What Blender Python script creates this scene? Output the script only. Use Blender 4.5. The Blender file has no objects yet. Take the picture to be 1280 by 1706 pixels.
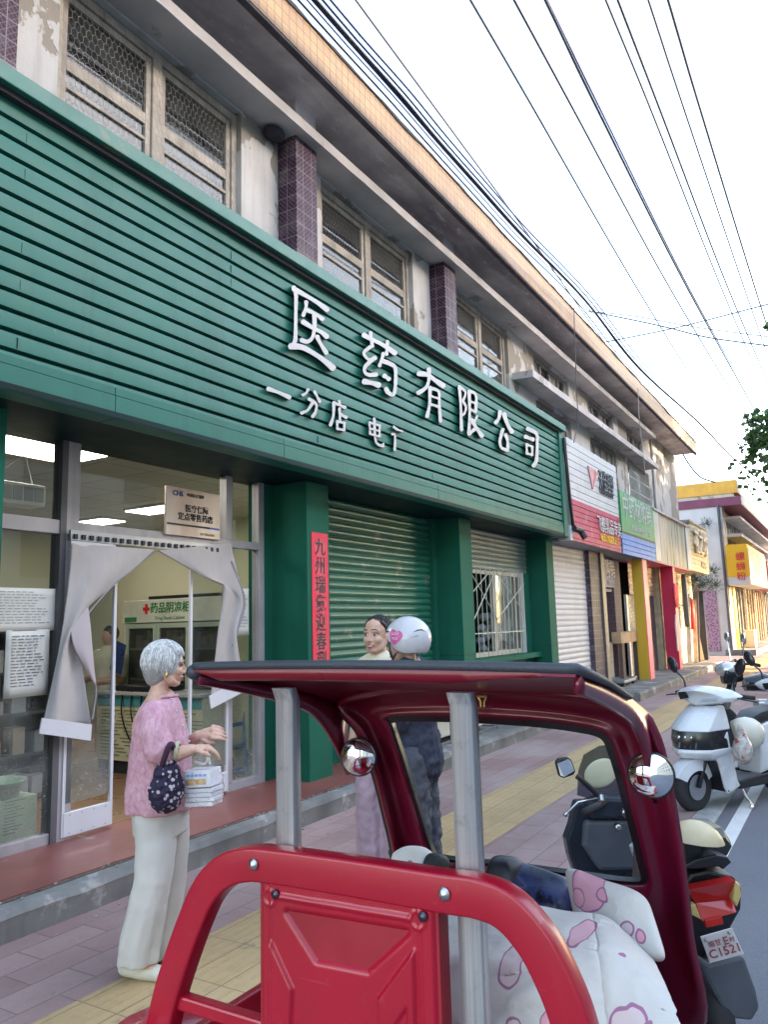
import bpy, bmesh, math, random
from mathutils import Vector, Matrix, noise
random.seed(7)
R_ = math.radians
S = bpy.context.scene
COL = S.collection

# ---------------------------------------------------------------- camera
CW, CH, FPX, EYE = 1280.0, 1706.0, 1282.0, 1.6
CX, CY = CW / 2, CH / 2
AXX = Vector(((1420 - CX) / FPX, (1018 - CY) / FPX, 1.0)).normalized()      # street direction seen in the camera
_u = Vector(((400 - CX) / FPX, (-8000 - CY) / FPX, 1.0))
AXZ = (_u - AXX * _u.dot(AXX)).normalized()
AXY = AXZ.cross(AXX)
if AXY.x > 0: AXY = -AXY
CAM = Vector((0, 0, EYE))
def to_world(c): return Vector((AXX.dot(c), AXY.dot(c), AXZ.dot(c)))
right = to_world(Vector((1, 0, 0))); down = to_world(Vector((0, 1, 0))); fwd = to_world(Vector((0, 0, 1)))
cam = bpy.data.objects.new('camera', bpy.data.cameras.new('camera'))
COL.objects.link(cam)
mw = Matrix.Identity(4)
for i in range(3):
    mw[i][0] = right[i]; mw[i][1] = -down[i]; mw[i][2] = -fwd[i]; mw[i][3] = CAM[i]
cam.matrix_world = mw
cam.data.sensor_fit = 'VERTICAL'; cam.data.sensor_height = 36; cam.data.lens = FPX / CH * 36
cam.data.clip_start = 0.05; cam.data.clip_end = 3000
S.camera = cam

# ---------------------------------------------------------------- light
SUN_EL, SUN_AZ = R_(15), (0.36, -0.93)       # direction to the sun on the ground (x, y)
W = bpy.data.worlds.new('World'); S.world = W; W.use_nodes = True
wn = W.node_tree
sky = wn.nodes.new('ShaderNodeTexSky'); sky.sky_type = 'NISHITA'; sky.sun_disc = False
sky.sun_elevation = SUN_EL; sky.sun_rotation = math.atan2(SUN_AZ[0], SUN_AZ[1])
sky.air_density = 1.0; sky.dust_density = 1.2; sky.ozone_density = 0.9
wn.links.new(sky.outputs[0], wn.nodes['Background'].inputs[0])
wn.nodes['Background'].inputs[1].default_value = 0.15
sun = bpy.data.objects.new('sun', bpy.data.lights.new('sun', 'SUN')); COL.objects.link(sun)
sun.data.energy = 2.0; sun.data.angle = R_(0.5); sun.data.color = (1.0, 0.86, 0.68)
h = math.hypot(*SUN_AZ)
tosun = Vector((SUN_AZ[0] / h * math.cos(SUN_EL), SUN_AZ[1] / h * math.cos(SUN_EL), math.sin(SUN_EL)))
sun.rotation_euler = tosun.to_track_quat('Z', 'Y').to_euler()
S.view_settings.view_transform = 'Standard'; S.view_settings.look = 'None'
S.view_settings.exposure = 3.35; S.view_settings.gamma = 1.0
try:
    S.view_settings.use_white_balance = True; S.view_settings.white_balance_temperature = 7350; S.view_settings.white_balance_tint = 14
except Exception: pass
try:
    S.cycles.max_bounces = 8; S.cycles.transparent_max_bounces = 24; S.cycles.use_denoising = True
    S.cycles.caustics_reflective = False; S.cycles.caustics_refractive = False
    S.cycles.sample_clamp_indirect = 8
except Exception: pass

# ---------------------------------------------------------------- measuring: where a sight line meets a real plane
def ray(x, y): return to_world(Vector(((x - CX) / FPX, (y - CY) / FPX, 1.0)))
def pX(x, y, X): d = ray(x, y); return CAM + d * (X / d.x)
def pY(x, y, Y): d = ray(x, y); return CAM + d * (Y / d.y)
def pZ(x, y, Z): d = ray(x, y); return CAM + d * ((Z - EYE) / d.z)
def pD(x, y, D): return CAM + ray(x, y) * D

# ---------------------------------------------------------------- objects
OFF = {}
def tag(o, label, cat, group=None):
    o['label'] = label; o['category'] = cat
    if group: o['group'] = group
    return o
def thing(name, label, cat, loc, group=None, local=False, rot=0.0):
    o = bpy.data.objects.new(name, None); COL.objects.link(o)
    o.empty_display_size = 0.2
    o.location = Vector(loc); o.rotation_euler = (0, 0, rot)
    OFF[o.name] = Vector((0, 0, 0)) if local else -Vector(loc)
    return tag(o, label, cat, group)
def dup(root, delta, label=None, rot=None):
    r = root.copy(); COL.objects.link(r); r.location = root.location + Vector(delta)
    if rot is not None: r.rotation_euler = (0, 0, rot)
    if label: r['label'] = label
    def rec(a, b):
        for c in list(a.children):
            k = c.copy(); COL.objects.link(k); k.parent = b
            rec(c, k)
    rec(root, r)
    return r

class MB:
    def __init__(s): s.v = []; s.f = []
    def add(s, vs, fs):
        o = len(s.v); s.v += [tuple(p) for p in vs]; s.f += [tuple(i + o for i in f) for f in fs]; return s
    def box(s, x0, y0, z0, x1, y1, z1):
        return s.add([(x0, y0, z0), (x1, y0, z0), (x1, y1, z0), (x0, y1, z0), (x0, y0, z1), (x1, y0, z1), (x1, y1, z1), (x0, y1, z1)],
                     [(0, 3, 2, 1), (4, 5, 6, 7), (0, 1, 5, 4), (1, 2, 6, 5), (2, 3, 7, 6), (3, 0, 4, 7)])
    def obox(s, c, a, b, d):                       # centre and three half-axis vectors
        c, a, b, d = map(Vector, (c, a, b, d))
        vs = [c + a * i + b * j + d * k for k in (-1, 1) for (i, j) in ((-1, -1), (1, -1), (1, 1), (-1, 1))]
        return s.add(vs, [(0, 3, 2, 1), (4, 5, 6, 7), (0, 1, 5, 4), (1, 2, 6, 5), (2, 3, 7, 6), (3, 0, 4, 7)])
    def bar(s, p, q, w, t, up=(0, 0, 1)):          # a square bar from p to q
        p, q = Vector(p), Vector(q); d = (q - p); L = d.length; d.normalize()
        u = Vector(up); 
        if abs(u.dot(d)) > .95: u = Vector((0, 1, 0))
        sd = d.cross(u).normalized(); u = sd.cross(d).normalized()
        return s.obox((p + q) / 2, d * L / 2, sd * w / 2, u * t / 2)
    def prism(s, pts, vec):
        n = len(pts); vec = Vector(vec); a = [Vector(p) for p in pts]
        return s.add(a + [p + vec for p in a], [tuple(range(n - 1, -1, -1)), tuple(range(n, 2 * n))] + [(i, (i + 1) % n, n + (i + 1) % n, n + i) for i in range(n)])
    def tube(s, path, r, seg=8, cap=True):
        P = [Vector(p) for p in path]; n = len(P)
        if not isinstance(r, (list, tuple)): r = [r] * n
        u = None; vs = []; fs = []
        for i in range(n):
            d = (P[min(i + 1, n - 1)] - P[max(i - 1, 0)])
            if d.length < 1e-9: d = Vector((0, 0, 1))
            d.normalize()
            if u is None:
                u = d.orthogonal().normalized()
            u = (u - d * u.dot(d)); 
            if u.length < 1e-6: u = d.orthogonal()
            u.normalize(); w = d.cross(u)
            for k in range(seg):
                a = 2 * math.pi * k / seg
                vs.append(P[i] + (u * math.cos(a) + w * math.sin(a)) * r[i])
        for i in range(n - 1):
            for k in range(seg):
                a, b = i * seg + k, i * seg + (k + 1) % seg
                fs.append((a, b, b + seg, a + seg))
        if cap: fs += [tuple(range(seg - 1, -1, -1)), tuple(range((n - 1) * seg, n * seg))]
        return s.add(vs, fs)
    def sweep(s, path, prof, side, closed=False):   # prof: (across, along 'side') pairs, swept in the plane whose normal is 'side'
        P = [Vector(p) for p in path]; n = len(P); side = Vector(side).normalized(); m = len(prof); vs = []; fs = []
        for i in range(n):
            a = P[(i - 1) % n] if closed else P[max(i - 1, 0)]; b = P[(i + 1) % n] if closed else P[min(i + 1, n - 1)]
            d = (b - a).normalized(); nrm = side.cross(d).normalized()
            for (p, q) in prof: vs.append(P[i] + nrm * p + side * q)
        for i in range(n if closed else n - 1):
            for k in range(m):
                a, b = i * m + k, i * m + (k + 1) % m; j = ((i + 1) % n) * m
                fs.append((a, b, j + (k + 1) % m, j + k))
        if not closed: fs += [tuple(range(m - 1, -1, -1)), tuple(range((n - 1) * m, n * m))]
        return s.add(vs, fs)
    def lathe(s, c, axis, prof, seg=24, u=None):
        c, ax = Vector(c), Vector(axis).normalized(); u = Vector(u) if u else ax.orthogonal(); u = (u - ax * u.dot(ax)).normalized(); w = ax.cross(u)
        vs = []; fs = []; m = len(prof)
        for (r, hh) in prof:
            for k in range(seg):
                a = 2 * math.pi * k / seg
                vs.append(c + ax * hh + (u * math.cos(a) + w * math.sin(a)) * r)
        for i in range(m - 1):
            for k in range(seg):
                a, b = i * seg + k, i * seg + (k + 1) % seg
                fs.append((a, b, b + seg, a + seg))
        if prof[0][0] > 1e-6: fs.append(tuple(range(seg - 1, -1, -1)))
        if prof[-1][0] > 1e-6: fs.append(tuple(range((m - 1) * seg, m * seg)))
        return s.add(vs, fs)
    def grid(s, fn, nu, nv):
        vs = [fn(i / nu, j / nv) for j in range(nv + 1) for i in range(nu + 1)]
        return s.add(vs, [(j * (nu + 1) + i, j * (nu + 1) + i + 1, (j + 1) * (nu + 1) + i + 1, (j + 1) * (nu + 1) + i) for j in range(nv) for i in range(nu)])
    def loft(s, rings, cap=True):
        m = len(rings[0]); vs = [p for r in rings for p in r]; fs = []
        for i in range(len(rings) - 1):
            for k in range(m):
                a, b = i * m + k, i * m + (k + 1) % m
                fs.append((a, b, b + m, a + m))
        if cap: fs += [tuple(range(m - 1, -1, -1)), tuple(range((len(rings) - 1) * m, len(rings) * m))]
        return s.add(vs, fs)
    def ball(s, c, r, ax=None, seg=16, rings=10):   # ellipsoid; r a number or three, ax three axis vectors
        c = Vector(c); r = (r, r, r) if not isinstance(r, (list, tuple)) else r
        ax = ax or (Vector((1, 0, 0)), Vector((0, 1, 0)), Vector((0, 0, 1)))
        vs = [c + ax[2] * r[2]]; fs = []
        for i in range(1, rings):
            t = math.pi * i / rings
            for k in range(seg):
                a = 2 * math.pi * k / seg
                vs.append(c + ax[0] * (r[0] * math.sin(t) * math.cos(a)) + ax[1] * (r[1] * math.sin(t) * math.sin(a)) + ax[2] * (r[2] * math.cos(t)))
        vs.append(c - ax[2] * r[2]); L = len(vs) - 1
        for k in range(seg): fs.append((0, 1 + k, 1 + (k + 1) % seg))
        for i in range(rings - 2):
            for k in range(seg):
                a, b = 1 + i * seg + k, 1 + i * seg + (k + 1) % seg
                fs.append((a, a + seg, b + seg, b))
        o = 1 + (rings - 2) * seg
        for k in range(seg): fs.append((L, o + (k + 1) % seg, o + k))
        return s.add(vs, fs)
    def cap(s, p, r0, q, r1, n=6):                  # a tapered capsule
        p, q = Vector(p), Vector(q)
        for i in range(n + 1):
            t = i / n; s.ball(p.lerp(q, t), r0 + (r1 - r0) * t, seg=12, rings=8)
        d = q - p
        if d.length > 1e-5: s.tube([p, q], [r0, r1], 12)
        return s
    def limb(s, pts):                               # [(point, radius), ...]
        for (a, ra), (b, rb) in zip(pts, pts[1:]): s.cap(a, ra, b, rb)
        return s
    def build(s, name, mat, parent=None, smooth=False, bevel=0, solid=0, sub=0, remesh=0, soft=0, label=None, recalc=True, angle=None):
        me = bpy.data.meshes.new(name); me.from_pydata(s.v, [], s.f); me.validate()
        if recalc:
            b = bmesh.new(); b.from_mesh(me); bmesh.ops.recalc_face_normals(b, faces=b.faces); b.to_mesh(me); b.free()
        if mat: me.materials.append(mat)
        o = bpy.data.objects.new(name, me); COL.objects.link(o)
        if parent:
            o.parent = parent
            if parent.type == 'EMPTY': o.location = OFF.get(parent.name, Vector((0, 0, 0)))
        if solid:
            m = o.modifiers.new('thickness', 'SOLIDIFY'); m.thickness = solid; m.offset = 0
        if bevel:
            m = o.modifiers.new('bevel', 'BEVEL'); m.width = bevel; m.segments = 2; m.limit_method = 'ANGLE'; m.angle_limit = R_(40)
        if remesh:
            m = o.modifiers.new('remesh', 'REMESH'); m.mode = 'VOXEL'; m.voxel_size = remesh; m.use_smooth_shade = True
        if soft:
            m = o.modifiers.new('soft', 'SMOOTH'); m.factor = .5; m.iterations = soft
        if sub:
            m = o.modifiers.new('sub', 'SUBSURF'); m.levels = sub; m.render_levels = sub
        if smooth or sub or remesh:
            me.shade_smooth()
            if angle: me.set_sharp_from_angle(angle=R_(angle))
        if label: o['label'] = label
        return o
def structure(o): o['kind'] = 'structure'; return o
def stuff(o): o['kind'] = 'stuff'; return o

def spline(pts, n=8):                               # Catmull-Rom through the points
    P = [Vector(p) for p in pts]
    if len(P) < 3: return P
    out = []
    for i in range(len(P) - 1):
        a, b, c, d = P[max(i - 1, 0)], P[i], P[i + 1], P[min(i + 2, len(P) - 1)]
        for k in range(n):
            t = k / n
            out.append(.5 * ((2 * b) + (c - a) * t + (2 * a - 5 * b + 4 * c - d) * t * t + (3 * b - a - 3 * c + d) * t ** 3))
    out.append(P[-1]); return out

def text(name, s, mat, parent, origin, xdir, updir, size, extrude=.002, bold=0.0, align='CENTER', stretch=1.0):
    cu = bpy.data.curves.new(name, 'FONT'); cu.body = s; cu.size = size; cu.extrude = extrude; cu.offset = bold * size
    cu.align_x = align; cu.align_y = 'CENTER'; cu.resolution_u = 3
    o = bpy.data.objects.new(name, cu); COL.objects.link(o)
    dg = bpy.context.evaluated_depsgraph_get()
    me = bpy.data.meshes.new_from_object(o.evaluated_get(dg))
    bpy.data.objects.remove(o); bpy.data.curves.remove(cu)
    xd, ud = Vector(xdir).normalized(), Vector(updir).normalized(); nd = xd.cross(ud)
    m = Matrix.Identity(4)
    for i in range(3): m[i][0] = xd[i] * stretch; m[i][1] = ud[i]; m[i][2] = nd[i]; m[i][3] = origin[i]
    me.transform(m); me.materials.clear(); me.materials.append(mat); me.name = name
    k = bpy.data.objects.new(name, me); COL.objects.link(k)
    if parent:
        k.parent = parent
        if parent.type == 'EMPTY': k.location = OFF.get(parent.name, Vector((0, 0, 0)))
    return k

# ---------------------------------------------------------------- materials
def srgb(r, g, b):
    f = lambda c: (c / 255 / 12.92) if c / 255 <= .04045 else ((c / 255 + .055) / 1.055) ** 2.4
    return (f(r), f(g), f(b), 1)
class Mat:
    def __init__(s, name):
        s.m = bpy.data.materials.new(name); s.m.use_nodes = True; s.t = s.m.node_tree
        s.b = s.t.nodes['Principled BSDF']; s.out = s.t.nodes['Material Output']; s._c = None
    def n(s, kind, **k):
        x = s.t.nodes.new('ShaderNode' + kind)
        for a, b in k.items(): setattr(x, a, b)
        return x
    def l(s, a, b): s.t.links.new(a, b); return s
    def put(s, sock, val):
        if hasattr(val, 'is_output') or hasattr(val, 'links'): s.t.links.new(val, sock)
        else: sock.default_value = val
    def co(s):
        if not s._c: s._c = s.n('TexCoord').outputs['Object']
        return s._c
    def scaled(s, sc, loc=(0, 0, 0)):
        m = s.n('Mapping'); s.l(s.co(), m.inputs['Vector']); m.inputs['Scale'].default_value = sc; m.inputs['Location'].default_value = loc
        return m.outputs[0]
    def flat(s, a='x', b='z'):                     # two coordinates of a wall laid out as a plane
        q = s.n('SeparateXYZ'); s.l(s.co(), q.inputs[0]); c = s.n('CombineXYZ')
        i = {'x': 0, 'y': 1, 'z': 2}
        s.l(q.outputs[i[a]], c.inputs[0]); s.l(q.outputs[i[b]], c.inputs[1]); return c.outputs[0]
    def noise(s, scale, detail=4, rough=.55, vec=None, dist=0):
        x = s.n('TexNoise'); x.inputs['Scale'].default_value = scale; x.inputs['Detail'].default_value = detail; x.inputs['Roughness'].default_value = rough
        x.inputs['Distortion'].default_value = dist
        s.l(vec or s.co(), x.inputs['Vector']); return x.outputs['Fac']
    def ramp(s, fac, lo, hi):
        x = s.n('MapRange'); x.inputs['From Min'].default_value = lo; x.inputs['From Max'].default_value = hi; x.clamp = True
        s.l(fac, x.inputs['Value']); return x.outputs[0]
    def mix(s, fac, a, b, mode='MIX'):
        x = s.n('Mix', data_type='RGBA', blend_type=mode)
        s.put(x.inputs[0], fac); s.put(x.inputs[6], a); s.put(x.inputs[7], b); return x.outputs[2]
    def math(s, op, a, b=0.0):
        x = s.n('Math', operation=op); s.put(x.inputs[0], a); s.put(x.inputs[1], b); return x.outputs[0]
    def bump(s, hgt, strength=.3, dist=.01):
        x = s.n('Bump'); x.inputs['Strength'].default_value = strength; x.inputs['Distance'].default_value = dist
        s.l(hgt, x.inputs['Height'])
        prev = s.b.inputs['Normal'].links
        if prev: s.l(prev[0].from_socket, x.inputs['Normal'])
        s.l(x.outputs[0], s.b.inputs['Normal']); return s
    def set(s, color=None, rough=None, metal=None, spec=None, coat=None):
        if color is not None: s.put(s.b.inputs['Base Color'], color)
        if rough is not None: s.put(s.b.inputs['Roughness'], rough)
        if metal is not None: s.b.inputs['Metallic'].default_value = metal
        if spec is not None: s.b.inputs['Specular IOR Level'].default_value = spec
        if coat is not None: s.b.inputs['Coat Weight'].default_value = coat; s.b.inputs['Coat Roughness'].default_value = .06
        return s
def dk(c, k): return (c[0] * k, c[1] * k, c[2] * k, 1)
def plain(name, c, rough=.5, metal=0, var=.18, scale=3.0, bump=.0, bscale=80, streak=0, col2=None, spots=None, coat=None, spec=None):
    m = Mat(name); v = m.noise(scale, 5)
    a = m.mix(m.ramp(v, .3, .7), dk(c, 1 - var), col2 or dk(c, 1 + var))
    if streak:
        st = m.noise(1.0, 4, .6, m.scaled((9, 9, .55)))
        a = m.mix(m.math('MULTIPLY', m.ramp(st, .5, .78), streak), a, dk(c, .32))
    if spots:                                       # (colour, scale, threshold)
        a = m.mix(m.ramp(m.noise(spots[1], 6, .6), spots[2], spots[2] + .04), a, spots[0])
    rr = m.math('ADD', m.math('MULTIPLY', m.noise(scale * 4, 3), .22), rough - .11)
    m.set(a, rr, metal, spec, coat)
    if bump: m.bump(m.noise(bscale, 4), bump, .004)
    return m.m
def emitter(name, c, strength):
    m = Mat(name); m.b.inputs['Base Color'].default_value = (.8, .8, .8, 1)
    m.b.inputs['Emission Color'].default_value = c; m.b.inputs['Emission Strength'].default_value = strength; return m.m
def glass(name, tint=(.93, .96, .95, 1), rough=.015, dust=0.0, dust_z=None, refl=1.5, dustcol=(.62, .62, .58, 1)):
    m = Mat(name); tr = m.n('BsdfTransparent'); tr.inputs[0].default_value = tint
    gl = m.n('BsdfGlossy'); gl.inputs['Roughness'].default_value = rough; gl.inputs['Color'].default_value = (1, 1, 1, 1)
    ge = m.n('NewGeometry'); dt = m.n('VectorMath', operation='DOT_PRODUCT'); m.l(ge.outputs['Normal'], dt.inputs[0]); m.l(ge.outputs['Incoming'], dt.inputs[1])
    cs = m.math('SUBTRACT', 1.0, m.math('ABSOLUTE', dt.outputs['Value'])); f0 = ((refl - 1) / (refl + 1)) ** 2
    fre = m.math('ADD', f0, m.math('MULTIPLY', m.math('POWER', cs, 5.0), 1 - f0))
    mx = m.n('MixShader'); m.l(fre, mx.inputs[0]); m.l(tr.outputs[0], mx.inputs[1]); m.l(gl.outputs[0], mx.inputs[2])
    last = mx.outputs[0]
    if dust:
        df = m.n('BsdfDiffuse'); df.inputs[0].default_value = dustcol
        sp = m.ramp(m.noise(70, 3, .7), .58, .72); hz = m.math('MULTIPLY', m.ramp(m.noise(2.2, 4), .35, .8), .35)
        f = m.math('MULTIPLY', m.math('ADD', sp, hz), dust)
        if dust_z:
            q = m.n('SeparateXYZ'); m.l(m.co(), q.inputs[0])
            zf = m.n('MapRange'); zf.inputs['From Min'].default_value = dust_z[1]; zf.inputs['From Max'].default_value = dust_z[0]; zf.clamp = True; m.l(q.outputs[2], zf.inputs[0])
            f = m.math('MULTIPLY', f, zf.outputs[0])
        m2 = m.n('MixShader'); m.l(f, m2.inputs[0]); m.l(last, m2.inputs[1]); m.l(df.outputs[0], m2.inputs[2]); last = m2.outputs[0]
    m.l(last, m.out.inputs[0]); return m.m
def tiles(name, c, grout, w, hgt, axes=('x', 'z'), offset=0.0, mortar=.004, rough=.4, bump=.4, var=.15, dirt=.4):
    m = Mat(name); b = m.n('TexBrick'); m.l(m.flat(*axes), b.inputs['Vector']); b.offset = offset
    b.inputs['Scale'].default_value = 1; b.inputs['Brick Width'].default_value = w; b.inputs['Row Height'].default_value = hgt; b.inputs['Mortar Size'].default_value = mortar
    b.inputs['Color1'].default_value = dk(c, 1 - var); b.inputs['Color2'].default_value = dk(c, 1 + var); b.inputs['Mortar'].default_value = grout; b.inputs['Bias'].default_value = 0
    a = m.mix(m.math('MULTIPLY', m.ramp(m.noise(1.1, 6, .65), .48, .72), dirt), b.outputs['Color'], dk(c, .45))
    m.set(a, rough); 
    inv = m.math('SUBTRACT', 1.0, b.outputs['Fac']); m.bump(inv, bump, .004); return m.m

WHITE = plain('white_paint', (.5, .5, .52, 1), .45, var=.06)
BLACKP = plain('black_plastic', (.012, .012, .016, 1), .42, var=.3, bump=.05)
RUBBER = plain('black_rubber', (.016, .016, .018, 1), .75, var=.3, bump=.2)
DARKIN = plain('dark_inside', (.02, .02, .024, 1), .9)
CHROME = plain('chrome', (.78, .78, .8, 1), .08, 1.0, var=.03)
STEEL = plain('steel', (.5, .5, .52, 1), .32, 1.0, var=.1)
INK = plain('ink', (.02, .02, .025, 1), .6)
PAPER = plain('paper', (.7, .7, .66, 1), .8, var=.04)
def flat_sum(m, k=1.0):                              # wraps a tile pattern round the corner of a pillar
    q = m.n('SeparateXYZ'); m.l(m.co(), q.inputs[0]); c = m.n('CombineXYZ')
    m.l(m.math('ADD', q.outputs[0], q.outputs[1]), c.inputs[0]); m.l(q.outputs[2], c.inputs[1]); return c.outputs[0]

# ================================================================ GROUND
def paver(name, c1, c2, grout, w, hgt, mortar, dirtc, bump=.5, offset=.5, dirt=.5, lines=False):
    m = Mat(name); b = m.n('TexBrick'); v = m.flat('x', 'y'); m.l(v, b.inputs['Vector']); b.offset = offset
    for k, x in (('Scale', 1), ('Brick Width', w), ('Row Height', hgt), ('Mortar Size', mortar), ('Bias', 0)): b.inputs[k].default_value = x
    b.inputs['Color1'].default_value = c1; b.inputs['Color2'].default_value = c2; b.inputs['Mortar'].default_value = grout
    a = m.mix(m.math('MULTIPLY', m.ramp(m.noise(.9, 6, .6), .42, .7), dirt), b.outputs['Color'], dirtc)
    a = m.mix(m.math('MULTIPLY', m.ramp(m.noise(14, 5, .7), .5, .75), .4), a, dk(dirtc, .55))
    a = m.mix(m.math('MULTIPLY', m.ramp(m.noise(55, 2, .7), .66, .72), .6), a, (.45, .43, .42, 1))
    a = m.mix(m.math('MULTIPLY', m.ramp(m.noise(.45, 5, .6, m.scaled((1, 1.6, 1), (2, 5, 0))), .5, .68), .5), a, dk(c1, .62)); a = m.mix(m.math('MULTIPLY', m.ramp(m.noise(7, 6, .75, m.scaled((1, 1, 1), (4, 1, 0))), .6, .66), .35), a, dk(dirtc, .4))
    m.set(a, .85); m.bump(m.math('SUBTRACT', 1.0, b.outputs['Fac']), bump, .005); m.bump(m.noise(60, 4), .25, .003)
    if lines:
        wv = m.n('TexWave', wave_type='BANDS', bands_direction='Y'); wv.inputs['Scale'].default_value = 5.2; m.l(m.co(), wv.inputs['Vector'])
        m.bump(m.ramp(wv.outputs['Fac'], .45, .75), .3, .005)
    return m.m
EARTH = plain('earth', (.12, .1, .08, 1), .9, bump=.4, bscale=6)
asph = Mat('asphalt')
a_ = asph.mix(asph.ramp(asph.noise(.35, 5), .35, .7), (.115, .122, .145, 1), (.165, .17, .19, 1))
a_ = asph.mix(asph.math('MULTIPLY', asph.ramp(asph.noise(240, 2), .62, .7), .7), a_, (.36, .36, .38, 1))
a_ = asph.mix(asph.math('MULTIPLY', asph.ramp(asph.noise(170, 2), .6, .7), .7), a_, (.05, .052, .06, 1))
asph.set(a_, .85); asph.bump(asph.noise(220, 3, .7), .6, .006); ASPHALT = asph.m
MAUVE = paver('mauve_paver', (.28, .165, .155, 1), (.36, .235, .22, 1), (.19, .13, .125, 1), .4, .2, .005, (.42, .345, .32, 1))
TACT = paver('yellow_tactile_paver', (.47, .315, .15, 1), (.52, .355, .18, 1), (.28, .19, .1, 1), .4, .2167, .004, (.42, .31, .19, 1), lines=True, offset=0, dirt=.35)
KERB = plain('kerb_concrete', (.34, .34, .33, 1), .85, bump=.5, bscale=30, var=.2, scale=5, spots=((.2, .2, .2, 1), 6, .62))
PAINT = plain('road_paint', (.62, .62, .6, 1), .75, var=.1, spots=((.2, .2, .21, 1), 30, .66), bump=.3, bscale=150)
structure(MB().box(-300, -300, -.3, 600, 300, -.08).build('ground', EARTH))
structure(MB().box(-60, -11, -.2, 220, 1.08, -.02).build('road', ASPHALT))
structure(MB().box(-60, 1.08, -.2, 220, 1.26, 0.0).build('kerb', KERB, bevel=.012))
m_ = MB(); m_.box(-60, 1.26, -.2, 220, 2.42, 0); m_.box(-60, 3.07, -.2, 220, 12, 0); structure(m_.build('pavement', MAUVE))
structure(MB().box(-60, 2.42, -.2, 220, 3.07, .004).build('tactile_strip', TACT))
a = pZ(1217, 1370, -.016); b = pZ(1243, 1326, -.016)
ld = Vector((b.x - a.x, b.y - a.y, 0)).normalized()
ln = Vector((-ld.y, ld.x, 0))
w_ = abs((pZ(1256, 1343, -.016) - a).dot(ln))
p0, p1 = Vector((a.x, a.y, -.02)) - ld * 1.6, Vector((a.x, a.y, -.02)) + ld * 1.9
sg = 1 if (pZ(1256, 1343, -.016) - a).dot(ln) > 0 else -1
structure(MB().prism([p0, p1, p1 + ln * w_ * sg, p0 + ln * w_ * sg], (0, 0, .004)).build('road_marking', PAINT))

# shop step
STEPC = plain('worn_concrete', (.175, .172, .165, 1), .85, bump=.9, bscale=14, var=.35, scale=3, streak=.35, spots=((.33, .315, .3, 1), 3, .58))
REDT = plain('red_step_tile', (.225, .07, .06, 1), .38, var=.2, scale=1.6, spots=((.33, .27, .24, 1), 2.6, .66), bump=.1)
m_ = MB()
def kerb_profile(x0, x1, nseg=60, yf=3.95, z=.168, back=4.9):
    rings = []
    for i in range(nseg + 1):
        x = x0 + (x1 - x0) * i / nseg
        j = .012 * noise.noise((x * 3, 1, 0)) + .006 * noise.noise((x * 11, 2, 0)); e = .01 * noise.noise((x * 5, 7, 0))
        rings.append([Vector(p) for p in ((x, back, -.05), (x, yf + j, -.05), (x, yf + j * .7 - .005, z * .55), (x, yf + j - .012, z - .045 + e), (x, yf + .012 + j, z - .008 + e * .5), (x, yf + .05, z), (x, yf + .1, z), (x, back, z))])
    return rings
m_.loft(kerb_profile(-2, 15.4, 140))
structure(m_.build('shop_step', STEPC, smooth=True, angle=35))
structure(MB().loft(kerb_profile(15.4, 26.5, 40, 3.62, .17, 6)).build('far_step', STEPC, smooth=True, angle=35))
m_ = MB()
N = 90; top = []
for i in range(N + 1):
    x = -2 + 9.2 * i / N
    top.append((x, 4.075 + .02 * noise.noise((x * 4, 3, 0)) + .012 * noise.noise((x * 14, 5, 0)) + (.25 * max(0, x - 6.3)), .169))
m_.prism([(-2, 4.86, .169)] + top + [(7.2, 4.86, .169)], (0, 0, .012))
structure(m_.build('step_paving', REDT))

m_ = MB(); e1, e2 = [], []
for i in range(161):
    x = -2 + 9.1 * i / 160; c = 4.062 + .012 * noise.noise((x * 3, 1, 4)); w = .014 + .014 * abs(noise.noise((x * 6, 2, 8))); e1.append((x, c - w, .1695)); e2.append((x, c + w, .1695))
m_.prism(e1 + e2[::-1], (0, 0, .004)); structure(m_.build('step_crack', plain('crumbled_mortar', (.1, .08, .065, 1), .95, var=.6, scale=30, bump=1, bscale=60)))
rnd_ = random.Random(6); m_ = MB()
for i in range(150):
    x = rnd_.uniform(1, 7); y = 4.05 + rnd_.gauss(0, .025) if i < 90 else 3.9 - abs(rnd_.gauss(0, .08)); r = rnd_.uniform(.003, .011); m_.ball((x, y, (.173 if i < 90 else 0) + r * .5), (r, r * .8, r * .6), None, 6, 4)
stuff(m_.build('grit', plain('grit_grey', (.3, .28, .25, 1), .9, var=.4, scale=30)))
# ================================================================ MAIN BUILDING
PLAST = Mat('old_plaster')
c_ = PLAST.mix(PLAST.ramp(PLAST.noise(2.5, 6), .3, .7), (.43, .41, .4, 1), (.53, .505, .49, 1))
c_ = PLAST.mix(PLAST.math('MULTIPLY', PLAST.ramp(PLAST.noise(1, 5, .6, PLAST.scaled((7, 7, .5))), .5, .8), .55), c_, (.22, .2, .19, 1))
pt = PLAST.ramp(PLAST.noise(1.15, 6, .55, PLAST.scaled((1, 1, .8), (3.1, 0, .4))), .525, .537)
c_ = PLAST.mix(pt, c_, (.27, .235, .2, 1)); PLAST.set(c_, .9); PLAST.bump(PLAST.math('MULTIPLY', pt, -1), .6, .01); PLAST.bump(PLAST.noise(35, 5), .35, .006); PLASTER = PLAST.m
CONC = Mat('stained_concrete')
c_ = CONC.mix(CONC.ramp(CONC.noise(1.3, 7, .6), .38, .62), (.46, .41, .41, 1), (.74, .69, .67, 1))
c_ = CONC.mix(CONC.ramp(CONC.noise(.55, 5, .6, CONC.scaled((.5, 1.6, 1))), .5, .66), c_, (.25, .215, .24, 1))
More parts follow.
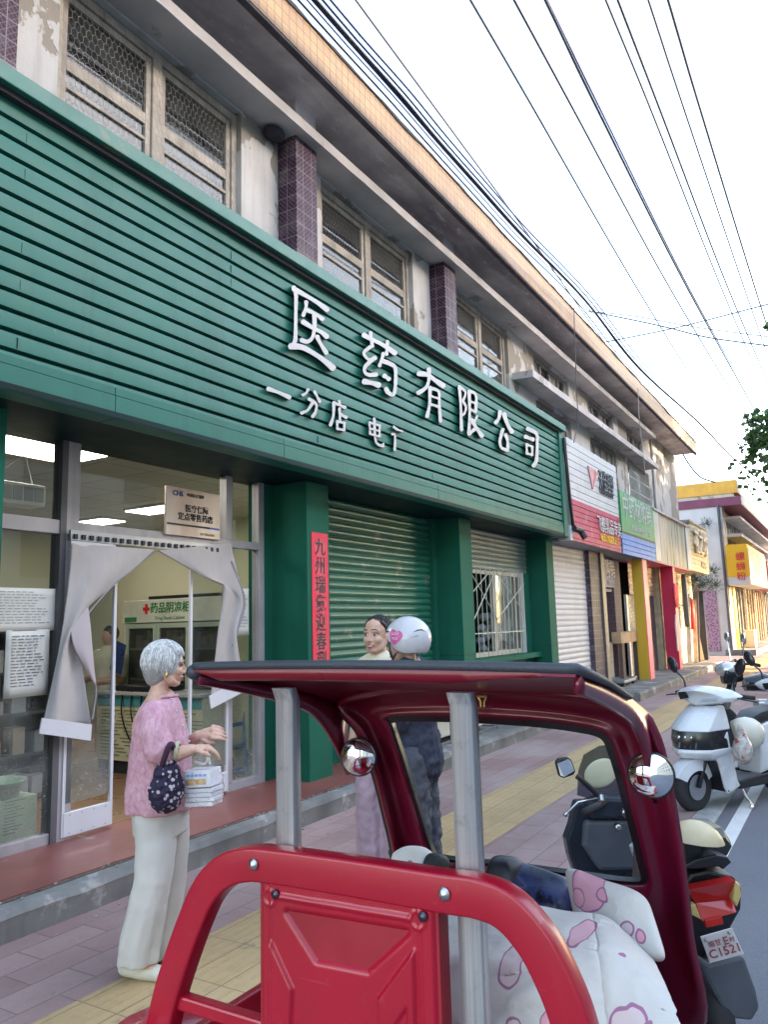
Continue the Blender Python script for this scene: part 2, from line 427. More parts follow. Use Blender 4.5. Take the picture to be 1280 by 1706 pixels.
c_ = CONC.mix(CONC.math('MULTIPLY', CONC.ramp(CONC.noise(3, 6, .7, CONC.scaled((.6, 2, 1))), .58, .66), .6), c_, (.8, .75, .72, 1))
CONC.set(c_, .92); CONC.bump(CONC.noise(25, 5), .4, .006); CONCRETE = CONC.m
LEDGE = plain('ledge_plaster', (.5, .465, .455, 1), .9, var=.22, scale=1.6, bump=.3, bscale=30, spots=((.3, .28, .28, 1), 1.7, .6))
FASC = tiles('ochre_fascia_tile', (.5, .25, .075, 1), (.2, .12, .06, 1), .11, .11, mortar=.006, rough=.45, dirt=.35, var=.09)
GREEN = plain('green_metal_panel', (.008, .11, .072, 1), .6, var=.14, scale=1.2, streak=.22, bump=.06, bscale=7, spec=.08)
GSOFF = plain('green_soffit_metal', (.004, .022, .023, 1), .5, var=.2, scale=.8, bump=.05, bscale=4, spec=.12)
SIGNG = plain('teal_siding', (.01, .132, .1, 1), .45, var=.1, scale=1.0, streak=.28, bump=.06, bscale=5, spots=((.08, .19, .165, 1), 5, .69), spec=.3)
GSLAT = plain('green_slat', (.014, .125, .08, 1), .35, var=.14, scale=1.5, streak=.3, spots=((.17, .2, .14, 1), 3.2, .62))
def purple_tile(name, c, lo):
    m = Mat(name); v = flat_sum(m); rot = m.n('Mapping'); m.l(v, rot.inputs['Vector']); rot.inputs['Rotation'].default_value = (0, 0, R_(45))
    b = m.n('TexBrick'); m.l(rot.outputs[0], b.inputs['Vector']); b.offset = 0
    for k, x in (('Scale', 1), ('Brick Width', .036), ('Row Height', .036), ('Mortar Size', .0035), ('Bias', 0)): b.inputs[k].default_value = x
    b.inputs['Color1'].default_value = c; b.inputs['Color2'].default_value = dk(c, .6); b.inputs['Mortar'].default_value = lo
    a = m.mix(m.math('MULTIPLY', m.ramp(m.noise(4, 5, .7), .5, .7), .55), b.outputs['Color'], (.2, .17, .18, 1))
    g = m.n('TexBrick'); m.l(v, g.inputs['Vector']); g.offset = 0
    for k, x in (('Scale', 1), ('Brick Width', .15), ('Row Height', .15), ('Mortar Size', .004)): g.inputs[k].default_value = x
    a = m.mix(g.outputs['Fac'], a, (.22, .18, .19, 1))
    m.set(a, .4, spec=.12); m.bump(m.math('SUBTRACT', 1.0, b.outputs['Fac']), .9, .012); return m.m
PTILE = purple_tile('purple_relief_tile', (.05, .012, .032, 1), (.12, .085, .115, 1))
WOOD = plain('old_window_paint', (.38, .33, .28, 1), .75, var=.25, scale=7, streak=.5, bump=.4, bscale=40)
GREYWOOD = plain('grey_board', (.2, .185, .175, 1), .8, var=.3, scale=6, streak=.5, bump=.4)
WGLASS = glass('window_glass', (.6, .63, .64, 1), .03, dust=.22, refl=1.6)
CLEAR = glass('shop_glass', (.9, .93, .92, 1), .012, dust=.75, dust_z=(.35, 1.5), refl=1.55)
CLEARD = glass('clear_plastic', (.82, .86, .86, 1), .06, dust=.6, dust_z=(.4, 1.6), refl=1.4)
CURT = plain('pale_curtain', (.5, .48, .46, 1), .9, var=.12, scale=2)

B = thing('shop_building', 'long two storey grey shop row with ochre tiled eave and purple tiled pillars', 'building', (13, 5, 0))
bays = [(3.28, 5.33), (6.68, 8.83), (10.14, 12.27)]
ups = [(13.58, 15.7), (17.1, 19.35), (20.7, 22.62)]
holes = [(a, b, 4.75, 6.66) for a, b in bays] + [(a, b, 6.08, 6.62) for a, b in ups] + [(13.58, 15.72, 4.6, 5.72), (17.1, 19.38, 4.6, 5.72), (20.55, 23.0, 4.72, 5.72)]
def walled(mb, x0, x1, z0, z1, y0, y1, holes):
    xs = sorted({x0, x1} | {v for hh in holes for v in hh[:2]})
    for a, b in zip(xs, xs[1:]):
        zs = [z0]
        for hh in sorted([q for q in holes if q[0] < (a + b) / 2 < q[1]], key=lambda q: q[2]): zs += [hh[2], hh[3]]
        zs.append(z1)
        for c, d in zip(zs[::2], zs[1::2]):
            if d - c > 1e-4: mb.box(a, y0, c, b, y1, d)
m_ = MB(); walled(m_, -2, 27.5, 3.0, 7.05, 4.72, 5.0, holes)
m_.box(27.2, 5.0, 0, 27.5, 12, 7.05); m_.box(23.7, 4.5, 0, 27.45, 4.7195, 2.95)
m_.build('wall', PLASTER, B)
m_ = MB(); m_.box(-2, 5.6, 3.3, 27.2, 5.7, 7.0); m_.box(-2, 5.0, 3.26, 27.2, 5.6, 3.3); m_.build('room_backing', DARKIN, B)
# eave
m_ = MB()
def eave(u, v):
    x = -2 + 29.5 * u; y = 4.03 + (4.72 - 4.03) * v
    return Vector((x, y, 7.06 + .012 * noise.noise((x * 1.3, y * 3, 0))))
m_.grid(eave, 240, 4); m_.build('eave_soffit', CONCRETE, B, smooth=True, recalc=False)
MB().box(-2, 4.03, 7.09, 27.5, 12, 7.3).build('roof_slab', CONCRETE, B)
MB().box(-2, 3.985, 7.02, 27.52, 4.03, 7.42).build('fascia', FASC, B)
MB().box(-2, 3.99, 6.985, 27.5, 4.06, 7.019).build('fascia_drip', plain('dark_drip', (.07, .06, .07, 1), .9, var=.4, scale=5), B)
m_ = MB(); rings = []
for i in range(221):
    x = -2 + 29.5 * i / 220; j = .035 * noise.noise((x * 1.1, 0, 3)) + .018 * noise.noise((x * 5, 0, 3)); lo = 7.41 - max(0, .09 * noise.noise((x * .9, 9, 3)))
    rings.append([Vector(p) for p in ((x, 3.972, lo), (x, 3.965, 7.425 + j), (x, 4.02, 7.45 + j), (x, 4.4, 7.38), (x, 4.4, 7.34))])
m_.loft(rings); m_.build('roof_membrane', plain('roofing_felt', (.06, .065, .075, 1), .85, var=.4, scale=3, bump=.4, bscale=20), B)
m_ = MB(); rings = []
for i in range(181):
    x = -2 + 24.65 * i / 180; j = .014 * noise.noise((x * 2.3, 4, 0)) + .008 * noise.noise((x * 9, 4, 0))
    rings.append([Vector(p) for p in ((x, 4.719, 6.68), (x, 4.36 + j, 6.66 + j * .5), (x, 4.35 + j, 6.765 + j), (x, 4.4, 6.785), (x, 4.719, 6.78))])
m_.loft(rings); m_.build('upper_ledge', LEDGE, B)
m_ = MB(); rings = []
for i in range(81):
    x = 12.42 + 10.25 * i / 80; j = .008 * noise.noise((x * 3, 8, 0))
    rings.append([Vector(p) for p in ((x, 4.719, 5.79), (x, 4.345 + j, 5.775), (x, 4.34 + j, 5.9), (x, 4.719, 5.91))])
m_.loft(rings); m_.build('lower_ledge', LEDGE, B)
# tiled pillars on the upper wall
zb = pY(497, 428, 4.48).z
for (x0, x1) in ((2.43, 2.8), (5.9, 6.26), (9.33, 9.69), (-1.0, -.63)):
    p = MB().box(x0, 4.48, 4.2, x1, 4.719, 6.66).build('tiled_pillar', PTILE, B)
    MB().box(x0 - .003, 4.476, zb - .055, x1 + .003, 4.719, zb + .055).build('cement_band', plain('cement_band', (.26, .23, .215, 1), .9, bump=.5), p)
    MB().box(x0, 4.48, 6.79, x1, 4.719, 7.07).build('pillar_head', CONCRETE, p)
# windows of the upper storey
def hexnet(x0, x1, z0, z1, y, cw=.054, chh=.094, r=.0013):
    mb = MB(); nx = int((x1 - x0) / cw) + 2; nz = int((z1 - z0) / chh) + 2; hh = chh * .5; s = chh * .25
    def seg(a, b):
        a, b = Vector(a), Vector(b)
        if min(a.x, b.x) < x0 or max(a.x, b.x) > x1 or min(a.z, b.z) < z0 or max(a.z, b.z) > z1: return
        d = (b - a).normalized(); u = Vector((0, 1, 0)); w = d.cross(u); o = len(mb.v)
        for p in (a, b):
            for k in range(3):
                t = k * 2.0944; mb.v.append(tuple(p + (u * math.cos(t) + w * math.sin(t)) * r))
        for k in range(3): mb.f.append((o + k, o + (k + 1) % 3, o + 3 + (k + 1) % 3, o + 3 + k))
    zz = z0; row = 0
    while zz < z1 + chh:
        off = (row % 2) * cw / 2
        for i in range(-1, nx):
            x = x0 + i * cw + off + .004 * noise.noise((i * .3, row * .2, x0))
            top = (x, y, zz + hh); mb_ = (x, y, zz)
            seg((x, y, zz), (x, y, zz + hh)); seg((x, y, zz + hh), (x + cw / 2, y, zz + hh + s)); seg((x, y, zz + hh), (x - cw / 2, y, zz + hh + s))
        zz += hh + s; row += 1
    return mb
NET = plain('rusty_wire', (.24, .215, .2, 1), .7, .1)
for k, (x0, x1) in enumerate(bays):
    z0, z1 = 4.76, 6.65; xm = (x0 + x1) / 2; yf = 4.78; rail = 5.96 if k == 0 else 6.02
    m_ = MB()
    for a, b in ((x0, x0 + .07), (xm - .05, xm + .05), (x1 - .07, x1)): m_.box(a, yf, z0, b, yf + .09, z1)
    for a, b in ((z1 - .08, z1), (z0, z0 + .07)):
        m_.box(x0 + .07, yf + .004, a, xm - .05, yf + .086, b); m_.box(xm + .05, yf + .004, a, x1 - .07, yf + .086, b)
    fr = m_.build('window', WOOD, B, bevel=.006)
    for a, b in ((x0 + .075, xm - .055), (xm + .055, x1 - .075)):
        s_ = MB()
        for c, d in ((a, a + .055), (b - .055, b)): s_.box(c, yf + .02, z0 + .08, d, yf + .07, z1 - .09)
        s_.box(a + .055, yf + .022, rail - .05, b - .055, yf + .068, rail + .05); s_.box(a + .055, yf + .022, z1 - .15, b - .055, yf + .068, z1 - .09)
        s_.box(a + .055, yf + .024, rail - .2, b - .055, yf + .06, rail - .17)
        s_.build('sash', WOOD, fr, bevel=.004)
        MB().box(a + .05, yf + .045, z0 + .08, b - .05, yf + .05, z1 - .1).build('pane', WGLASS, fr)
    hexnet(x0 + .02, x1 - .02, z0 + .02, z1 - .01, yf - .03).build('wire_mesh', NET, fr)
    c0 = {0: (xm + .06, x1 - .1, 6.3), 1: (x0 + .1, x0 + .1, 0), 2: (xm + .1, x1 - .1, 5.9)}[k]
    if k == 0: MB().grid(lambda u, v: Vector((x0 + .12 + .55 * u, 5.03 + .02 * math.sin(u * 40), z0 + 1.5 * v)), 60, 1).build('curtain', plain('brown_curtain', (.2, .18, .17, 1), .9), fr, smooth=True)
    if c0[1] > c0[0]:
        MB().grid(lambda u, v: Vector((c0[0] + (c0[1] - c0[0]) * u, 5.02 + .025 * math.sin(u * 60), z0 + (c0[2] - z0) * v)), 80, 1).build('curtain', CURT, fr, smooth=True)
for (x0, x1, z0, z1) in [(a, b, 6.09, 6.61) for a, b in ups] + [(13.6, 15.7, 4.61, 5.71), (17.12, 19.36, 4.61, 5.71)]:
    m_ = MB(); n = 4
    m_.box(x0, 4.77, z0, x0 + .08, 4.86, z1); m_.box(x1 - .16, 4.77, z0, x1, 4.86, z1)
    for i in range(1, n): x = x0 + (x1 - x0) * i / n; m_.box(x - .04, 4.775, z0, x + .04, 4.85, z1)
    m_.box(x0 + .08, 4.78, z1 - .07, x1 - .16, 4.855, z1)
    fr = m_.build('window', GREYWOOD, B, bevel=.006)
    for i in range(n):
        a, b = x0 + (x1 - x0) * i / n, x0 + (x1 - x0) * (i + 1) / n
        if i in (1, 3) and z0 > 6: MB().box(a, 4.82, z0, b, 4.825, z1).build('pane', WGLASS, fr)
        else: MB().box(a + .03, 4.81, z0, b - .03, 4.835, z1 - .06).build('board', GREYWOOD, fr)
m_ = MB()
for i in range(19): m_.tube([(20.62 + i * .13, 4.7, 4.74), (20.62 + i * .13, 4.7, 5.7)], .012, 6)
for z in (4.95, 5.3): m_.bar((20.56, 4.7, z), (23.0, 4.7, z), .02, .02)
fr = m_.build('window_bars', plain('bar_paint', (.42, .4, .38, 1), .6, .2), B)
MB().box(20.56, 4.84, 4.73, 22.99, 4.85, 5.71).build('pane', WGLASS, fr)
MB().box(20.4, 4.6, 4.6, 23.2, 4.7195, 4.7).build('window_sill', LEDGE, B)
for (x, z) in ((4.6, 6.6), (12.9, 5.25)):
    pass
m_ = MB().ball((5.72, 4.62, 6.62), (.13, .1, .07), seg=14, rings=8)
m_.build('broken_plaster', plain('dark_hole', (.03, .028, .035, 1), 1), B)
m_ = MB().box(23.55, 4.66, 3.0, 23.7, 4.7195, 7.0); m_.build('rain_pipe', plain('grey_pipe', (.28, .28, .29, 1), .6), B)

# ground floor
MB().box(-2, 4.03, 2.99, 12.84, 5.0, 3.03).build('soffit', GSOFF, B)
for (x0, x1) in ((2.43, 2.8), (5.9, 6.27), (9.3, 9.68), (12.75, 13.1)):
    p = MB().box(x0, 4.4, .165, x1, 4.9, 2.99).build('green_pillar', GREEN, B, bevel=.006)
    MB().box(x0 - .002, 4.397, 1.16, x1 + .002, 4.88, 1.166).build('panel_joint', DARKIN, p)
MB().box(5.75, 4.82, .165, 5.899, 5.0, 2.99).build('door_jamb', GREEN, B)
MB().box(6.27, 4.72, .16, 9.3, 4.95, .93).build('base_panel', GREEN, B)
MB().box(6.28, 4.6, .93, 9.29, 4.95, .985).build('shutter_sill', GREEN, B, bevel=.004)
MB().box(9.68, 4.72, .16, 12.75, 4.95, .98).build('base_panel', GREEN, B)
MB().box(9.69, 4.56, .98, 12.74, 4.95, 1.06).build('window_sill', GREEN, B, bevel=.004)
def slats(x0, x1, z0, z1, y, pitch, depth, name, mat, parent=B):
    n = max(1, int(round((z1 - z0) / pitch))); pr = []
    for i in range(n):
        for t, d in ((0, 0), (.1, .35), (.3, .9), (.55, 1), (.8, .8), (.93, .2)): pr.append((z0 + (i + t) * (z1 - z0) / n, d))
    pr.append((z1, 0))
    vs = []; fs = []
    for x in (x0, x1):
        for z, d in pr: vs.append((x, y - depth * d, z))
    L = len(pr)
    for i in range(L - 1): fs.append((i, i + L, i + L + 1, i + 1))
    return MB().add(vs, fs).build(name, mat, parent, smooth=True, angle=50, recalc=False)
slats(6.4, 9.17, .99, 2.99, 4.82, .0835, .022, 'roller_shutter', GSLAT)
for xa, xb in ((6.272, 6.4), (9.17, 9.298)): MB().box(xa, 4.74, .986, xb, 4.9, 2.985).build('shutter_guide', GREEN, B, bevel=.004)
WSLAT = plain('white_slat', (.43, .43, .46, 1), .45, var=.06, streak=.15)
slats(13.11, 15.27, .16, 2.95, 4.5, .098, .012, 'white_roller_shutter', WSLAT)
GRSL = plain('grey_slat', (.2, .26, .24, 1), .45, var=.1, streak=.3)
slats(9.7, 12.74, 2.38, 2.99, 4.78, .075, .014, 'window_shutter', GRSL)
# barred window
wx0, wx1, wz0, wz1 = 9.86, 12.32, 1.065, 2.37
m_ = MB()
for a, b in ((wx0, wx0 + .06), (10.18, 10.26), (11.2, 11.32), (12.1, 12.16), (wx1 - .03, wx1)): m_.box(a, 4.76, wz0, b, 4.82, wz1)
for a, b in ((wz0, wz0 + .07), (wz1 - .06, wz1)): m_.box(wx0 + .06, 4.764, a, wx1 - .03, 4.816, b)
fr = m_.build('barred_window', plain('worn_white_frame', (.4, .38, .33, 1), .6, var=.15, spots=((.2, .15, .1, 1), 9, .66)), B, bevel=.004)
MB().box(11.3, 4.785, wz0 + .05, wx1 - .03, 4.79, wz1 - .05).build('pane', WGLASS, fr)
MB().box(12.32, 4.74, 1.06, 12.5, 4.9, 2.38).build('window_jamb', plain('grey_jamb', (.3, .34, .34, 1), .7, spots=((.1, .1, .1, 1), 12, .66)), fr)
MB().box(12.5, 4.72, 1.06, 12.74, 4.9, 2.38).build('window_reveal', GREEN, fr)
m_ = MB(); n = 15
for i in range(n): x = wx0 + .04 + (wx1 - wx0 - .08) * i / (n - 1); m_.tube([(x, 4.68, wz0 + .01), (x, 4.68, wz1 + .02)], .0062, 6)
for (a, b, c, d) in ((wx0, 2.2, 10.1, wz1), (10.1, wz1, 11.1, 1.62), (wx0, 1.75, 10.15, 1.55), (10.15, 1.55, 11.1, 2.35), (11.1, 2.35, 12.2, 1.75), (11.1, 1.62, 12.3, 2.2), (10.2, 2.0, 10.8, 2.3)):
    m_.tube([(a, 4.665, b), (c, 4.665, d)], .009, 6)
m_.bar((wx0, 4.69, 1.42), (wx1, 4.69, 1.42), .014, .014)
m_.build('security_bars', plain('pale_bar', (.46, .5, .42, 1), .5, .1), fr)
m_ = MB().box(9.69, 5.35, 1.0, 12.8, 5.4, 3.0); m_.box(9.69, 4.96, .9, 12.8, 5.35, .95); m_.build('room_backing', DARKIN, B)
m_ = MB(); random.seed(3)
for i in range(26): m_.ball((11.45 + random.random() * .75, 5.0 + random.random() * .15, 1.12 + random.random() * .62), (.11, .08, .07), seg=10, rings=6)
m_.build('stored_bags', plain('pale_bags', (.45, .47, .5, 1), .7, var=.3, scale=9), B, remesh=.02)
m_ = MB()
for i in range(5):
    for j in range(9): m_.box(10.32 + i * .17, 5.25, 1.1 + j * .11, 10.35 + i * .17, 5.3, 1.125 + j * .11)
m_.build('shelf_stock', plain('stock', (.4, .42, .42, 1), .6), B)

# tiled column and the next shops
PT2 = purple_tile('dark_relief_tile', (.05, .03, .055, 1), (.11, .085, .1, 1))
p = MB().box(15.3, 4.4, .16, 16.0, 4.9, 2.95).build('tiled_column', PT2, B)
MB().box(16.0, 4.36, .16, 16.25, 4.9, 3.0).build('brick_edge', tiles('small_brown_tile', (.13, .1, .09, 1), (.12, .1, .09, 1), .06, .05), B)
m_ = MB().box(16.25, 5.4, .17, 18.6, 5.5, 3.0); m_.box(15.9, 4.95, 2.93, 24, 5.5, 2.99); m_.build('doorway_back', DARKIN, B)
RELT = purple_tile('red_relief_tile', (.13, .04, .06, 1), (.3, .26, .28, 1))
MB().box(17.9, 4.62, .17, 18.5, 4.9, 2.95).build('tiled_jamb', RELT, B)
MB().box(16.26, 4.7, .17, 16.5, 4.78, 2.2).build('door_frame', plain('weathered_frame', (.4, .4, .37, 1), .7, spots=((.6, .6, .58, 1), 4, .58)), B)
MB().box(16.95, 4.9, .17, 17.6, 4.96, 2.2).build('door_leaf', plain('red_brown_wood', (.2, .075, .05, 1), .6, streak=.5), B)
MB().box(17.3, 4.66, .17, 17.62, 4.7, 1.05).build('glass_panel', plain('grey_panel', (.26, .29, .3, 1), .3), B)
MB().box(16.3, 4.66, 2.18, 17.85, 4.74, 2.25).build('lintel', LEDGE, B)
YEL = plain('yellow_panel', (.62, .38, .035, 1), .35, var=.08, scale=.8, streak=.12)
PNK = plain('pink_panel', (.66, .09, .17, 1), .4, var=.1, scale=.8)
HOT = plain('crimson_panel', (.58, .018, .085, 1), .4, var=.1, scale=.8)
yb_ = pX(1054, 960, 18.5).y
p = MB().box(18.5, 4.1, .16, 18.52, yb_, 2.95).build('yellow_column', YEL, B)
MB().box(18.52, 4.08, .16, 18.95, yb_, 2.95).build('pink_face', PNK, p)
MB().box(18.495, 4.2, 1.2, 18.499, yb_, 1.206).build('panel_seam', YEL, p)
MB().box(22.2, 4.1, .16, 22.5, pX(1101, 960, 22.2).y, 2.95).build('crimson_column', HOT, B)
slats(19.3, 22.2, 2.15, 2.94, 4.62, .12, .014, 'tan_shutter', plain('tan_slat', (.48, .38, .27, 1), .5, var=.1))
MB().box(21.55, 4.66, .17, 22.19, 4.9, 2.15).build('tiled_jamb', RELT, B)
m_ = MB()
for a, b in ((19.4, 19.55), (20.5, 20.62), (21.4, 21.5)): m_.box(a, 4.72, .17, b, 4.78, 2.15)
m_.box(19.55, 4.724, 1.15, 20.5, 4.776, 1.22); m_.box(20.62, 4.724, 1.15, 21.4, 4.776, 1.22)
fr = m_.build('aluminium_door', plain('dull_aluminium', (.45, .46, .47, 1), .4, .6), B)
MB().box(19.4, 4.745, .17, 21.5, 4.75, 2.15).build('pane', plain('dusty_pane', (.2, .22, .21, 1), .25, var=.2), fr)
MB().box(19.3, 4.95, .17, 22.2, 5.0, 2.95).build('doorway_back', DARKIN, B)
MB().box(22.2, 4.5, .17, 23.7, 4.7, 2.95).build('shop_wall', plain('sandy_wall', (.48, .4, .26, 1), .85, var=.25, scale=5, streak=.4), B)
slats(24.4, 27.2, .3, 2.9, 4.49, .1, .01, 'sandy_shutter', plain('sandy_slat', (.5, .42, .28, 1), .7, var=.25, streak=.5))
MB().box(19.0, 4.06, 2.935, 25.0, 4.7, 2.965).build('pink_soffit', PNK, B)
MB().box(13.1, 4.07, 2.945, 19.0, 4.72, 2.975).build('soffit', plain('grey_soffit', (.3, .3, .31, 1), .6), B)
# ================================================================ SIGNS
SG = thing('green_sign', 'long green metal shop sign with white raised characters above the pharmacy', 'shop sign', (6, 4.05, 2.98))
YS = 4.05
pr = [(YS + .05, 4.82), (YS, 4.82)]
zs = [4.669 - .1193 * i for i in range(13)]
for z in zs: pr += [(YS, z + .013), (YS + .05, z + .012), (YS + .05, z - .01), (YS + .004, z - .015), (YS, z - .03)]
pr += [(YS, 3.19), (YS + .05, 3.19)]
xs = [-2.0]
while xs[-1] < 12.6: xs.append(min(12.66, xs[-1] + .35))
vs = []; fs = []
for x in xs:
    for (y, z) in pr: vs.append((x, y + .007 * noise.noise((x * 1.2, z * 2, 5)) + .003 * noise.noise((x * 4, z * 5, 9)), z))
L = len(pr)
for i in range(len(xs) - 1):
    for j in range(L - 1): fs.append((i * L + j, (i + 1) * L + j, (i + 1) * L + j + 1, i * L + j + 1))
MB().add(vs, fs).build('siding', SIGNG, SG, smooth=True, angle=25, recalc=False)
RUST = plain('teal_trim', (.014, .142, .108, 1), .45, var=.1, streak=.15, spots=((.2, .19, .1, 1), .7, .64))
MB().box(-2, 3.955, 4.815, 12.86, 4.3, 4.925).build('top_cap', RUST, SG, bevel=.006)
MB().box(-2, 4.0, 4.775, 12.6, 4.04, 4.814).build('cap_shade_strip', DARKIN, SG)  # near-black strip paints in the shade under the projecting cap
m_ = MB()
for a, b in ((-2, 1.996), (2.0, 3.32), (3.324, 5.1), (5.104, 8.0), (8.004, 12.66)): m_.box(a, 4.035, 2.985, b, 4.2, 3.14); m_.box(a, 4.041, 3.143, b, 4.2, 3.2)
m_.build('bottom_band', SIGNG, SG, bevel=.004)
MB().box(12.66, 4.02, 2.98, 12.86, 4.3, 4.814).build('end_frame', SIGNG, SG, bevel=.006)
MB().box(12.6, 4.3, 2.98, 12.86, 4.7, 4.9).build('side_panel', GREEN, SG)
random.seed(77)
for x in (.8, 2.62, 4.45, 5.62, 7.9, 9.9, 11.6):
    for i in range(12):
        if random.random() < .3: MB().box(x - .002, YS - .0015, zs[i + 1] + .02, x + .0015, YS + .004, zs[i] - .035).build('panel_seam', DARKIN, SG)
LET = plain('white_letter', (.5, .48, .475, 1), .5, var=.06, streak=.12)
def brush(strokes, fx, depth=.035, yb=YS, parent=SG, lift=.012):
    mb = MB()
    for si, (pts, w) in enumerate(strokes):
        pts2 = spline([Vector((x, y, 0)) for x, y in pts], 6) if len(pts) > 2 else [Vector((x, y, 0)) for x, y in pts]
        if len(pts) == 2: pts2 = [pts2[0].lerp(pts2[1], t / 4) for t in range(5)]
        n = len(pts2); out = []; lft = []; rgt = []
        for i, p in enumerate(pts2):
            d = (pts2[min(i + 1, n - 1)] - pts2[max(i - 1, 0)]).normalized(); nn = Vector((-d.y, d.x, 0)); t = i / (n - 1)
            ww = w / 2 * (1.0 + .16 * math.cos(2 * math.pi * t) - .02)
            lft.append(p + nn * ww); rgt.append(p - nn * ww)
        def capend(c, a, b):
            r = (a - b) / 2; m = (a + b) / 2; o = Vector((-r.y, r.x, 0))
            if (m + o - c).length < (m - o - c).length: o = -o
            return [m + r * math.cos(k * math.pi / 6) + o * math.sin(k * math.pi / 6) * .8 for k in range(1, 6)]
        out = lft + capend(pts2[-2], lft[-1], rgt[-1]) + rgt[::-1] + capend(pts2[1], rgt[0], lft[0])
        cen = sum(out, Vector((0, 0, 0))) / len(out)
        dd = depth + si * .0006
        rings = []
        for (y, ins) in ((yb - .004, 0), (yb - lift - dd * .9, 0), (yb - lift - dd, .09)):
            rg = []
            for i, p in enumerate(out):
                q = p
                if ins:
                    near = min(pts2, key=lambda c: (c - p).length); q = p.lerp(near, .1)
                px, py = fx(q.x, q.y); rg.append(pY(px, py, y))
            rings.append(rg)
        m = len(out); vs = [p for r in rings for p in r]; fs = []
        for i in range(2):
            for k in range(m): fs.append((i * m + k, i * m + (k + 1) % m, (i + 1) * m + (k + 1) % m, (i + 1) * m + k))
        nl = len(lft); e1 = list(range(nl, nl + 5)); base = 2 * m
        for i in range(nl - 1):                      # front face as strips between the two sides
            ra = nl + 5 + (nl - 1 - i); rb = nl + 5 + (nl - 2 - i)
            fs.append((base + i, base + i + 1, base + rb, base + ra))
        fs.append(tuple(base + k for k in [nl - 1] + e1 + [nl + 5]))
        fs.append(tuple(base + k for k in [2 * nl + 4] + list(range(2 * nl + 5, m)) + [0]))
        mb.add(vs, fs)
    return mb
z1 = lambda x, y: (470 + x / 5.12, 460 + y / 5.12)
z2 = lambda x, y: (680 + x / 5.12, 580 + y / 5.12)
z3 = lambda x, y: (430 + x / 4.74, 620 + y / 4.74)
zo = lambda x, y: (x, y)
CH_ = [
 (z1, [([(98, 95), (118, 160), (116, 340), (112, 540), (85, 600)], 36), ([(100, 110), (200, 165), (300, 225), (385, 288)], 40), ([(72, 600), (170, 608), (290, 672), (380, 738), (435, 785)], 50),
       ([(205, 220), (203, 270), (180, 335)], 32), ([(200, 285), (290, 325), (345, 368)], 36), ([(178, 390), (260, 440), (340, 482), (382, 518)], 40), ([(275, 320), (276, 440), (258, 525), (215, 560), (165, 545)], 36), ([(298, 515), (330, 580), (378, 655)], 36)]),
 (z1, [([(697, 502), (770, 542), (870, 592), (965, 658)], 40), ([(755, 482), (770, 600)], 30), ([(900, 557), (892, 668)], 28), ([(752, 605), (698, 655), (740, 712), (795, 695)], 30), ([(795, 695), (715, 765), (705, 815), (740, 842), (805, 840)], 34),
       ([(700, 900), (765, 912), (825, 930)], 46), ([(865, 660), (848, 720), (832, 765)], 30), ([(852, 722), (930, 752), (968, 795), (966, 950), (948, 1012), (905, 992), (888, 962)], 36), ([(872, 850), (912, 878)], 38)]),
 (z2, [([(92, 217), (170, 230), (240, 280), (300, 322)], 42), ([(178, 178), (180, 265), (150, 340), (85, 383)], 34), ([(188, 335), (184, 480), (162, 585)], 30), ([(192, 342), (262, 372), (268, 480), (277, 625)], 27), ([(192, 408), (262, 430)], 21), ([(190, 478), (262, 500)], 25)]),
 (z2, [([(438, 325), (450, 480), (457, 700)], 26), ([(446, 332), (492, 380), (468, 452)], 22), ([(468, 452), (495, 502), (482, 558), (458, 568)], 22), ([(520, 367), (580, 402), (578, 535)], 26), ([(522, 372), (527, 560), (520, 725)], 27), ([(527, 452), (578, 472)], 21), ([(527, 520), (578, 545)], 23), ([(520, 733), (572, 690)], 32), ([(590, 582), (567, 628)], 22), ([(543, 612), (590, 690), (632, 750)], 34)]),
 (z2, [([(786, 542), (775, 600), (748, 638)], 32), ([(820, 562), (850, 650), (888, 715)], 36), ([(810, 692), (785, 795), (800, 850), (850, 872)], 28), ([(850, 872), (852, 800), (834, 738)], 28)]),
 (z2, [([(1020, 687), (1095, 728), (1104, 800), (1098, 950), (1072, 1005)], 31), ([(1002, 755), (1068, 780)], 33), ([(1013, 818), (1016, 900)], 22), ([(1013, 820), (1062, 842)], 22), ([(1062, 842), (1060, 912)], 22), ([(1016, 898), (1060, 912)], 22)]),
 (z3, [([(78, 132), (160, 160), (248, 200)], 32)]),
 (z3, [([(395, 137), (380, 165), (352, 180)], 22), ([(445, 152), (488, 233)], 23), ([(402, 212), (458, 252), (455, 310), (430, 352)], 25), ([(430, 242), (392, 300), (342, 323)], 25)]),
 (z3, [([(640, 228), (646, 252)], 20), ([(597, 240), (688, 280)], 24), ([(598, 245), (595, 340), (572, 418)], 25), ([(643, 287), (648, 390)], 21), ([(652, 335), (698, 358)], 25), ([(625, 388), (626, 448)], 21), ([(625, 390), (682, 402)], 21), ([(682, 400), (680, 458)], 21), ([(626, 447), (680, 458)], 21)]),
 (z3, [([(918, 367), (926, 520), (945, 568), (988, 585)], 21), ([(990, 588), (990, 565)], 17), ([(880, 397), (886, 490)], 18), ([(880, 398), (962, 422)], 18), ([(962, 420), (960, 508)], 18), ([(886, 488), (960, 508)], 18), ([(884, 445), (962, 465)], 16)]),
 (z3, [([(1072, 432), (1095, 450)], 20), ([(1060, 490), (1082, 500), (1080, 615)], 19), ([(1100, 455), (1140, 467)], 15)]),
]
for fx, st in CH_: brush(st, fx, .04 if fx is not z3 else .028).build('character', LET, SG)
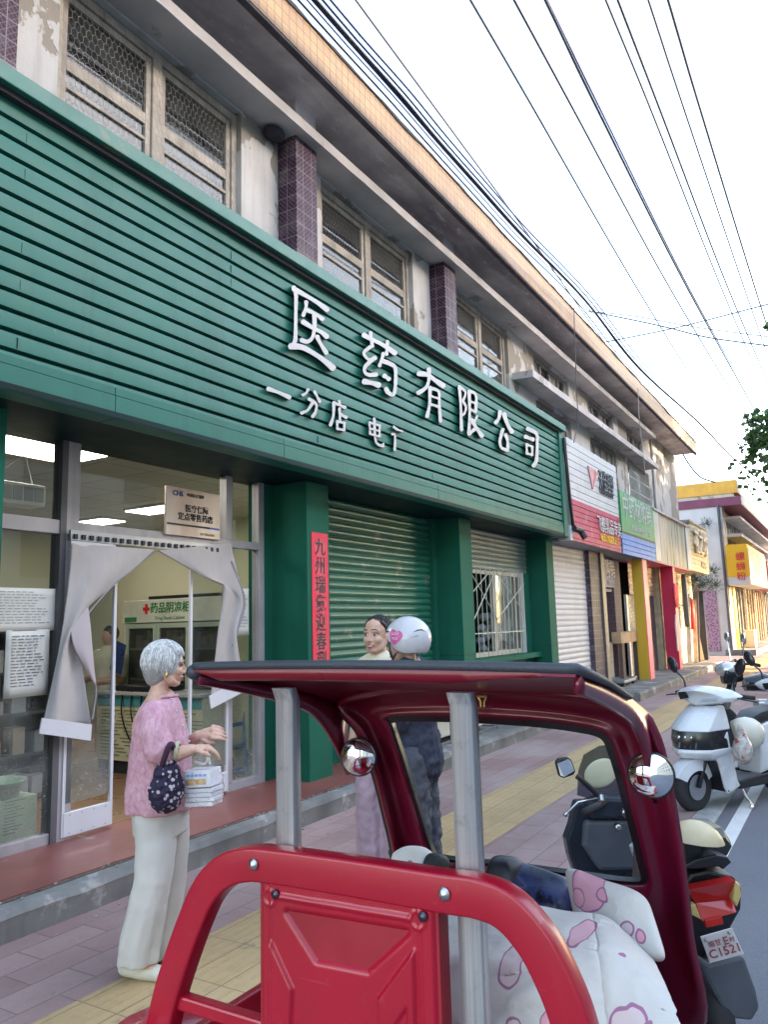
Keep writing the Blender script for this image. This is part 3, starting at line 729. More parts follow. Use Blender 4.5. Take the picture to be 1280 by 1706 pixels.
# next sign: white over red
S2 = thing('white_red_sign', 'white and crimson siding shop sign with dark lettering and a red wedge emblem', 'shop sign', (14.8, 4.05, 2.95))
def siding(x0, x1, z0, z1, y, pitch, name, mat, parent, g=.012):
    pr = []; z = z1; pr.append((y, z1))
    while z - pitch > z0 + .02:
        z -= pitch; pr += [(y, z + g / 2), (y + .02, z + g / 2), (y + .02, z - g / 2), (y, z - g / 2)]
    pr.append((y, z0)); vs = [(x, a, b) for x in (x0, x1) for a, b in pr]; L = len(pr)
    return MB().add(vs, [(j, L + j, L + j + 1, j + 1) for j in range(L - 1)]).build(name, mat, parent, recalc=False)
MB().box(13.14, 4.07, 2.95, 16.52, 4.3, 4.8).build('backing', plain('grey_back', (.4, .4, .41, 1), .6), S2)
siding(13.14, 16.52, 3.7, 4.8, 4.048, .13, 'white_siding', plain('white_siding', (.52, .52, .53, 1), .5, var=.06, streak=.2), S2)
siding(13.16, 16.52, 2.95, 3.7, 4.046, .1, 'crimson_siding', plain('crimson_siding', (.42, .03, .1, 1), .5, var=.15, streak=.3, spots=((.5, .25, .3, 1), 4, .62)), S2)
GREY = plain('dark_grey_letter', (.07, .075, .09, 1), .5); YLET = plain('yellow_letter', (.75, .45, .04, 1), .5); RLET = plain('red_letter', (.6, .03, .03, 1), .5); BLUE = plain('blue_print', (.03, .12, .5, 1), .5)
c = pY(1007, 803, 4.03); text('lettering', '天佳理塑', GREY, S2, pY(1011, 807, 4.03), (1, 0, 0), (0, 0, 1), .46, .012, .003, 'CENTER', .6)
text('small_lettering', '广告装饰工程设计有限公司', GREY, S2, pY(1011, 823, 4.035), (1, 0, 0), (0, 0, 1), .12, .006, 0, 'CENTER', .72)
a, b, c = pY(981, 776, 4.02), pY(992, 783, 4.02), pY(989, 815, 4.02)
MB().prism([a, b, c], (0, .028, 0)).build('wedge_emblem', plain('faded_red_wedge', (.55, .28, .3, 1), .5), S2)
MB().prism([pY(992, 783, 4.015), pY(996, 788, 4.015), pY(989, 815, 4.015)], (0, .03, 0)).build('wedge_emblem', plain('red_wedge', (.5, .1, .1, 1), .5), S2)
text('red_sign_lettering', '飞鹤乳品专卖', LET, S2, pY(1016.5, 880, 4.03), (1, 0, 0), (0, 0, 1), .34, .01, .004, 'CENTER', .9)
text('yellow_lettering', '电话订购送货上门', YLET, S2, pY(1017, 900, 4.03), (1, 0, 0), (0, 0, 1), .16, .006, .01, 'CENTER', 1.05)

S3 = thing('herb_sign', 'green shop sign lettered in white above a blue slatted panel', 'shop sign', (18.2, 4.05, 2.93))
MB().box(16.6, 4.02, 3.42, 19.86, 4.2, 4.31).build('green_board', plain('green_print', (.025, .26, .09, 1), .4, var=.2, scale=1.5, spots=((.15, .42, .24, 1), 1.6, .64)), S3)
MB().box(16.58, 4.03, 3.375, 19.88, 4.2, 3.417).build('frame_strip', BLACKP, S3)
text('lettering', '中药材购销', LET, S3, (18.15, 4.018, 3.98), (1, 0, 0), (0, 0, 1), .56, .004, .008)
text('small_lettering', '收购各种中药材 地址本店', LET, S3, (18.4, 4.018, 3.56), (1, 0, 0), (0, 0, 1), .17, .003)
siding(16.58, 19.86, 2.94, 3.374, 4.03, .115, 'blue_siding', plain('blue_siding', (.02, .2, .62, 1), .45, var=.12, streak=.2), S3, .02)
MB().box(16.58, 4.055, 2.94, 19.86, 4.2, 3.372).build('backing', plain('blue_back', (.1, .2, .35, 1), .6), S3)

S4 = thing('weathered_panel', 'weathered metal fascia panel with peeling paint between blue siding and floral sign', 'fascia panel', (22.4, 4.05, 2.95))
WP = Mat('peeling_metal')
st = WP.noise(1, 5, .65, WP.scaled((6, 6, .45)))
c_ = WP.mix(WP.ramp(st, .42, .6), (.3, .3, .22, 1), (.5, .5, .48, 1)); c_ = WP.mix(WP.ramp(WP.noise(1, 5, .6, WP.scaled((4, 4, .5), (9, 1, 0))), .56, .64), c_, (.12, .19, .13, 1))
WP.set(c_, .6); WP.bump(st, .3, .01)
MB().box(19.9, 4.06, 2.97, 24.96, 4.3, 4.25).build('panel', WP.m, S4)
FR = plain('galvanised', (.42, .45, .5, 1), .45, .3, var=.15, streak=.3)
for xa, xb in ((19.9, 20.5), (24.3, 24.97)): MB().box(xa, 4.03, 2.97, xb, 4.058, 4.27).build('edge_strip', FR, S4)
MB().box(19.88, 4.0, 4.25, 25.0, 4.35, 4.31).build('top_edge', LEDGE, S4)

S5 = thing('floral_sign', 'sandy siding sign with thick cream characters at the end of the shop row', 'shop sign', (26.6, 4.05, 2.95))
siding(25.0, 28.35, 2.96, 4.45, 4.04, .14, 'siding', plain('sandy_siding', (.5, .45, .3, 1), .5, var=.15, streak=.3), S5, .015)
MB().box(25.0, 4.062, 2.96, 28.35, 4.5, 4.45).build('backing', plain('sandy_back', (.35, .3, .2, 1), .6), S5)
MB().box(24.97, 4.0, 4.45, 28.4, 4.6, 4.52).build('top_edge', WOOD, S5)
CREAM = plain('cream_letter', (.6, .52, .4, 1), .5)
text('lettering', '花之坊', CREAM, S5, (26.7, 3.99, 3.85), (1, 0, 0), (0, 0, 1), .85, .035, .01)
text('small_lettering', '鲜花礼品', CREAM, S5, (27.2, 4.02, 3.2), (1, 0, 0), (0, 0, 1), .24, .015)

S6 = thing('navy_door_sign', 'navy blue sign lettered in white above the dark doorway', 'shop sign', (17, 4.6, 2.25))
MB().box(16.27, 4.58, 2.27, 17.88, 4.65, 2.9).build('board', plain('navy_board', (.03, .045, .16, 1), .4, var=.2), S6)
text('lettering', '药材购销', LET, S6, (17.1, 4.578, 2.66), (1, 0, 0), (0, 0, 1), .42, .004, .012)
text('small_lettering', '电话收购 价格面议', LET, S6, (17.2, 4.578, 2.37), (1, 0, 0), (0, 0, 1), .14, .003)

# couplet on the pillar
cp = thing('red_couplet', 'long red paper couplet with black brush characters pasted on the green pillar', 'couplet', (6.07, 4.39, 1.6))
a, b = pY(519, 886, 4.392), pY(546, 893, 4.392)
MB().box(a.x, 4.392, .9, b.x, 4.397, a.z).build('paper', plain('red_paper', (.78, .02, .06, 1), .6, var=.08, scale=2), cp)
cx_ = (a.x + b.x) / 2; 
for i, ch in enumerate('九州瑞氣迎春到'):
    q = pY(532, 913 + 31.6 * i, 4.39)
    MB().lathe((cx_, 4.3915, q.z), (0, -1, 0), [(.098, 0), (.098, .0006)], 24).build('paper_circle', plain('paler_red', (.66, .06, .1, 1), .6), cp)
    text('brush_character', ch, INK, cp, (cx_, 4.389, q.z), (1, 0, 0), (0, 0, 1), .175, .0008, .012)
# ================================================================ PHARMACY FRONT AND INSIDE
ALU = plain('dull_aluminium_frame', (.42, .4, .42, 1), .42, .25, var=.14, scale=4, streak=.35)
YG = 4.85
xm2 = pY(372, 850, YG).x; xr = pY(433, 1000, YG).x
m_ = MB()
for a, b in ((2.8, 2.86), (3.55, 3.66), (xr - .06, xr + .02)): m_.box(a, YG - .04, .17, b, YG + .05, 2.99)
m_.box(xm2, YG - .04, 2.4, xm2 + .08, YG + .05, 2.99)
m_.box(2.86, YG - .036, 2.3, 3.55, YG + .046, 2.4); m_.box(3.66, YG - .036, 2.33, xr - .06, YG + .046, 2.4)
m_.box(2.86, YG - .03, .17, 3.55, YG + .04, .25); m_.box(xm2, YG - .03, .17, xr - .06, YG + .04, .25)
m_.box(xm2 + .03, YG - .035, .25, xm2 + .09, YG + .045, 2.33)
m_.box(xr + .02, YG - .02, .17, 5.75, YG + .1, 2.99)
SF = m_.build('shopfront_frame', ALU, B, bevel=.004)
m_ = MB().box(3.5, YG - .045, .17, 3.549, YG + .06, 2.99); m_.build('dark_mullion', plain('dark_mullion', (.1, .1, .11, 1), .5), SF)
for (a, b, c, d) in ((2.86, 3.5, .25, 2.3), (2.86, 3.5, 2.4, 2.99), (3.66, xm2, 2.4, 2.99), (xm2 + .08, xr - .06, 2.4, 2.99), (xm2 + .09, xr - .06, .25, 2.33)):
    MB().box(a, YG, c, b, YG + .006, d).build('glass_pane', CLEAR, SF)
# room
PALE = plain('pale_green_wall', (.42, .43, .31, 1), .85, var=.05, scale=1)
CEIL = tiles('ceiling_panels', (.45, .46, .44, 1), (.25, .25, .24, 1), .6, .6, ('x', 'y'), mortar=.008, rough=.8, dirt=.1, var=.05, bump=.1)
FLOOR = plain('brown_floor', (.22, .12, .065, 1), .3, var=.1, scale=1)
m_ = MB().box(-2, 11.0, .1, 8.7, 11.1, 3.25); m_.box(8.6, 5.01, .1, 8.7, 11.0, 3.25); m_.box(-2.1, 4.9, .1, -2, 11.1, 3.25); m_.box(5.9, 4.955, .1, 8.6, 5.0, 3.19); m_.build('inner_wall', PALE, B)
MB().box(-2, 5.0, 3.2, 8.6, 11.0, 3.25).build('ceiling', CEIL, B); MB().box(-2, 4.9, .1, 8.6, 11.0, .172).build('shop_floor', FLOOR, B)
LIT = emitter('lit_panel', (1, 1, .96, 1), 2.2)
for i, (x, y) in enumerate(((60, 745), (160, 868), (262, 847), (0, 0))):
    q = pZ(x, y, 3.19)
    if i == 0: q = Vector((4.02, 5.9, 3.19))
    if i == 3: q = Vector((7.5, 5.75, 3.19))  # extra panel added out of view to brighten the dim side
    t = thing('ceiling_light', ['square white ceiling light panel nearest the shop window, seen above the left pane', 'white ceiling light panel seen just above the curtain rail on the left', 'thin white ceiling light panel seen left of the steel plaque', 'added unseen light panel brightening the room, hidden behind the green pillar'][i], 'ceiling light', q, 'light panels on the pharmacy ceiling')
    hx, hy = (.55, .3) if i in (0, 3) else (.22, .4)
    MB().box(q.x - hx, q.y - hy, 3.17, q.x + hx, q.y + hy, 3.199).build('light_frame', WHITE, t)
    MB().box(q.x - hx + .02, q.y - hy + .02, 3.16, q.x + hx - .02, q.y + hy - .02, 3.1695).build('diffuser', LIT, t)
# hanging grille unit
a, b = pY(2, 794, 5.35), pY(76, 845, 5.35)
t = thing('air_grille_unit', 'white slotted air unit hanging on thin cords behind the left shop window', 'air unit', ((a.x + b.x) / 2, 5.4, b.z))
MB().box(a.x - .2, 5.35, b.z, b.x, 5.55, a.z - .02).build('case', plain('cream_case', (.75, .75, .64, 1), .5), t, bevel=.015)
m_ = MB()
nx = 6; cw_ = (b.x - a.x + .16) / nx
for i in range(nx):
    for j in range(9):
        z = b.z + .035 + j * (a.z - b.z - .09) / 8; x = a.x - .18 + i * cw_
        m_.box(x + .008, 5.342, z - .006, x + cw_ - .008, 5.3495, z + .006)
m_.build('slots', plain('slot_dark', (.34, .34, .28, 1), .7), t)
m_ = MB(); q = pY(42, 757, 5.4)
m_.tube([q, (a.x - .05, 5.45, a.z - .02)], .004, 5); m_.tube([q, (b.x - .05, 5.45, a.z - .02)], .004, 5); m_.build('cord', WHITE, t)
# cabinet
cb = thing('medicine_cabinet', 'white glass door medicine cabinet with a green lettered header and red cross', 'cabinet', (6.3, 6.4, .172))
CABW = plain('cabinet_white', (.6, .64, .54, 1), .4)
m_ = MB().box(6.03, 5.5, .172, 6.6, 5.54, 1.68); m_.box(6.03, 7.04, .172, 6.6, 7.08, 1.68); m_.box(6.56, 5.54, .172, 6.6, 7.04, 1.68); m_.box(6.03, 5.54, .172, 6.56, 7.04, .3); m_.build('carcass', CABW, cb)
MB().box(6.0, 5.5, 1.68, 6.6, 7.08, 1.93).build('header', CABW, cb, bevel=.006)
MB().box(6.55, 5.54, .3, 6.559, 7.04, 1.68).build('dark_lining', plain('dark_lining', (.05, .055, .055, 1), .8), cb)
GRN = plain('green_letter', (.02, .22, .08, 1), .5)
text('lettering', '药品阴凉柜', GRN, cb, (5.997, pX(283, 1015, 6).y, 1.83), (0, -1, 0), (0, 0, 1), .122, .002, .02)
text('small_lettering', 'Drug Shade Cabinet', GRN, cb, (5.997, pX(283, 1015, 6).y, 1.725), (0, -1, 0), (0, 0, 1), .055, .001, .0)
yc_ = pX(244, 1015, 6).y; m_ = MB().box(5.992, yc_ - .018, 1.775, 5.999, yc_ + .018, 1.885); m_.box(5.991, yc_ - .05, 1.812, 5.9985, yc_ + .05, 1.848); m_.build('red_cross', plain('red_cross', (.6, .02, .02, 1), .5), cb)
MB().box(5.992, 6.85, 1.695, 5.999, 7.04, 1.745).build('green_label', GRN, cb)
for i in range(3):
    y0 = 5.55 + i * .495
    m_ = MB()
    for a, b in ((y0, y0 + .05), (y0 + .44, y0 + .49)): m_.box(6.0, a, .3, 6.03, b, 1.67)
    m_.box(6.001, y0 + .05, 1.62, 6.029, y0 + .44, 1.67); m_.box(6.001, y0 + .05, .3, 6.029, y0 + .44, .38)
    d_ = m_.build('cabinet_door', plain('pale_green_frame', (.35, .45, .36, 1), .4), cb); MB().box(6.012, y0 + .05, .38, 6.016, y0 + .44, 1.62).build('door_glass', WGLASS, d_)
m_ = MB()
for z in (.7, 1.05, 1.38): m_.box(6.06, 5.55, z, 6.5, 7.03, z + .02)
m_.build('shelf', CABW, cb)
random.seed(5); m_ = MB()
for z in (.72, 1.07, 1.4):
    y = 5.6
    while y < 6.95:
        w = random.uniform(.05, .12); m_.box(6.1, y, z, 6.2, y + w * .9, z + random.uniform(.08, .2)); y += w
m_.build('medicine_boxes', plain('medicine_boxes', (.4, .42, .38, 1), .6, var=.5, scale=14), cb)
# counter
ct = thing('pharmacy_counter', 'cream pharmacy counter printed with rows of small text', 'counter', (5.7, 6.1, .172))
MB().box(5.5, 5.35, .3, 5.85, 6.85, .95).build('front', plain('cream_front', (.58, .54, .36, 1), .5), ct)
MB().box(5.52, 5.36, .172, 5.84, 6.84, .2995).build('plinth', DARKIN, ct)
MB().box(5.46, 5.33, .952, 5.9, 6.87, .985).build('counter_top', plain('grey_top', (.4, .42, .42, 1), .3), ct, bevel=.006)
MB().box(5.494, 5.36, .84, 5.4995, 6.84, .94).build('teal_strip', plain('teal_strip', (.05, .28, .3, 1), .5), ct)
m_ = MB(); random.seed(2)
for r in range(14):
    y = 6.78
    while y > 5.45:
        w = random.uniform(.05, .3); m_.box(5.4955, y - w, .35 + r * .034, 5.499, y, .358 + r * .034); y -= w + random.uniform(.02, .1)
m_.build('printed_rows', plain('row_green', (.12, .2, .1, 1), .6), ct)
t = thing('keyboard_tray', 'black keyboard and tangled cables lying on the pharmacy counter', 'keyboard', (5.65, 6.2, .985))
MB().box(5.52, 5.9, .986, 5.8, 6.6, 1.04).build('case', BLACKP, t, bevel=.01)
m_ = MB()
for i in range(5):
    y = 5.8 + i * .14; m_.tube(spline([(5.5, y + .1, 1.0), (5.44, y + .05, .8), (5.43, y - .03, .62), (5.47, y - .1, .5), (5.45, y - .2, .75)]), .008, 5)
m_.build('cables', BLACKP, t)
# hanging cable and dark strip above the cabinet
m_ = MB().box(6.3, 5.9, 1.95, 6.4, 7.0, 1.985)
tag(m_.build('black_shelf_bar', BLACKP), 'thin black bar lying on top of the white medicine cabinet', 'bar')
# shelf on the left
sh = thing('display_shelf', 'dark display shelf of small boxes behind the left shop window', 'shelf', (3.75, 6.35, .172))
m_ = MB()
for z in (.2, .55, .9, 1.25, 1.6): m_.box(2.7, 6.2, z, 4.5, 6.5, z + .025)
m_.box(2.7, 6.5, .172, 4.5, 6.53, 1.63); m_.box(4.5, 6.2, .172, 4.53, 6.53, 1.63); m_.build('rack', plain('dark_rack', (.05, .055, .06, 1), .6), sh)
random.seed(9)
for i in range(26):
    z = (.225, .575, .925, 1.275)[i % 4]; x = 2.9 + (i // 4) * .24 + random.random() * .06; w = random.uniform(.1, .18); hh = random.uniform(.1, .24)
    MB().box(x, 6.24, z, x + w, 6.38, z + hh).build('box', plain('shelf_box', random.choice([(.35, .36, .36, 1), (.2, .3, .25, 1), (.4, .33, .25, 1), (.3, .3, .36, 1)]), .6), sh)
# things in the left window
t = thing('green_carton', 'pale green printed carton standing on the floor inside the left shop window', 'carton', (3.3, 5.25, .172))
a = pY(62, 1322, 5.1); MB().box(2.9, 5.1, .173, a.x, 5.4, a.z).build('carton', plain('pale_green_card', (.42, .52, .4, 1), .7, var=.05), t, bevel=.006)
m_ = MB(); random.seed(4)
for r in range(11): 
    for c in range(3): m_.box(2.95 + c * .2, 5.096, .24 + r * .021, 2.95 + c * .2 + random.uniform(.06, .16), 5.099, .247 + r * .021)
m_.build('printed_rows', GRN, t); za = a.z
c = pY(8, 1298, 5.2)
t = MB().lathe((c.x - .02, 5.24, za + .002), (0, 0, 1), [(.13, 0), (.16, .1), (.18, .105), (.18, .115), (.15, .11), (.12, .012), (0, .01)], 28).build('green_basin', plain('green_plastic', (.25, .42, .33, 1), .35), None, smooth=True)
tag(t, 'round pale green basin resting on the printed carton in the window', 'basin')
def sheet(x0, y0, x1, y1, Y, name, label, rows=14, tilt=0, seedv=1):
    a, b = pY(x0, y0, Y), pY(x1, y1, Y)
    t = thing(name, label, 'paper notice', ((a.x + b.x) / 2, Y, b.z), 'paper notices taped on the pharmacy glass')
    MB().grid(lambda u, v: Vector((a.x + (b.x - a.x) * u, Y - .004 - .006 * math.sin(u * 3.1) * v * v, a.z + (b.z - a.z) * v)), 6, 6).build('sheet', PAPER, t, solid=.001, smooth=True)
    random.seed(seedv); m_ = MB(); W_ = b.x - a.x; H_ = a.z - b.z
    for r in range(rows):
        z = a.z - H_ * (.1 + .78 * r / rows)
        x = a.x + W_ * .12; e = a.x + W_ * random.uniform(.6, .88)
        while x < e: w = random.uniform(.02, .06) ; m_.box(x, Y - .0125, z, min(e, x + w), Y - .0115, z + H_ * .012); x += w + .012
    m_.build('text_rows', plain('grey_ink', (.15, .15, .16, 1), .7), t)
sheet(-20, 978, 94, 1050, 4.843, 'paper_notice', 'wide double page notice taped inside the left shop window', 12, seedv=1)
sheet(9, 1050, 78, 1157, 4.838, 'paper_notice', 'single typed page hanging below the double page notice', 17, seedv=2)
sheet(392, 980, 414, 1058, 4.843, 'paper_notice', 'narrow typed page on the glass beside the right curtain', 12, seedv=3)
# steel plaque
a, b = pY(278, 808, 4.78), pY(367, 900, 4.78)
pq = thing('steel_plaque', 'brushed steel plaque with black and blue lettering above the shop door', 'plaque', ((a.x + b.x) / 2, 4.8, b.z))
BRS = Mat('brushed_steel'); c_ = BRS.mix(BRS.ramp(BRS.noise(1, 3, .5, BRS.scaled((2.2, 1, .6))), .3, .7), (.42, .33, .29, 1), (.72, .66, .64, 1)); BRS.set(c_, .38, .55)
MB().box(a.x, 4.785, b.z, b.x, 4.81, a.z).build('plate', BRS.m, pq, bevel=.004)
W_, H_ = b.x - a.x, a.z - b.z; xc = (a.x + b.x) / 2
text('emblem_letters', 'CHS', plain('deep_blue', (.01, .06, .3, 1), .4), pq, (a.x + W_ * .2, 4.783, a.z - H_ * .13), (1, 0, 0), (0, 0, 1), H_ * .15, .001, .03)
text('small_lettering', '中国医疗保障', INK, pq, (a.x + W_ * .52, 4.783, a.z - H_ * .13), (1, 0, 0), (0, 0, 1), H_ * .085, .001)
text('lettering', '医疗保障', INK, pq, (a.x + W_ * .55, 4.783, a.z - H_ * .42), (1, 0, 0), (0, 0, 1), H_ * .17, .001, .02)
text('lettering', '定点零售药店', INK, pq, (a.x + W_ * .53, 4.783, a.z - H_ * .6), (1, 0, 0), (0, 0, 1), H_ * .17, .001, .02)
text('small_lettering', '医疗保障局监制', plain('gold_print', (.45, .32, .04, 1), .5), pq, (a.x + W_ * .75, 4.783, a.z - H_ * .92), (1, 0, 0), (0, 0, 1), H_ * .06, .001)
MB().box(a.x + .01, 4.783, a.z - H_ * .79, a.x + W_ * .8, 4.7849, a.z - H_ * .75).build('dark_bar', INK, pq); MB().box(a.x + W_ * .8, 4.783, a.z - H_ * .79, b.x - .01, 4.7849, a.z - H_ * .75).build('blue_bar', BLUE, pq)
# door curtain on its studded rail
YC = 4.76
CM_ = Mat('grey_curtain_cloth'); c_ = CM_.mix(CM_.ramp(CM_.noise(2.5, 5), .3, .7), (.44, .405, .395, 1), (.54, .5, .49, 1)); CM_.set(c_, .8); CM_.bump(CM_.noise(1, 5, .6, CM_.scaled((14, 14, 3))), .45, .015); CM_.bump(CM_.noise(200, 2), .15, .002)
t_ = CM_.n('BsdfTranslucent'); CM_.put(t_.inputs[0], c_); x_ = CM_.n('MixShader'); x_.inputs[0].default_value = .1; CM_.l(CM_.b.outputs[0], x_.inputs[1]); CM_.l(t_.outputs[0], x_.inputs[2]); CM_.l(x_.outputs[0], CM_.out.inputs[0]); CLOTH = CM_.m
WTAPE = plain('white_plastic_strip', (.6, .6, .64, 1), .5, var=.04)
dc = thing('door_curtain', 'grey fabric door curtain parted and swept to both sides of the pharmacy door', 'curtain', (4.4, YC, .3))
a, b = pY(118, 880, YC), pY(383, 903, YC)
m_ = MB().box(a.x, YC, 2.255, b.x + .02, YC + .02, 2.33); rl = m_.build('rail', STEEL, dc)
n = 24
MB().box(a.x, YC - .006, 2.2, pY(192, 900, YC).x, YC - .001, 2.25).build('white_strip', WTAPE, dc)
for i in range(n): x = a.x + (b.x - a.x) * (i + .5) / n; MB().box(x - .012, YC - .012, 2.265, x + .018, YC - .0005, 2.30).build('rail_hook', INK, rl)
def drape(le, re, name, amp=.02, fold=3, nu=28, seed=0, ybase=YC, mat=CLOTH):
    L, Rr = spline([Vector((x, y, 0)) for x, y in le], 8), spline([Vector((x, y, 0)) for x, y in re], 8)
    def at(P, t):
        f = t * (len(P) - 1); i = min(int(f), len(P) - 2); return P[i].lerp(P[i + 1], f - i)
    def fn(u, v):
        p = at(L, v).lerp(at(Rr, v), u)
        y = ybase - .012 + amp * math.sin(u * math.pi * fold + v * 2.2 + seed) * (.35 + .65 * v) - .03 * math.sin(v * math.pi) 
        return pY(p.x, p.y, y)
    return MB().grid(fn, nu, nu).build(name, mat, dc, smooth=True, solid=.004)
drape([(119, 905), (116, 950), (106, 1030), (92, 1110), (70, 1208)], [(259, 916), (232, 940), (185, 978), (133, 1040), (152, 1212)], 'left_curtain', .03, 2.3, 36, .5)
drape([(133, 1020), (118, 1042), (122, 1075), (137, 1105), (158, 1142)], [(146, 1008), (150, 1040), (153, 1075), (156, 1110), (160, 1143)], 'curtain_fold', .012, 1.2, 16, 1, YC - .03, plain('pink_grey_lining', (.46, .4, .42, 1), .85, var=.05))
a, b, c, d = pY(70, 1196, YC - .06), pY(153, 1207, YC - .06), pY(151, 1234, YC - .06), pY(65, 1222, YC - .06)
MB().prism([a, b, c, d], (0, .012, 0)).build('hem_strip', WTAPE, dc)
drape([(263, 917), (300, 938), (335, 958), (371, 975), (362, 1060), (350, 1168)], [(384, 905), (392, 940), (402, 985), (404, 1010), (394, 1060), (408, 1140)], 'right_curtain', .028, 2.4, 36, 2)
EDGE_ = plain('curtain_seam', (.3, .28, .29, 1), .8)
for pts in ([(259, 916), (232, 940), (185, 978), (133, 1040), (121, 1070), (137, 1105), (159, 1142), (153, 1200)], [(263, 917), (300, 938), (335, 958), (371, 975)]):
    MB().tube(spline([pY(x, y, YC - .05) for x, y in pts]), .006, 6).build('edge_seam', EDGE_, dc, smooth=True)
drape([(384, 935), (396, 965), (404, 990), (403, 1015), (393, 1045), (386, 1075)], [(388, 935), (400, 968), (408, 995), (407, 1020), (397, 1050), (389, 1080)], 'curtain_edge', .004, 1, 14, 0, YC - .02, plain('grey_edge', (.24, .23, .25, 1), .8))
a, b, c, d = pY(349, 1160, YC - .05), pY(409, 1126, YC - .05), pY(411, 1150, YC - .05), pY(352, 1181, YC - .05)
MB().prism([a, b, c, d], (0, .012, 0)).build('hem_strip', WTAPE, dc)
for (xa, xb, lab) in ((105, 184, 0), (315, 377, 1)):
    x0, x1 = pY(xa, 1300, YC + .05).x, pY(xb, 1300, YC + .05).x
    t = thing('clear_door_panel', ['clear plastic door panel with white kick strip left of the open doorway', 'clear plastic door panel with white kick strip behind the boxes, right of the doorway'][lab], 'door panel', ((x0 + x1) / 2, YC + .05, .19), 'clear plastic door panels')
    MB().box(x0, YC + .05, .42, x1, YC + .054, 2.2).build('clear_sheet', CLEARD, t)
    m_ = MB().box(x0 - .012, YC + .04, .2, x0 + .012, YC + .064, 2.2); m_.box(x1 - .012, YC + .04, .2, x1 + .012, YC + .064, 2.2); m_.build('edge_rail', WTAPE, t)
    k = MB().box(x0, YC + .036, .2, x1, YC + .068, .36).build('kick_strip', WTAPE, t, bevel=.003)
    m_ = MB()
    for i in range(4):
        for z in (.22, .34): m_.lathe((x0 + (x1 - x0) * (i + .5) / 4, YC + .036, z), (0, -1, 0), [(.006, 0), (.004, .003)], 8)
    m_.build('screw', STEEL, k)
# blue hand truck inside the right pane
c = pZ(392, 1285, .175)
ht = thing('blue_hand_truck', 'blue folding hand truck leaning inside the narrow right pane', 'hand truck', (c.x, c.y, .173))
BLU = plain('blue_enamel', (.02, .12, .42, 1), .4)
m_ = MB(); 
for dx in (-.06, .16): m_.tube([(c.x + dx, c.y, .2), (c.x + dx + .04, c.y + .1, 1.05)], .016, 8)
for z in (.4, .62, .78): m_.bar((c.x - .06 + .05 * z, c.y + .1 * z, z), (c.x + .16 + .05 * z, c.y + .1 * z, z), .03, .04)
m_.box(c.x - .1, c.y - .2, .18, c.x + .2, c.y, .2); m_.build('frame', BLU, ht)
m_ = MB()
for dx in (-.08, .2): m_.lathe((c.x + dx, c.y + .04, .26), (1, 0, 0), [(.03, -.02), (.085, -.02), (.085, .02), (.03, .02)], 20)
m_.build('wheel', RUBBER, ht)
# clerk
ck = thing('person', 'shop clerk in pale yellow shirt standing behind the pharmacy counter', 'person', (6.05, 7.45, .172))
q = pX(182, 1100, 5.95); m_ = MB()
m_.limb([((q.x, q.y, .3), .13), ((q.x, q.y, .95), .15), ((q.x, q.y, 1.25), .16), ((q.x, q.y, 1.36), .1)]); m_.limb([((q.x, q.y - .2, 1.33), .06), ((q.x - .06, q.y - .26, 1.08), .05), ((q.x - .3, q.y - .2, 1.06), .04)]); m_.limb([((q.x, q.y + .2, 1.33), .06), ((q.x - .06, q.y + .26, 1.08), .05), ((q.x - .3, q.y + .15, 1.06), .04)])
SKIN = plain('skin', (.5, .28, .19, 1), .5, var=.08, scale=14)
m_.limb([((q.x, q.y, 1.36), .06), ((q.x, q.y, 1.48), .06)]); m_.ball((q.x - .01, q.y, 1.54), (.085, .075, .11)); m_.build('body', SKIN, ck, remesh=.014, soft=4)
m_ = MB().limb([((q.x, q.y, .95), .165), ((q.x, q.y, 1.25), .175), ((q.x, q.y, 1.34), .12)]); m_.limb([((q.x, q.y - .19, 1.33), .075), ((q.x - .05, q.y - .25, 1.14), .07)]); m_.limb([((q.x, q.y + .19, 1.33), .075), ((q.x - .05, q.y + .25, 1.14), .07)]); m_.build('shirt', plain('pale_yellow_cloth', (.6, .58, .42, 1), .85), ck, remesh=.016, soft=4)
MB().ball((q.x + .015, q.y, 1.575), (.095, .085, .1)).build('hair', plain('dark_hair', (.015, .013, .012, 1), .5), ck, smooth=True)
t = pX(196, 1095, 5.75); k = thing('blue_tablet', 'dark blue tablet screen propped up in front of the clerk', 'tablet', t)
MB().obox(t, (0, .09, .03), (.03, 0, .16), (.006, 0, -.002)).build('screen', plain('navy_screen', (.02, .04, .12, 1), .3), k, bevel=.004)

# ================================================================ STEP AND WALL ITEMS
a, b = pY(690, 1188, 4.3), pY(816, 1236, 4.3)
ac = thing('air_conditioner', 'cream outdoor air conditioner unit in a thin wire cage on the shop step', 'air conditioner', ((a.x + b.x) / 2, 4.45, .17))
ax0, ax1 = 7.15, b.x; az1 = .82
MB().box(ax0, 4.3, .24, ax1, 4.62, az1).build('case', plain('aged_cream_case', (.5, .48, .42, 1), .5, var=.08, streak=.2), ac, bevel=.015)
m_ = MB(); q = pY(735, 1210, 4.29).x
for i in range(9): m_.box(ax0 + .12 + i * .085, 4.285, .29, ax0 + .13 + i * .085, 4.299, az1 - .06)
for i in range(8): m_.box(ax0 + .08, 4.284, .29 + i * .066, ax0 + .82, 4.2985, .3 + i * .066)
m_.build('grille', plain('grille_cream', (.5, .48, .42, 1), .5), ac)
MB().box(ax0 + .09, 4.292, .3, ax0 + .81, 4.2995, az1 - .07).build('fan_opening', DARKIN, ac)
MB().box(ax1 - .3, 4.293, .4, ax1 - .12, 4.2995, .66).build('label_plate', PAPER, ac)
m_ = MB()
for z in (.2, .5, .84):
    m_.tube([(ax0 - .06, 4.22, z), (ax1 + .1, 4.22, z), (ax1 + .1, 4.7, z)], .008, 6)
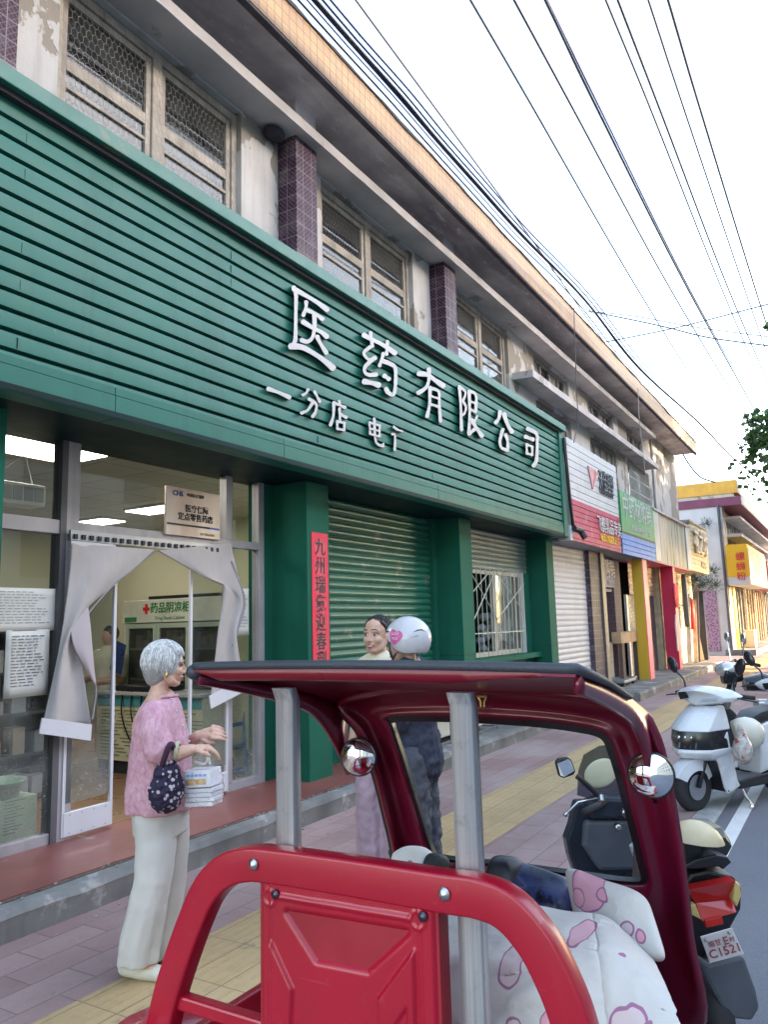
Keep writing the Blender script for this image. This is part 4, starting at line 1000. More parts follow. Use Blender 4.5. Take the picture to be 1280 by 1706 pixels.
for x in (ax0 - .06, (ax0 + ax1) / 2, ax1 + .1): m_.tube([(x, 4.22, .17), (x, 4.22, .84)], .008, 6)
m_.build('wire_cage', plain('dark_wire', (.1, .12, .12, 1), .5, .4), ac)
c = pZ(1032, 1141, .17)
t = thing('platform_scale', 'low grey metal platform scale standing in front of the tiled column', 'scale', c)
MB().box(c.x - .5, c.y - .25, .24, c.x + .5, c.y + .25, .3).build('platform', plain('grey_scale', (.22, .24, .26, 1), .4, .4), t, bevel=.01)
m_ = MB()
for dx in (-.42, .42):
    for dy in (-.2, .2): m_.box(c.x + dx - .03, c.y + dy - .03, .17, c.x + dx + .03, c.y + dy + .03, .24)
m_.build('foot', RUBBER, t)
m_ = MB().tube([(c.x + .5, c.y - .2, .27), (c.x + .75, c.y - .2, .3), (c.x + .78, c.y - .2, .18)], .015, 8); m_.build('handle', STEEL, t)
t = thing('wooden_bench', 'narrow bare wooden bench across the dark doorway', 'bench', (17.4, 4.35, .17))
a = pY(1031, 1052, 4.35); b = pY(1061, 1068, 4.35)
MB().box(a.x, 4.3, b.z, b.x, 4.5, a.z - .02).build('board', plain('raw_wood', (.4, .25, .14, 1), .7, streak=.3), t)
m_ = MB()
for x in (a.x + .1, b.x - .15): m_.box(x, 4.32, .17, x + .08, 4.4, b.z)
m_.build('leg', plain('dark_wood', (.09, .05, .04, 1), .7), t)
# camera on the sign end
q = pY(958, 885, 4.0)
t = thing('security_camera', 'black bullet camera on a white arm at the end of the green sign', 'camera', q)
MB().tube([pY(953, 888, 4.0), pY(966, 881, 3.95)], [.025, .03], 10).build('arm', WHITE, t)
MB().tube([pY(957, 880, 3.95), pY(968, 884, 3.92), pY(976, 897, 3.85)], [.05, .06, .055], 12).build('body', BLACKP, t, smooth=True, angle=40)
MB().box(12.87, 3.99, 2.93, 12.97, 4.2, 3.18).build('junction_box', WHITE, t)
t = MB().tube(spline([pY(940, 730, 4.0), pY(945, 780, 3.98), pY(951, 840, 3.99), pY(957, 884, 4.0)]), .03, 8).build('black_conduit', BLACKP, None, smooth=True)
tag(t, 'thick black cable running down between the green sign and the white sign', 'cable')
# cloth and paper on the crimson column, lantern and boards
t = MB().prism([pY(1128, 990, 4.1), pY(1139, 1080, 4.12), pY(1131, 1085, 4.1), pY(1127, 1040, 4.1)], (0, .03, 0)).build('pale_cloth', plain('pale_cloth', (.55, .53, .56, 1), .9)); tag(t, 'pale cloth hanging beside the crimson column', 'cloth')
q = pY(1127, 992, 4.07); t = MB().ball(q, (.3, .05, .34), seg=14, rings=8).build('red_bow', plain('red_cloth', (.6, .02, .06, 1), .7), None, smooth=True); tag(t, 'red cloth bow tied near the top of the crimson column', 'bow')
q = pY(1152, 1022, 4.3); t = MB().lathe(q, (0, 0, 1), [(.04, -.5), (.1, -.42), (.13, 0), (.1, .42), (.04, .5)], 16).build('red_lantern', plain('red_lantern', (.55, .02, .02, 1), .6), None, smooth=True); tag(t, 'long red lantern hanging outside the last shop', 'lantern')
q = pY(1143, 1000, 4.3); t = MB().lathe(q, (0, 0, 1), [(.05, -.8), (.08, -.7), (.08, .7), (.05, .8)], 14).build('grey_duct', plain('grey_duct', (.1, .11, .13, 1), .5), None, smooth=True); tag(t, 'dark grey upright duct beside the red lantern', 'duct')
random.seed(11)
labs = ['pale board leaning beside the last shutter', 'tall black pole leaning against the last shop', 'raw timber board leaning near the lantern', 'dark plank leaning right of the lantern', 'short timber stick leaning on the kerb end', 'grey plank leaning at the shop corner']
for i, (x0, x1, c_) in enumerate(((1147, 1150, (.6, .5, .36, 1)), (1166, 1176, (.03, .03, .035, 1)), (1157, 1161, (.5, .36, .22, 1)), (1161, 1165, (.1, .08, .08, 1)), (1163, 1172, (.45, .33, .2, 1)), (1170, 1180, (.42, .4, .36, 1)))):
    p, q = pY(x0, [990, 985, 1000, 985, 1060, 990][i], 4.35), pY(x1, [1108, 1105, 1108, 1106, 1108, 1100][i], 4.2); q.z = max(q.z, .17)
    tag(MB().bar(p, q, .12 if i != 1 else .2, .06).build('leaning_board', plain('board', c_, .8, streak=.4)), labs[i], 'board', 'boards leaning at the last shop')

# ================================================================ YELLOW BUILDING
XB = 33.4
Y2 = thing('yellow_trim_building', 'white building with yellow parapet and maroon slab beyond the grey shop row', 'building', (XB, 5, 0))
WH2 = plain('flaking_white_wall', (.55, .53, .53, 1), .9, var=.1, scale=1, spots=((.45, .33, .22, 1), .6, .64), streak=.12)
MB().box(XB, 4.25, 0, XB + 40, 14, 5.93).build('wall', WH2, Y2)
MB().box(XB + .02, 4.1, 0, XB + .9, 4.2495, 5.93).build('corner_pier', LEDGE, Y2)
MB().box(XB - .05, 3.36, 5.93, XB + 40, 14, 6.27).build('maroon_slab', plain('maroon_edge', (.17, .035, .075, 1), .6, var=.15), Y2)
MB().box(XB + .02, 3.33, 5.94, XB + 40, 3.359, 6.26).build('slab_face', plain('sunlit_slab', (.62, .58, .54, 1), .8), Y2)  # pale front puts the sunlight on the slab edge into its colour
MB().box(XB - .03, 3.47, 6.42, XB + 40, 14, 6.95).build('parapet', plain('yellow_parapet', (.6, .3, .04, 1), .6, var=.1, streak=.2), Y2)
MB().box(XB + .01, 3.6, 6.27, XB + 40, 14, 6.42).build('parapet_foot', plain('stained_white', (.5, .42, .34, 1), .8, spots=((.3, .2, .12, 1), 2, .6)), Y2)
MB().box(XB + .05, 3.44, 6.43, XB + 40, 3.4695, 6.9).build('parapet_face', plain('pale_parapet', (.6, .56, .5, 1), .8), Y2)
MOSA = Mat('purple_mosaic'); v_ = MOSA.n('TexVoronoi'); v_.inputs['Scale'].default_value = 14; MOSA.l(MOSA.co(), v_.inputs['Vector'])
c_ = MOSA.mix(MOSA.ramp(v_.outputs['Distance'], .25, .5), (.16, .04, .12, 1), (.4, .26, .36, 1)); MOSA.set(c_, .5)
a, b = pX(1167, 985, XB - .02), pX(1203, 1088, XB - .02)
MB().box(XB - .02, b.y, .15, XB - .003, a.y, a.z).build('mosaic_panel', MOSA.m, Y2)
m_ = MB().tube([pX(1197, 842, XB - .06), pX(1222, 1092, XB - .06)], .055, 8); m_.build('drain_pipe', plain('dark_pipe', (.06, .06, .075, 1), .5), Y2)
MB().box(XB + 1.0, 3.55, 4.75, XB + 40, 4.2, 4.88).build('upper_ledge', LEDGE, Y2); MB().box(XB + 1.0, 3.55, 5.5, XB + 40, 4.2, 5.6).build('upper_ledge', LEDGE, Y2)
random.seed(8)
for i in range(9):
    x = XB + 1.4 + i * 3.4
    m_ = MB().box(x, 4.2, 3.9, x + 2.6, 4.2495, 5.75); fr = m_.build('window', plain('dark_window', (.07, .08, .09, 1), .2), Y2)
    m_ = MB()
    for d in (0, .85, 1.7, 2.5): m_.box(x + d, 4.15, 3.9, x + d + .1, 4.1995, 5.75)
    m_.build('window_frame', plain('pale_frame', (.4, .4, .4, 1), .6), fr)
MB().box(XB + .9, 4.05, .15, XB + 1.6, 4.249, 2.9).build('yellow_pier', YEL, Y2)
for i in range(6):
    x = XB + 1.7 + i * 4.2
    m_ = MB().box(x, 4.2, .2, x + 3.4, 4.2495, 2.8); fr = m_.build('shop_glazing', plain('shop_interior_%d' % i, random.choice([(.12, .14, .13, 1), (.3, .2, .08, 1), (.2, .05, .1, 1)]), .2, var=.5), Y2)
    m_ = MB()
    for d in (0, 1.1, 2.2, 3.3): m_.box(x + d, 4.12, .2, x + d + .09, 4.1995, 2.8)
    m_.build('glazing_frame', WOOD, fr)
structure(MB().box(XB - .2, 3.3, -.05, XB + 40, 4.4, .22).build('shop_step_far', STEPC))
XS = XB - 1.2
a, b = pX(1209, 908, XS), pX(1251, 973, XS); c = pX(1209, 962, XS)
N5 = thing('noodle_sign', 'yellow box sign with three red characters on the yellow trim building', 'shop sign', (XS + 1, (a.y + b.y) / 2, b.z))
MB().box(XS, b.y, c.z, XS + 7, a.y, a.z).build('yellow_box', plain('yellow_sign', (.72, .38, .012, 1), .45, var=.05), N5)
MB().box(XS + .01, b.y + .01, b.z, XS + 7, a.y, c.z - .003).build('white_base', WHITE, N5)
MB().box(XS + .05, b.y - .03, b.z, XS + 7, b.y - .003, a.z - .15).build('street_face', plain('orange_print', (.55, .35, .28, 1), .5, var=.35, scale=2), N5)
for i, ch in enumerate('螺蛳粉'):
    q = pX(1234 + i * 1.3, 928 + i * 16.5, XS); text('character', ch, RLET, N5, (XS - .01, q.y, q.z), (0, -1, 0), (0, 0, 1), .34, .004, .012)
random.seed(21)
for i, (x, c_, l) in enumerate(((8.5, (.35, .04, .04, 1), 'crimson box sign beyond the yellow noodle sign'), (14, (.12, .15, .35, 1), 'blue box sign along the far shop row'), (20, (.5, .2, .1, 1), 'orange box sign at the far end of the row'))):
    t = thing('box_sign', l, 'shop sign', (XB + x, 3.6, 2.8)); MB().box(XB + x, 3.3, 2.8, XB + x + 4.5, 4.1, 4.1).build('box', plain('box_%d' % i, c_, .5, var=.2), t); MB().box(XB + x + .3, 3.285, 3.1, XB + x + 4.2, 3.299, 3.8).build('panel', WHITE, t)
tag(MB().box(XB + 1.8, 3.5, .22, XB + 2.5, 3.9, .95).build('white_bin', WHITE, None, bevel=.03), 'white box standing on the step below the yellow noodle sign', 'box')
# across the street: an unseen block added to shade this pavement
OB = thing('added_shade_block', 'unseen pale block added across the street to shade the near pavement', 'building', (2, -16, 0))
MB().box(-32, -20, 0, 30, -13, 13.2).build('wall', plain('beige_render', (.42, .38, .34, 1), .9), OB)
for fl in range(3):
    m_ = MB()
    for i in range(14): m_.box(-30 + i * 4.1, -13.0, 3.4 + fl * 2.9, -28 + i * 4.1, -12.95, 5 + fl * 2.9)
    m_.build('window_row', plain('dark_window_glass', (.08, .09, .1, 1), .1), OB)
# ================================================================ TREES
BARK = plain('bark', (.13, .1, .08, 1), .9, var=.3, scale=8, bump=.8, bscale=30)
def leafmat(name, c, c2):
    m = Mat(name); v = m.noise(1.7, 4); a = m.mix(m.ramp(v, .35, .65), c, c2); a = m.mix(m.math('MULTIPLY', m.ramp(m.noise(25, 2), .5, .7), .4), a, dk(c2, 1.5)); m.set(a, .55)
    t = m.n('BsdfTranslucent'); m.put(t.inputs[0], a); mx = m.n('MixShader'); mx.inputs[0].default_value = .3
    m.l(m.b.outputs[0], mx.inputs[1]); m.l(t.outputs[0], mx.inputs[2]); m.l(mx.outputs[0], m.out.inputs[0]); return m.m
LEAF = leafmat('street_tree_leaf', (.045, .1, .028, 1), (.075, .15, .04, 1)); NEED = leafmat('pine_needle', (.018, .04, .025, 1), (.03, .06, .03, 1))
def leaves(mb, c, r, n, size, seed):
    rnd = random.Random(seed)
    for i in range(n):
        d = Vector((rnd.gauss(0, 1), rnd.gauss(0, 1), rnd.gauss(0, .8))); d = d.normalized() * r * (rnd.random() ** .45)
        p = Vector(c) + d; a = Vector((rnd.gauss(0, 1), rnd.gauss(0, 1), rnd.gauss(0, .5))).normalized(); b = a.cross(Vector((rnd.gauss(0, 1), rnd.gauss(0, 1), rnd.gauss(0, 1)))).normalized()
        s = size * rnd.uniform(.6, 1.25); o = len(mb.v); nn = a.cross(b) * s * .15
        for (u, v, w) in ((-.5, 0, 0), (-.15, .3, 1), (.1, .42, 0), (.3, .2, 1), (.55, 0, 0), (.3, -.2, 1), (.1, -.42, 0), (-.15, -.3, 1)): mb.v.append(tuple(p + a * u * s + b * v * s + nn * w))
        mb.f.append(tuple(range(o, o + 8)))
TX, TY = 21.5, -.9
tr = thing('street_tree', 'leafy street tree whose leaf tips hang into the right edge above the road', 'tree', (TX, TY, 0), 'street trees along the kerb', True)
T0x, T0y = TX, TY; TX = TY = 0.0
m_ = MB().tube([(TX, TY, 0), (TX + .05, TY, 1.5), (TX - .05, TY + .05, 3.2), (TX, TY, 4.6)], [.2, .16, .14, .1], 12)
random.seed(31); tips = []
for i in range(18):
    an = i * 2.4; L_ = random.uniform(1.2, 2.5); z = random.uniform(3.2, 4.6); e = Vector((TX + math.cos(an) * L_, TY + math.sin(an) * L_, z + random.uniform(1.0, 3.6)))
    m_.tube([(TX, TY, z), (TX + math.cos(an) * L_ * .5, TY + math.sin(an) * L_ * .5, z + (e.z - z) * .6), e], [.07, .045, .015], 7); tips += [e, Vector((TX, TY, z)).lerp(e, .65)]
m_.build('trunk', BARK, tr, smooth=True)
m_ = MB()
for i, e in enumerate(tips):
    leaves(m_, e, random.uniform(.6, 1.0), 150, .2, i)
m_.build('crown', LEAF, tr, recalc=False)
TX, TY = T0x, T0y
for k, (dx, lab) in enumerate(((5.5, 'second street tree beyond the leafy one, out past the right edge'), (10.5, 'third street tree further along the kerb'), (16, 'fourth street tree shading the far pavement'), (22, 'fifth street tree at the far end of the kerb'))):
    dup(tr, (dx, -.6 - .3 * (k % 2), 0), lab, rot=None)
for k, (dx, lab) in enumerate(((6, 'first unseen tall tree added to shade the upper facade'), (13, 'second unseen tall tree added to shade the upper facade'), (20, 'third unseen tall tree added to shade the upper facade'), (27, 'fourth unseen tall tree added to shade the upper facade'))):
    r_ = dup(tr, (dx + 1, -5.6, 0), lab); r_.scale = (1.5, 1.5, 1.5)  # enlarged trees out of view, added to keep sun off the upper walls
b_ = thing('tree_branch', 'dark leafy branch tip dangling into the right edge under the wires', 'branch', pX(1262, 730, 20.5))
m_ = MB(); m2_ = MB(); q = [pX(1250, 700, 20.5), pX(1272, 700, 20.5), pX(1258, 730, 20.5), pX(1252, 757, 20.5), pX(1290, 720, 20.5), pX(1300, 690, 20.8), pX(1278, 735, 20.7), pX(1281, 545, 20.3)]
for i, (p, rr, n) in enumerate(zip(q, (.2, .3, .25, .17, .35, .4, .25, .12), (26, 42, 34, 20, 50, 60, 34, 14))): leaves(m_, p, rr, n, .17, 70 + i) if i < 7 else leaves(m2_, p, rr, n, .17, 70 + i)
m2_.build('leaf_cluster', LEAF, b_, recalc=False)
m_.build('leaf_cluster', LEAF, b_, recalc=False)
m_ = MB().tube([(TX, TY, 4.6), (TX - .3, TY + 1.2, 5.9), q[5], q[1], q[2], q[3]], [.06, .05, .03, .018, .012, .008], 7); m_.tube([q[5], pX(1300, 600, 20.5), q[7]], [.03, .02, .01], 6); m_.build('twig', BARK, b_, smooth=True)
# pine in the gap
q0 = Vector((29.6, 4.9, 0)); pn = thing('pine_tree', 'dark green pine growing in the gap behind the floral sign', 'tree', q0)
m_ = MB().tube([q0, q0 + Vector((.1, -.1, 2)), q0 + Vector((-.1, .1, 5.0))], [.14, .11, .03], 9); tps = []
for (x, y) in ((1178, 872), (1170, 880), (1184, 885), (1187, 950), (1196, 945), (1201, 968), (1192, 975), (1180, 968), (1170, 972), (1160, 966), (1150, 965), (1145, 962), (1165, 978), (1176, 982)):
    p = pY(x, y, 4.6 + .5 * math.sin(x)); tps.append(p); m_.tube([q0 + Vector((0, 0, max(1.0, p.z - .5))), p], [.035, .012], 6)
m_.build('trunk', BARK, pn, smooth=True)
m_ = MB(); rnd = random.Random(5)
for p in tps:
    for i in range(150):
        d = Vector((rnd.gauss(0, 1), rnd.gauss(0, 1), rnd.gauss(0, 1))).normalized(); c = p + d * .26 * rnd.random() + Vector((0, 0, -.04)); e = c + (d + Vector((0, 0, .5))).normalized() * .16; s = d.orthogonal().normalized() * .012; o = len(m_.v)
        m_.v += [tuple(c - s), tuple(c + s), tuple(e)]; m_.f.append((o, o + 1, o + 2))
m_.build('crown', NEED, pn, recalc=False)

# ================================================================ WIRES
WIRE = plain('black_wire', (.03, .03, .045, 1), .5); BWIRE = plain('blue_black_wire', (.02, .04, .16, 1), .45)
def wire(pts, plane, r, name, label, mat=WIRE, ext=(1.0, .6), cat='wire', group='overhead wires above the street', sag=0):
    P = [plane(*p) for p in pts]
    a = P[0] - (P[1] - P[0]).normalized() * ext[0] * 6; e = P[-1] + (P[-1] - P[-2]).normalized() * ext[1] * 20
    Q = spline([a] + P + [e], 8)
    return tag(MB().tube(Q, r, 6).build(name, mat, None, smooth=True), label, cat, group)
Z8 = lambda z: (lambda x, y: pZ(x, y, z))
wire([(593, 0), (880, 390), (945, 482)], Z8(8.6), .014, 'overhead_wire', 'thin wire just right of the cable bundle, nearest the eave')
wire([(784, 0), (880, 165), (1062, 480), (1197, 699)], Z8(8.6), .014, 'overhead_wire', 'second wire from the eave, starting at the top centre')
wire([(857, 0), (960, 190), (1117, 480), (1233, 675)], Z8(8.8), .016, 'overhead_wire', 'third wire from the eave, left of the doubled wire')
wire([(909, 0), (1000, 190), (1146, 480), (1250, 668)], Z8(8.8), .019, 'overhead_wire', 'thick dark strand of the doubled wire, on its left')
wire([(912, 0), (1004, 188), (1149, 480), (1255, 672)], Z8(8.9), .014, 'overhead_wire', 'thin bluish strand of the doubled wire, on its right', BWIRE)
wire([(1010, 0), (1090, 195), (1203, 480), (1277, 655)], Z8(9.0), .014, 'overhead_wire', 'left wire of the close pair right of the doubled wire')
wire([(1030, 0), (1105, 195), (1214, 480), (1290, 660)], Z8(9.0), .016, 'overhead_wire', 'right wire of the close pair right of the doubled wire')
wire([(1081, 0), (1140, 180), (1241, 480), (1300, 650)], Z8(9.2), .014, 'overhead_wire', 'second wire from the right edge of the sky')
wire([(1114, 0), (1170, 190), (1259, 480), (1310, 640)], Z8(9.2), .018, 'overhead_wire', 'rightmost wire crossing the sky')
YP = lambda y: (lambda a, b: pY(a, b, y))
random.seed(13); base = [(510, 0), (572, 70), (652, 158), (714, 230), (784, 307), (863, 394), (969, 502), (1060, 615), (1160, 705), (1225, 770), (1280, 812), (1330, 850)]
labsC = ['lower loose cable of the eave bundle', 'upper cable of the eave bundle', 'thick middle cable of the eave bundle', 'second middle cable twisting in the eave bundle', 'outer blue cable of the eave bundle', 'thin cable looping below the eave bundle']
for i in range(6):
    offp = [(-4, 10), (34, -8), (14, 2), (18, 2), (25, -3), (7, 6)][i]; pts = []
    for k, (x, y) in enumerate(base):
        t = k / (len(base) - 1); w = (1 - .75 * t); j = random.uniform(-3, 3) * (1 if 0 < k < 11 else 0)
        pts.append((x + offp[0] * w + j, y + offp[1] * w + j * .8))
    wire(pts, YP(3.72 - .03 * i), [.011, .012, .019, .016, .012, .008][i], 'eave_cable', labsC[i], BWIRE if i % 3 else WIRE, (1, .4), 'cable', 'cable bundle along the eave')
XP = lambda X: (lambda a, b: pX(a, b, X))
wire([(985, 519), (1050, 532), (1110, 545), (1180, 562), (1280, 576)], XP(19), .017, 'cross_wire', 'lower sagging wire crossing from the eave to the right edge', WIRE, (0, .1), group='wires crossing the street')
wire([(985, 519), (1060, 527), (1160, 545), (1280, 561)], XP(19), .012, 'cross_wire', 'upper thin sagging wire crossing from the eave to the right edge', WIRE, (0, .1), group='wires crossing the street')
wire([(1008, 570), (1060, 560), (1140, 543), (1280, 507)], XP(20), .016, 'cross_wire', 'wire rising from the eave towards the right edge', WIRE, (0, .1), group='wires crossing the street')
wire([(957, 513), (958, 560), (961, 640), (963, 700), (957, 735)], YP(3.95), .008, 'drop_cable', 'thin cable dangling from the eave down to the white sign', WIRE, (0, 0), 'cable', 'cables dangling on the facade')
wire([(1064, 650), (1066, 700), (1073, 760), (1077, 800)], YP(3.97), .007, 'drop_cable', 'thin pale cable dangling near the end of the ledges', LEDGE, (0, 0), 'cable', 'cables dangling on the facade')
wire([(1139, 757), (1150, 775), (1168, 795), (1191, 803)], XP(29), .03, 'cable_loop', 'tangled cable loop between the two roofs', WIRE, (0, 0), 'cable', 'cables dangling on the facade')
# ================================================================ RED ELECTRIC TRICYCLE
RED = Mat('red_paint'); c_ = RED.mix(RED.ramp(RED.noise(3, 4), .3, .7), (.33, .003, .018, 1), (.41, .004, .024, 1)); c_ = RED.mix(RED.math('MULTIPLY', RED.ramp(RED.noise(40, 5, .7), .6, .78), .12), c_, (.5, .3, .3, 1)); c_ = RED.mix(RED.math('MULTIPLY', RED.ramp(RED.noise(1, 2, .5, RED.scaled((30, 6, 160))), .72, .76), .12), c_, (.45, .2, .2, 1)); c_ = RED.mix(RED.math('MULTIPLY', RED.ramp(RED.noise(5, 5, .7), .55, .75), .3), c_, (.2, .012, .02, 1)); RED.set(c_, .36, 0, .4, .22); RED.bump(RED.noise(90, 2), .03, .002); RED = RED.m
MAR = Mat('maroon_shell'); c_ = MAR.mix(MAR.ramp(MAR.noise(2, 4), .3, .7), (.12, .004, .02, 1), (.175, .007, .032, 1)); MAR.set(c_, .3, .2, .5, .35); MAR.bump(MAR.noise(6, 3), .12, .01); MAR = MAR.m
LIPM = plain('crimson_lip', (.16, .003, .014, 1), .3, 0, var=.1, coat=.1, spec=.3)
PM_ = Mat('brushed_pole'); c_ = PM_.mix(PM_.ramp(PM_.noise(1, 4, .6, PM_.scaled((90, 90, 1.2))), .3, .72), (.3, .305, .32, 1), (.6, .6, .61, 1)); c_ = PM_.mix(PM_.math('MULTIPLY', PM_.ramp(PM_.noise(24, 5, .7), .56, .7), .45), c_, (.24, .235, .23, 1)); PM_.set(c_, .36, .75); PM_.bump(PM_.noise(1, 3, .6, PM_.scaled((300, 300, 3))), .15, .002); POLE = PM_.m
TR = thing('electric_tricycle', 'red electric tricycle with maroon canopy and windscreen parked at the kerb, rear towards us', 'tricycle', (1.9, 1.0, 0))
XR = 1.5
path = spline([pX(x, y, XR) for x, y in ((268, 1730), (282, 1665), (300, 1605), (325, 1535), (350, 1480), (382, 1448), (420, 1437), (470, 1441), (600, 1460), (740, 1483), (800, 1492), (848, 1513), (893, 1562), (925, 1620), (950, 1680), (965, 1735), (975, 1790))], 6)
path = [path[0] + Vector((0, .0, -.35))] + path + [path[-1] + Vector((0, -.01, -.35))]
prof = []
for (sx, sy) in ((1, 1), (-1, 1), (-1, -1), (1, -1)):
    for k in range(4):
        a = {(1, 1): 0, (-1, 1): 90, (-1, -1): 180, (1, -1): 270}[(sx, sy)] + k * 30
        prof.append((sx * .032 + .007 * math.cos(R_(a)), sy * .019 + .007 * math.sin(R_(a))))
fr = MB().sweep(path, prof, (1, 0, 0)).build('tail_frame', RED, TR, smooth=True, angle=40)
for (x, y) in ((423, 1440), (741, 1489)):
    q = pX(x, y, XR - .027); MB().lathe(q, (-1, 0, 0), [(.0135, 0), (.0135, .004), (.009, .009), (0, .011)], 16).build('bolt', STEEL, TR, smooth=True, angle=40)
a, b = pX(280, 1647, XR), pX(437, 1688, XR)
MB().box(XR - .012, b.y - .02, .665, XR + .022, a.y - .01, .7).build('cross_rail', RED, TR, bevel=.006)
# embossed panel
YL, YR_ = pX(440, 1480, XR).y, pX(736, 1520, XR).y
def seg_d(p, a, b):
    ab = b - a; t = max(0, min(1, (p - a).dot(ab) / ab.length_squared)); return (p - a - ab * t).length
def PP(x, y): q = pX(x, y, XR); return Vector((q.y, q.z))
def poly_in(p, pl):
    c = False
    for i in range(len(pl)):
        a, b = pl[i], pl[i - 1]
        if (a.y > p.y) != (b.y > p.y) and p.x < (b.x - a.x) * (p.y - a.y) / (b.y - a.y) + a.x: c = not c
    return c
ridge = [PP(*q) for q in ((470, 1488), (690, 1524))]
cen = [PP(*q) for q in ((488, 1516), (686, 1548), (620, 1608), (536, 1592))]
lft_ = [PP(*q) for q in ((462, 1560), (499, 1640), (494, 1760), (458, 1760))]
rgt_ = [PP(*q) for q in ((700, 1575), (640, 1656), (648, 1760), (704, 1760))]
inn = [PP(*q) for q in ((690, 1668), (668, 1700), (668, 1740), (690, 1735))]
s1, s2 = PP(459, 1490), PP(705, 1527)
def soft(pl, p, w=.007):
    d = min(seg_d(p, pl[i - 1], pl[i]) for i in range(len(pl))); d = d if poly_in(p, pl) else -d
    t = max(0, min(1, d / w + .5)); return t * t * (3 - 2 * t)
def panel(u, v):
    y = YL + (YR_ - YL) * u; z = 1.04 - .74 * v; p = Vector((y, z)); h_ = 0
    h_ -= .02 * soft(cen, p, .03); h_ += .009 * soft(lft_, p) + .009 * soft(rgt_, p); h_ -= .006 * soft(inn, p, .006)
    d = seg_d(p, ridge[0], ridge[1]); h_ += .005 * max(0, 1 - (d / .008) ** 2)
    e = min(u, 1 - u) * .47; h_ -= .016 * max(0, 1 - e / .014)
    e2 = abs(e - .04); h_ += .003 * max(0, 1 - e2 / .006)
    for s_ in (s1, s2):
        d = (p - s_).length; h_ += .004 * max(0, 1 - abs(d - .017) / .005)
    return Vector((XR - .022 - h_, y, z))
MB().grid(panel, 150, 210).build('tail_panel', RED, TR, smooth=True)
MB().box(XR - .014, YR_ + .0005, .3, XR + .03, YL - .0005, 1.03).build('panel_back', plain('shadow_red', (.3, .008, .02, 1), .4), TR)
for (x, y) in ((459, 1490), (705, 1527)):
    MB().lathe(pX(x, y, XR - .0255), (-1, 0, 0), [(.011, 0), (.01, .004), (0, .006)], 14).build('screw', plain('dark_screw', (.1, .08, .1, 1), .35, .8), TR, smooth=True)
for (x, y, yb) in ((458, 1140, 1.217), (757, 1148, .737)):
    zt = 1.45
    m_ = MB(); w, d = .028, .017
    pr = [(x_ * (w - .006) + .006 * math.cos(R_(a)), y_ * (d - .006) + .006 * math.sin(R_(a))) for (x_, y_, a0) in ((1, 1, 0), (-1, 1, 90), (-1, -1, 180), (1, -1, 270)) for a in (a0, a0 + 45, a0 + 90)]
    m_.sweep([(1.545, yb, .3), (1.545, yb, .9), (1.545, yb, zt - .03), (1.53, yb, zt)], pr, (1, 0, 0))
    p = m_.build('pole', POLE, TR, smooth=True, angle=30)
# canopy
def canopy(u, v):
    x = 1.5 + .68 * v; w = 2 * u - 1
    zc = 1.492 - .055 * v - .055 * v * v; yl = 1.478 + (1.475 - 1.478) * v; yr = .468 + (.487 - .468) * v
    y = yl + (yr - yl) * u
    z = zc - .02 * v * abs(w) ** 3 - .03 * v * max(0, (abs(w) - .7) / .3) ** 2 + .006 * (1 - w * w) * (1 - v)
    return Vector((x, y, z))
MB().grid(canopy, 60, 24).build('canopy', MAR, TR, smooth=True, solid=.012)
def lip_path(n=50): return [canopy(i / n, 0) for i in range(n + 1)]
lp = lip_path()
m_ = MB(); rings = []
for i, p in enumerate(lp):
    e = min(i / 4.0, (50 - i) / 14.0); k = min(1, e) * .9 + .1
    rings.append([p + Vector(q) for q in ((.012, 0, .008), (-.012, 0, .006), (-.016, 0, -.004), (-.014, 0, -.02 * k), (-.004, 0, -.027 * k), (.05, 0, -.022 * k), (.06, 0, -.012))])
m_.loft(rings); m_.build('canopy_lip', LIPM, TR, smooth=True, angle=50)
m_ = MB(); P = [lp[0] + Vector((0.02, .02, -.006))] + [p + Vector((-.008, 0, .011)) for p in lp] + [lp[-1] + Vector((.03, -.012, .0)), canopy(1, .3) + Vector((0, -.01, .004)), canopy(1, .6) + Vector((0, -.008, .002))]
m_.tube(P, [.012] + [.0115] * len(lp) + [.01, .008, .006], 10); m_.ball(lp[0] + Vector((0, .012, -.004)), (.02, .024, .02)); m_.build('rubber_edge', plain('ribbed_rubber', (.03, .034, .045, 1), .55, bump=.4, bscale=220), TR, smooth=True)
for side in (0, 1):
    pts = []
    for v in [i / 20 for i in range(21)]:
        t = canopy(side, v); dz = .036 + .025 * v + .16 * max(0, (v - .62) / .38) ** 2.2
        pts.append((t, t + Vector((0, (.004 if side else -.004), -dz))))
    MB().add([p for a in pts for p in a], [(2 * i, 2 * i + 2, 2 * i + 3, 2 * i + 1) for i in range(20)]).build('canopy_skirt', MAR, TR, smooth=True, solid=.014)
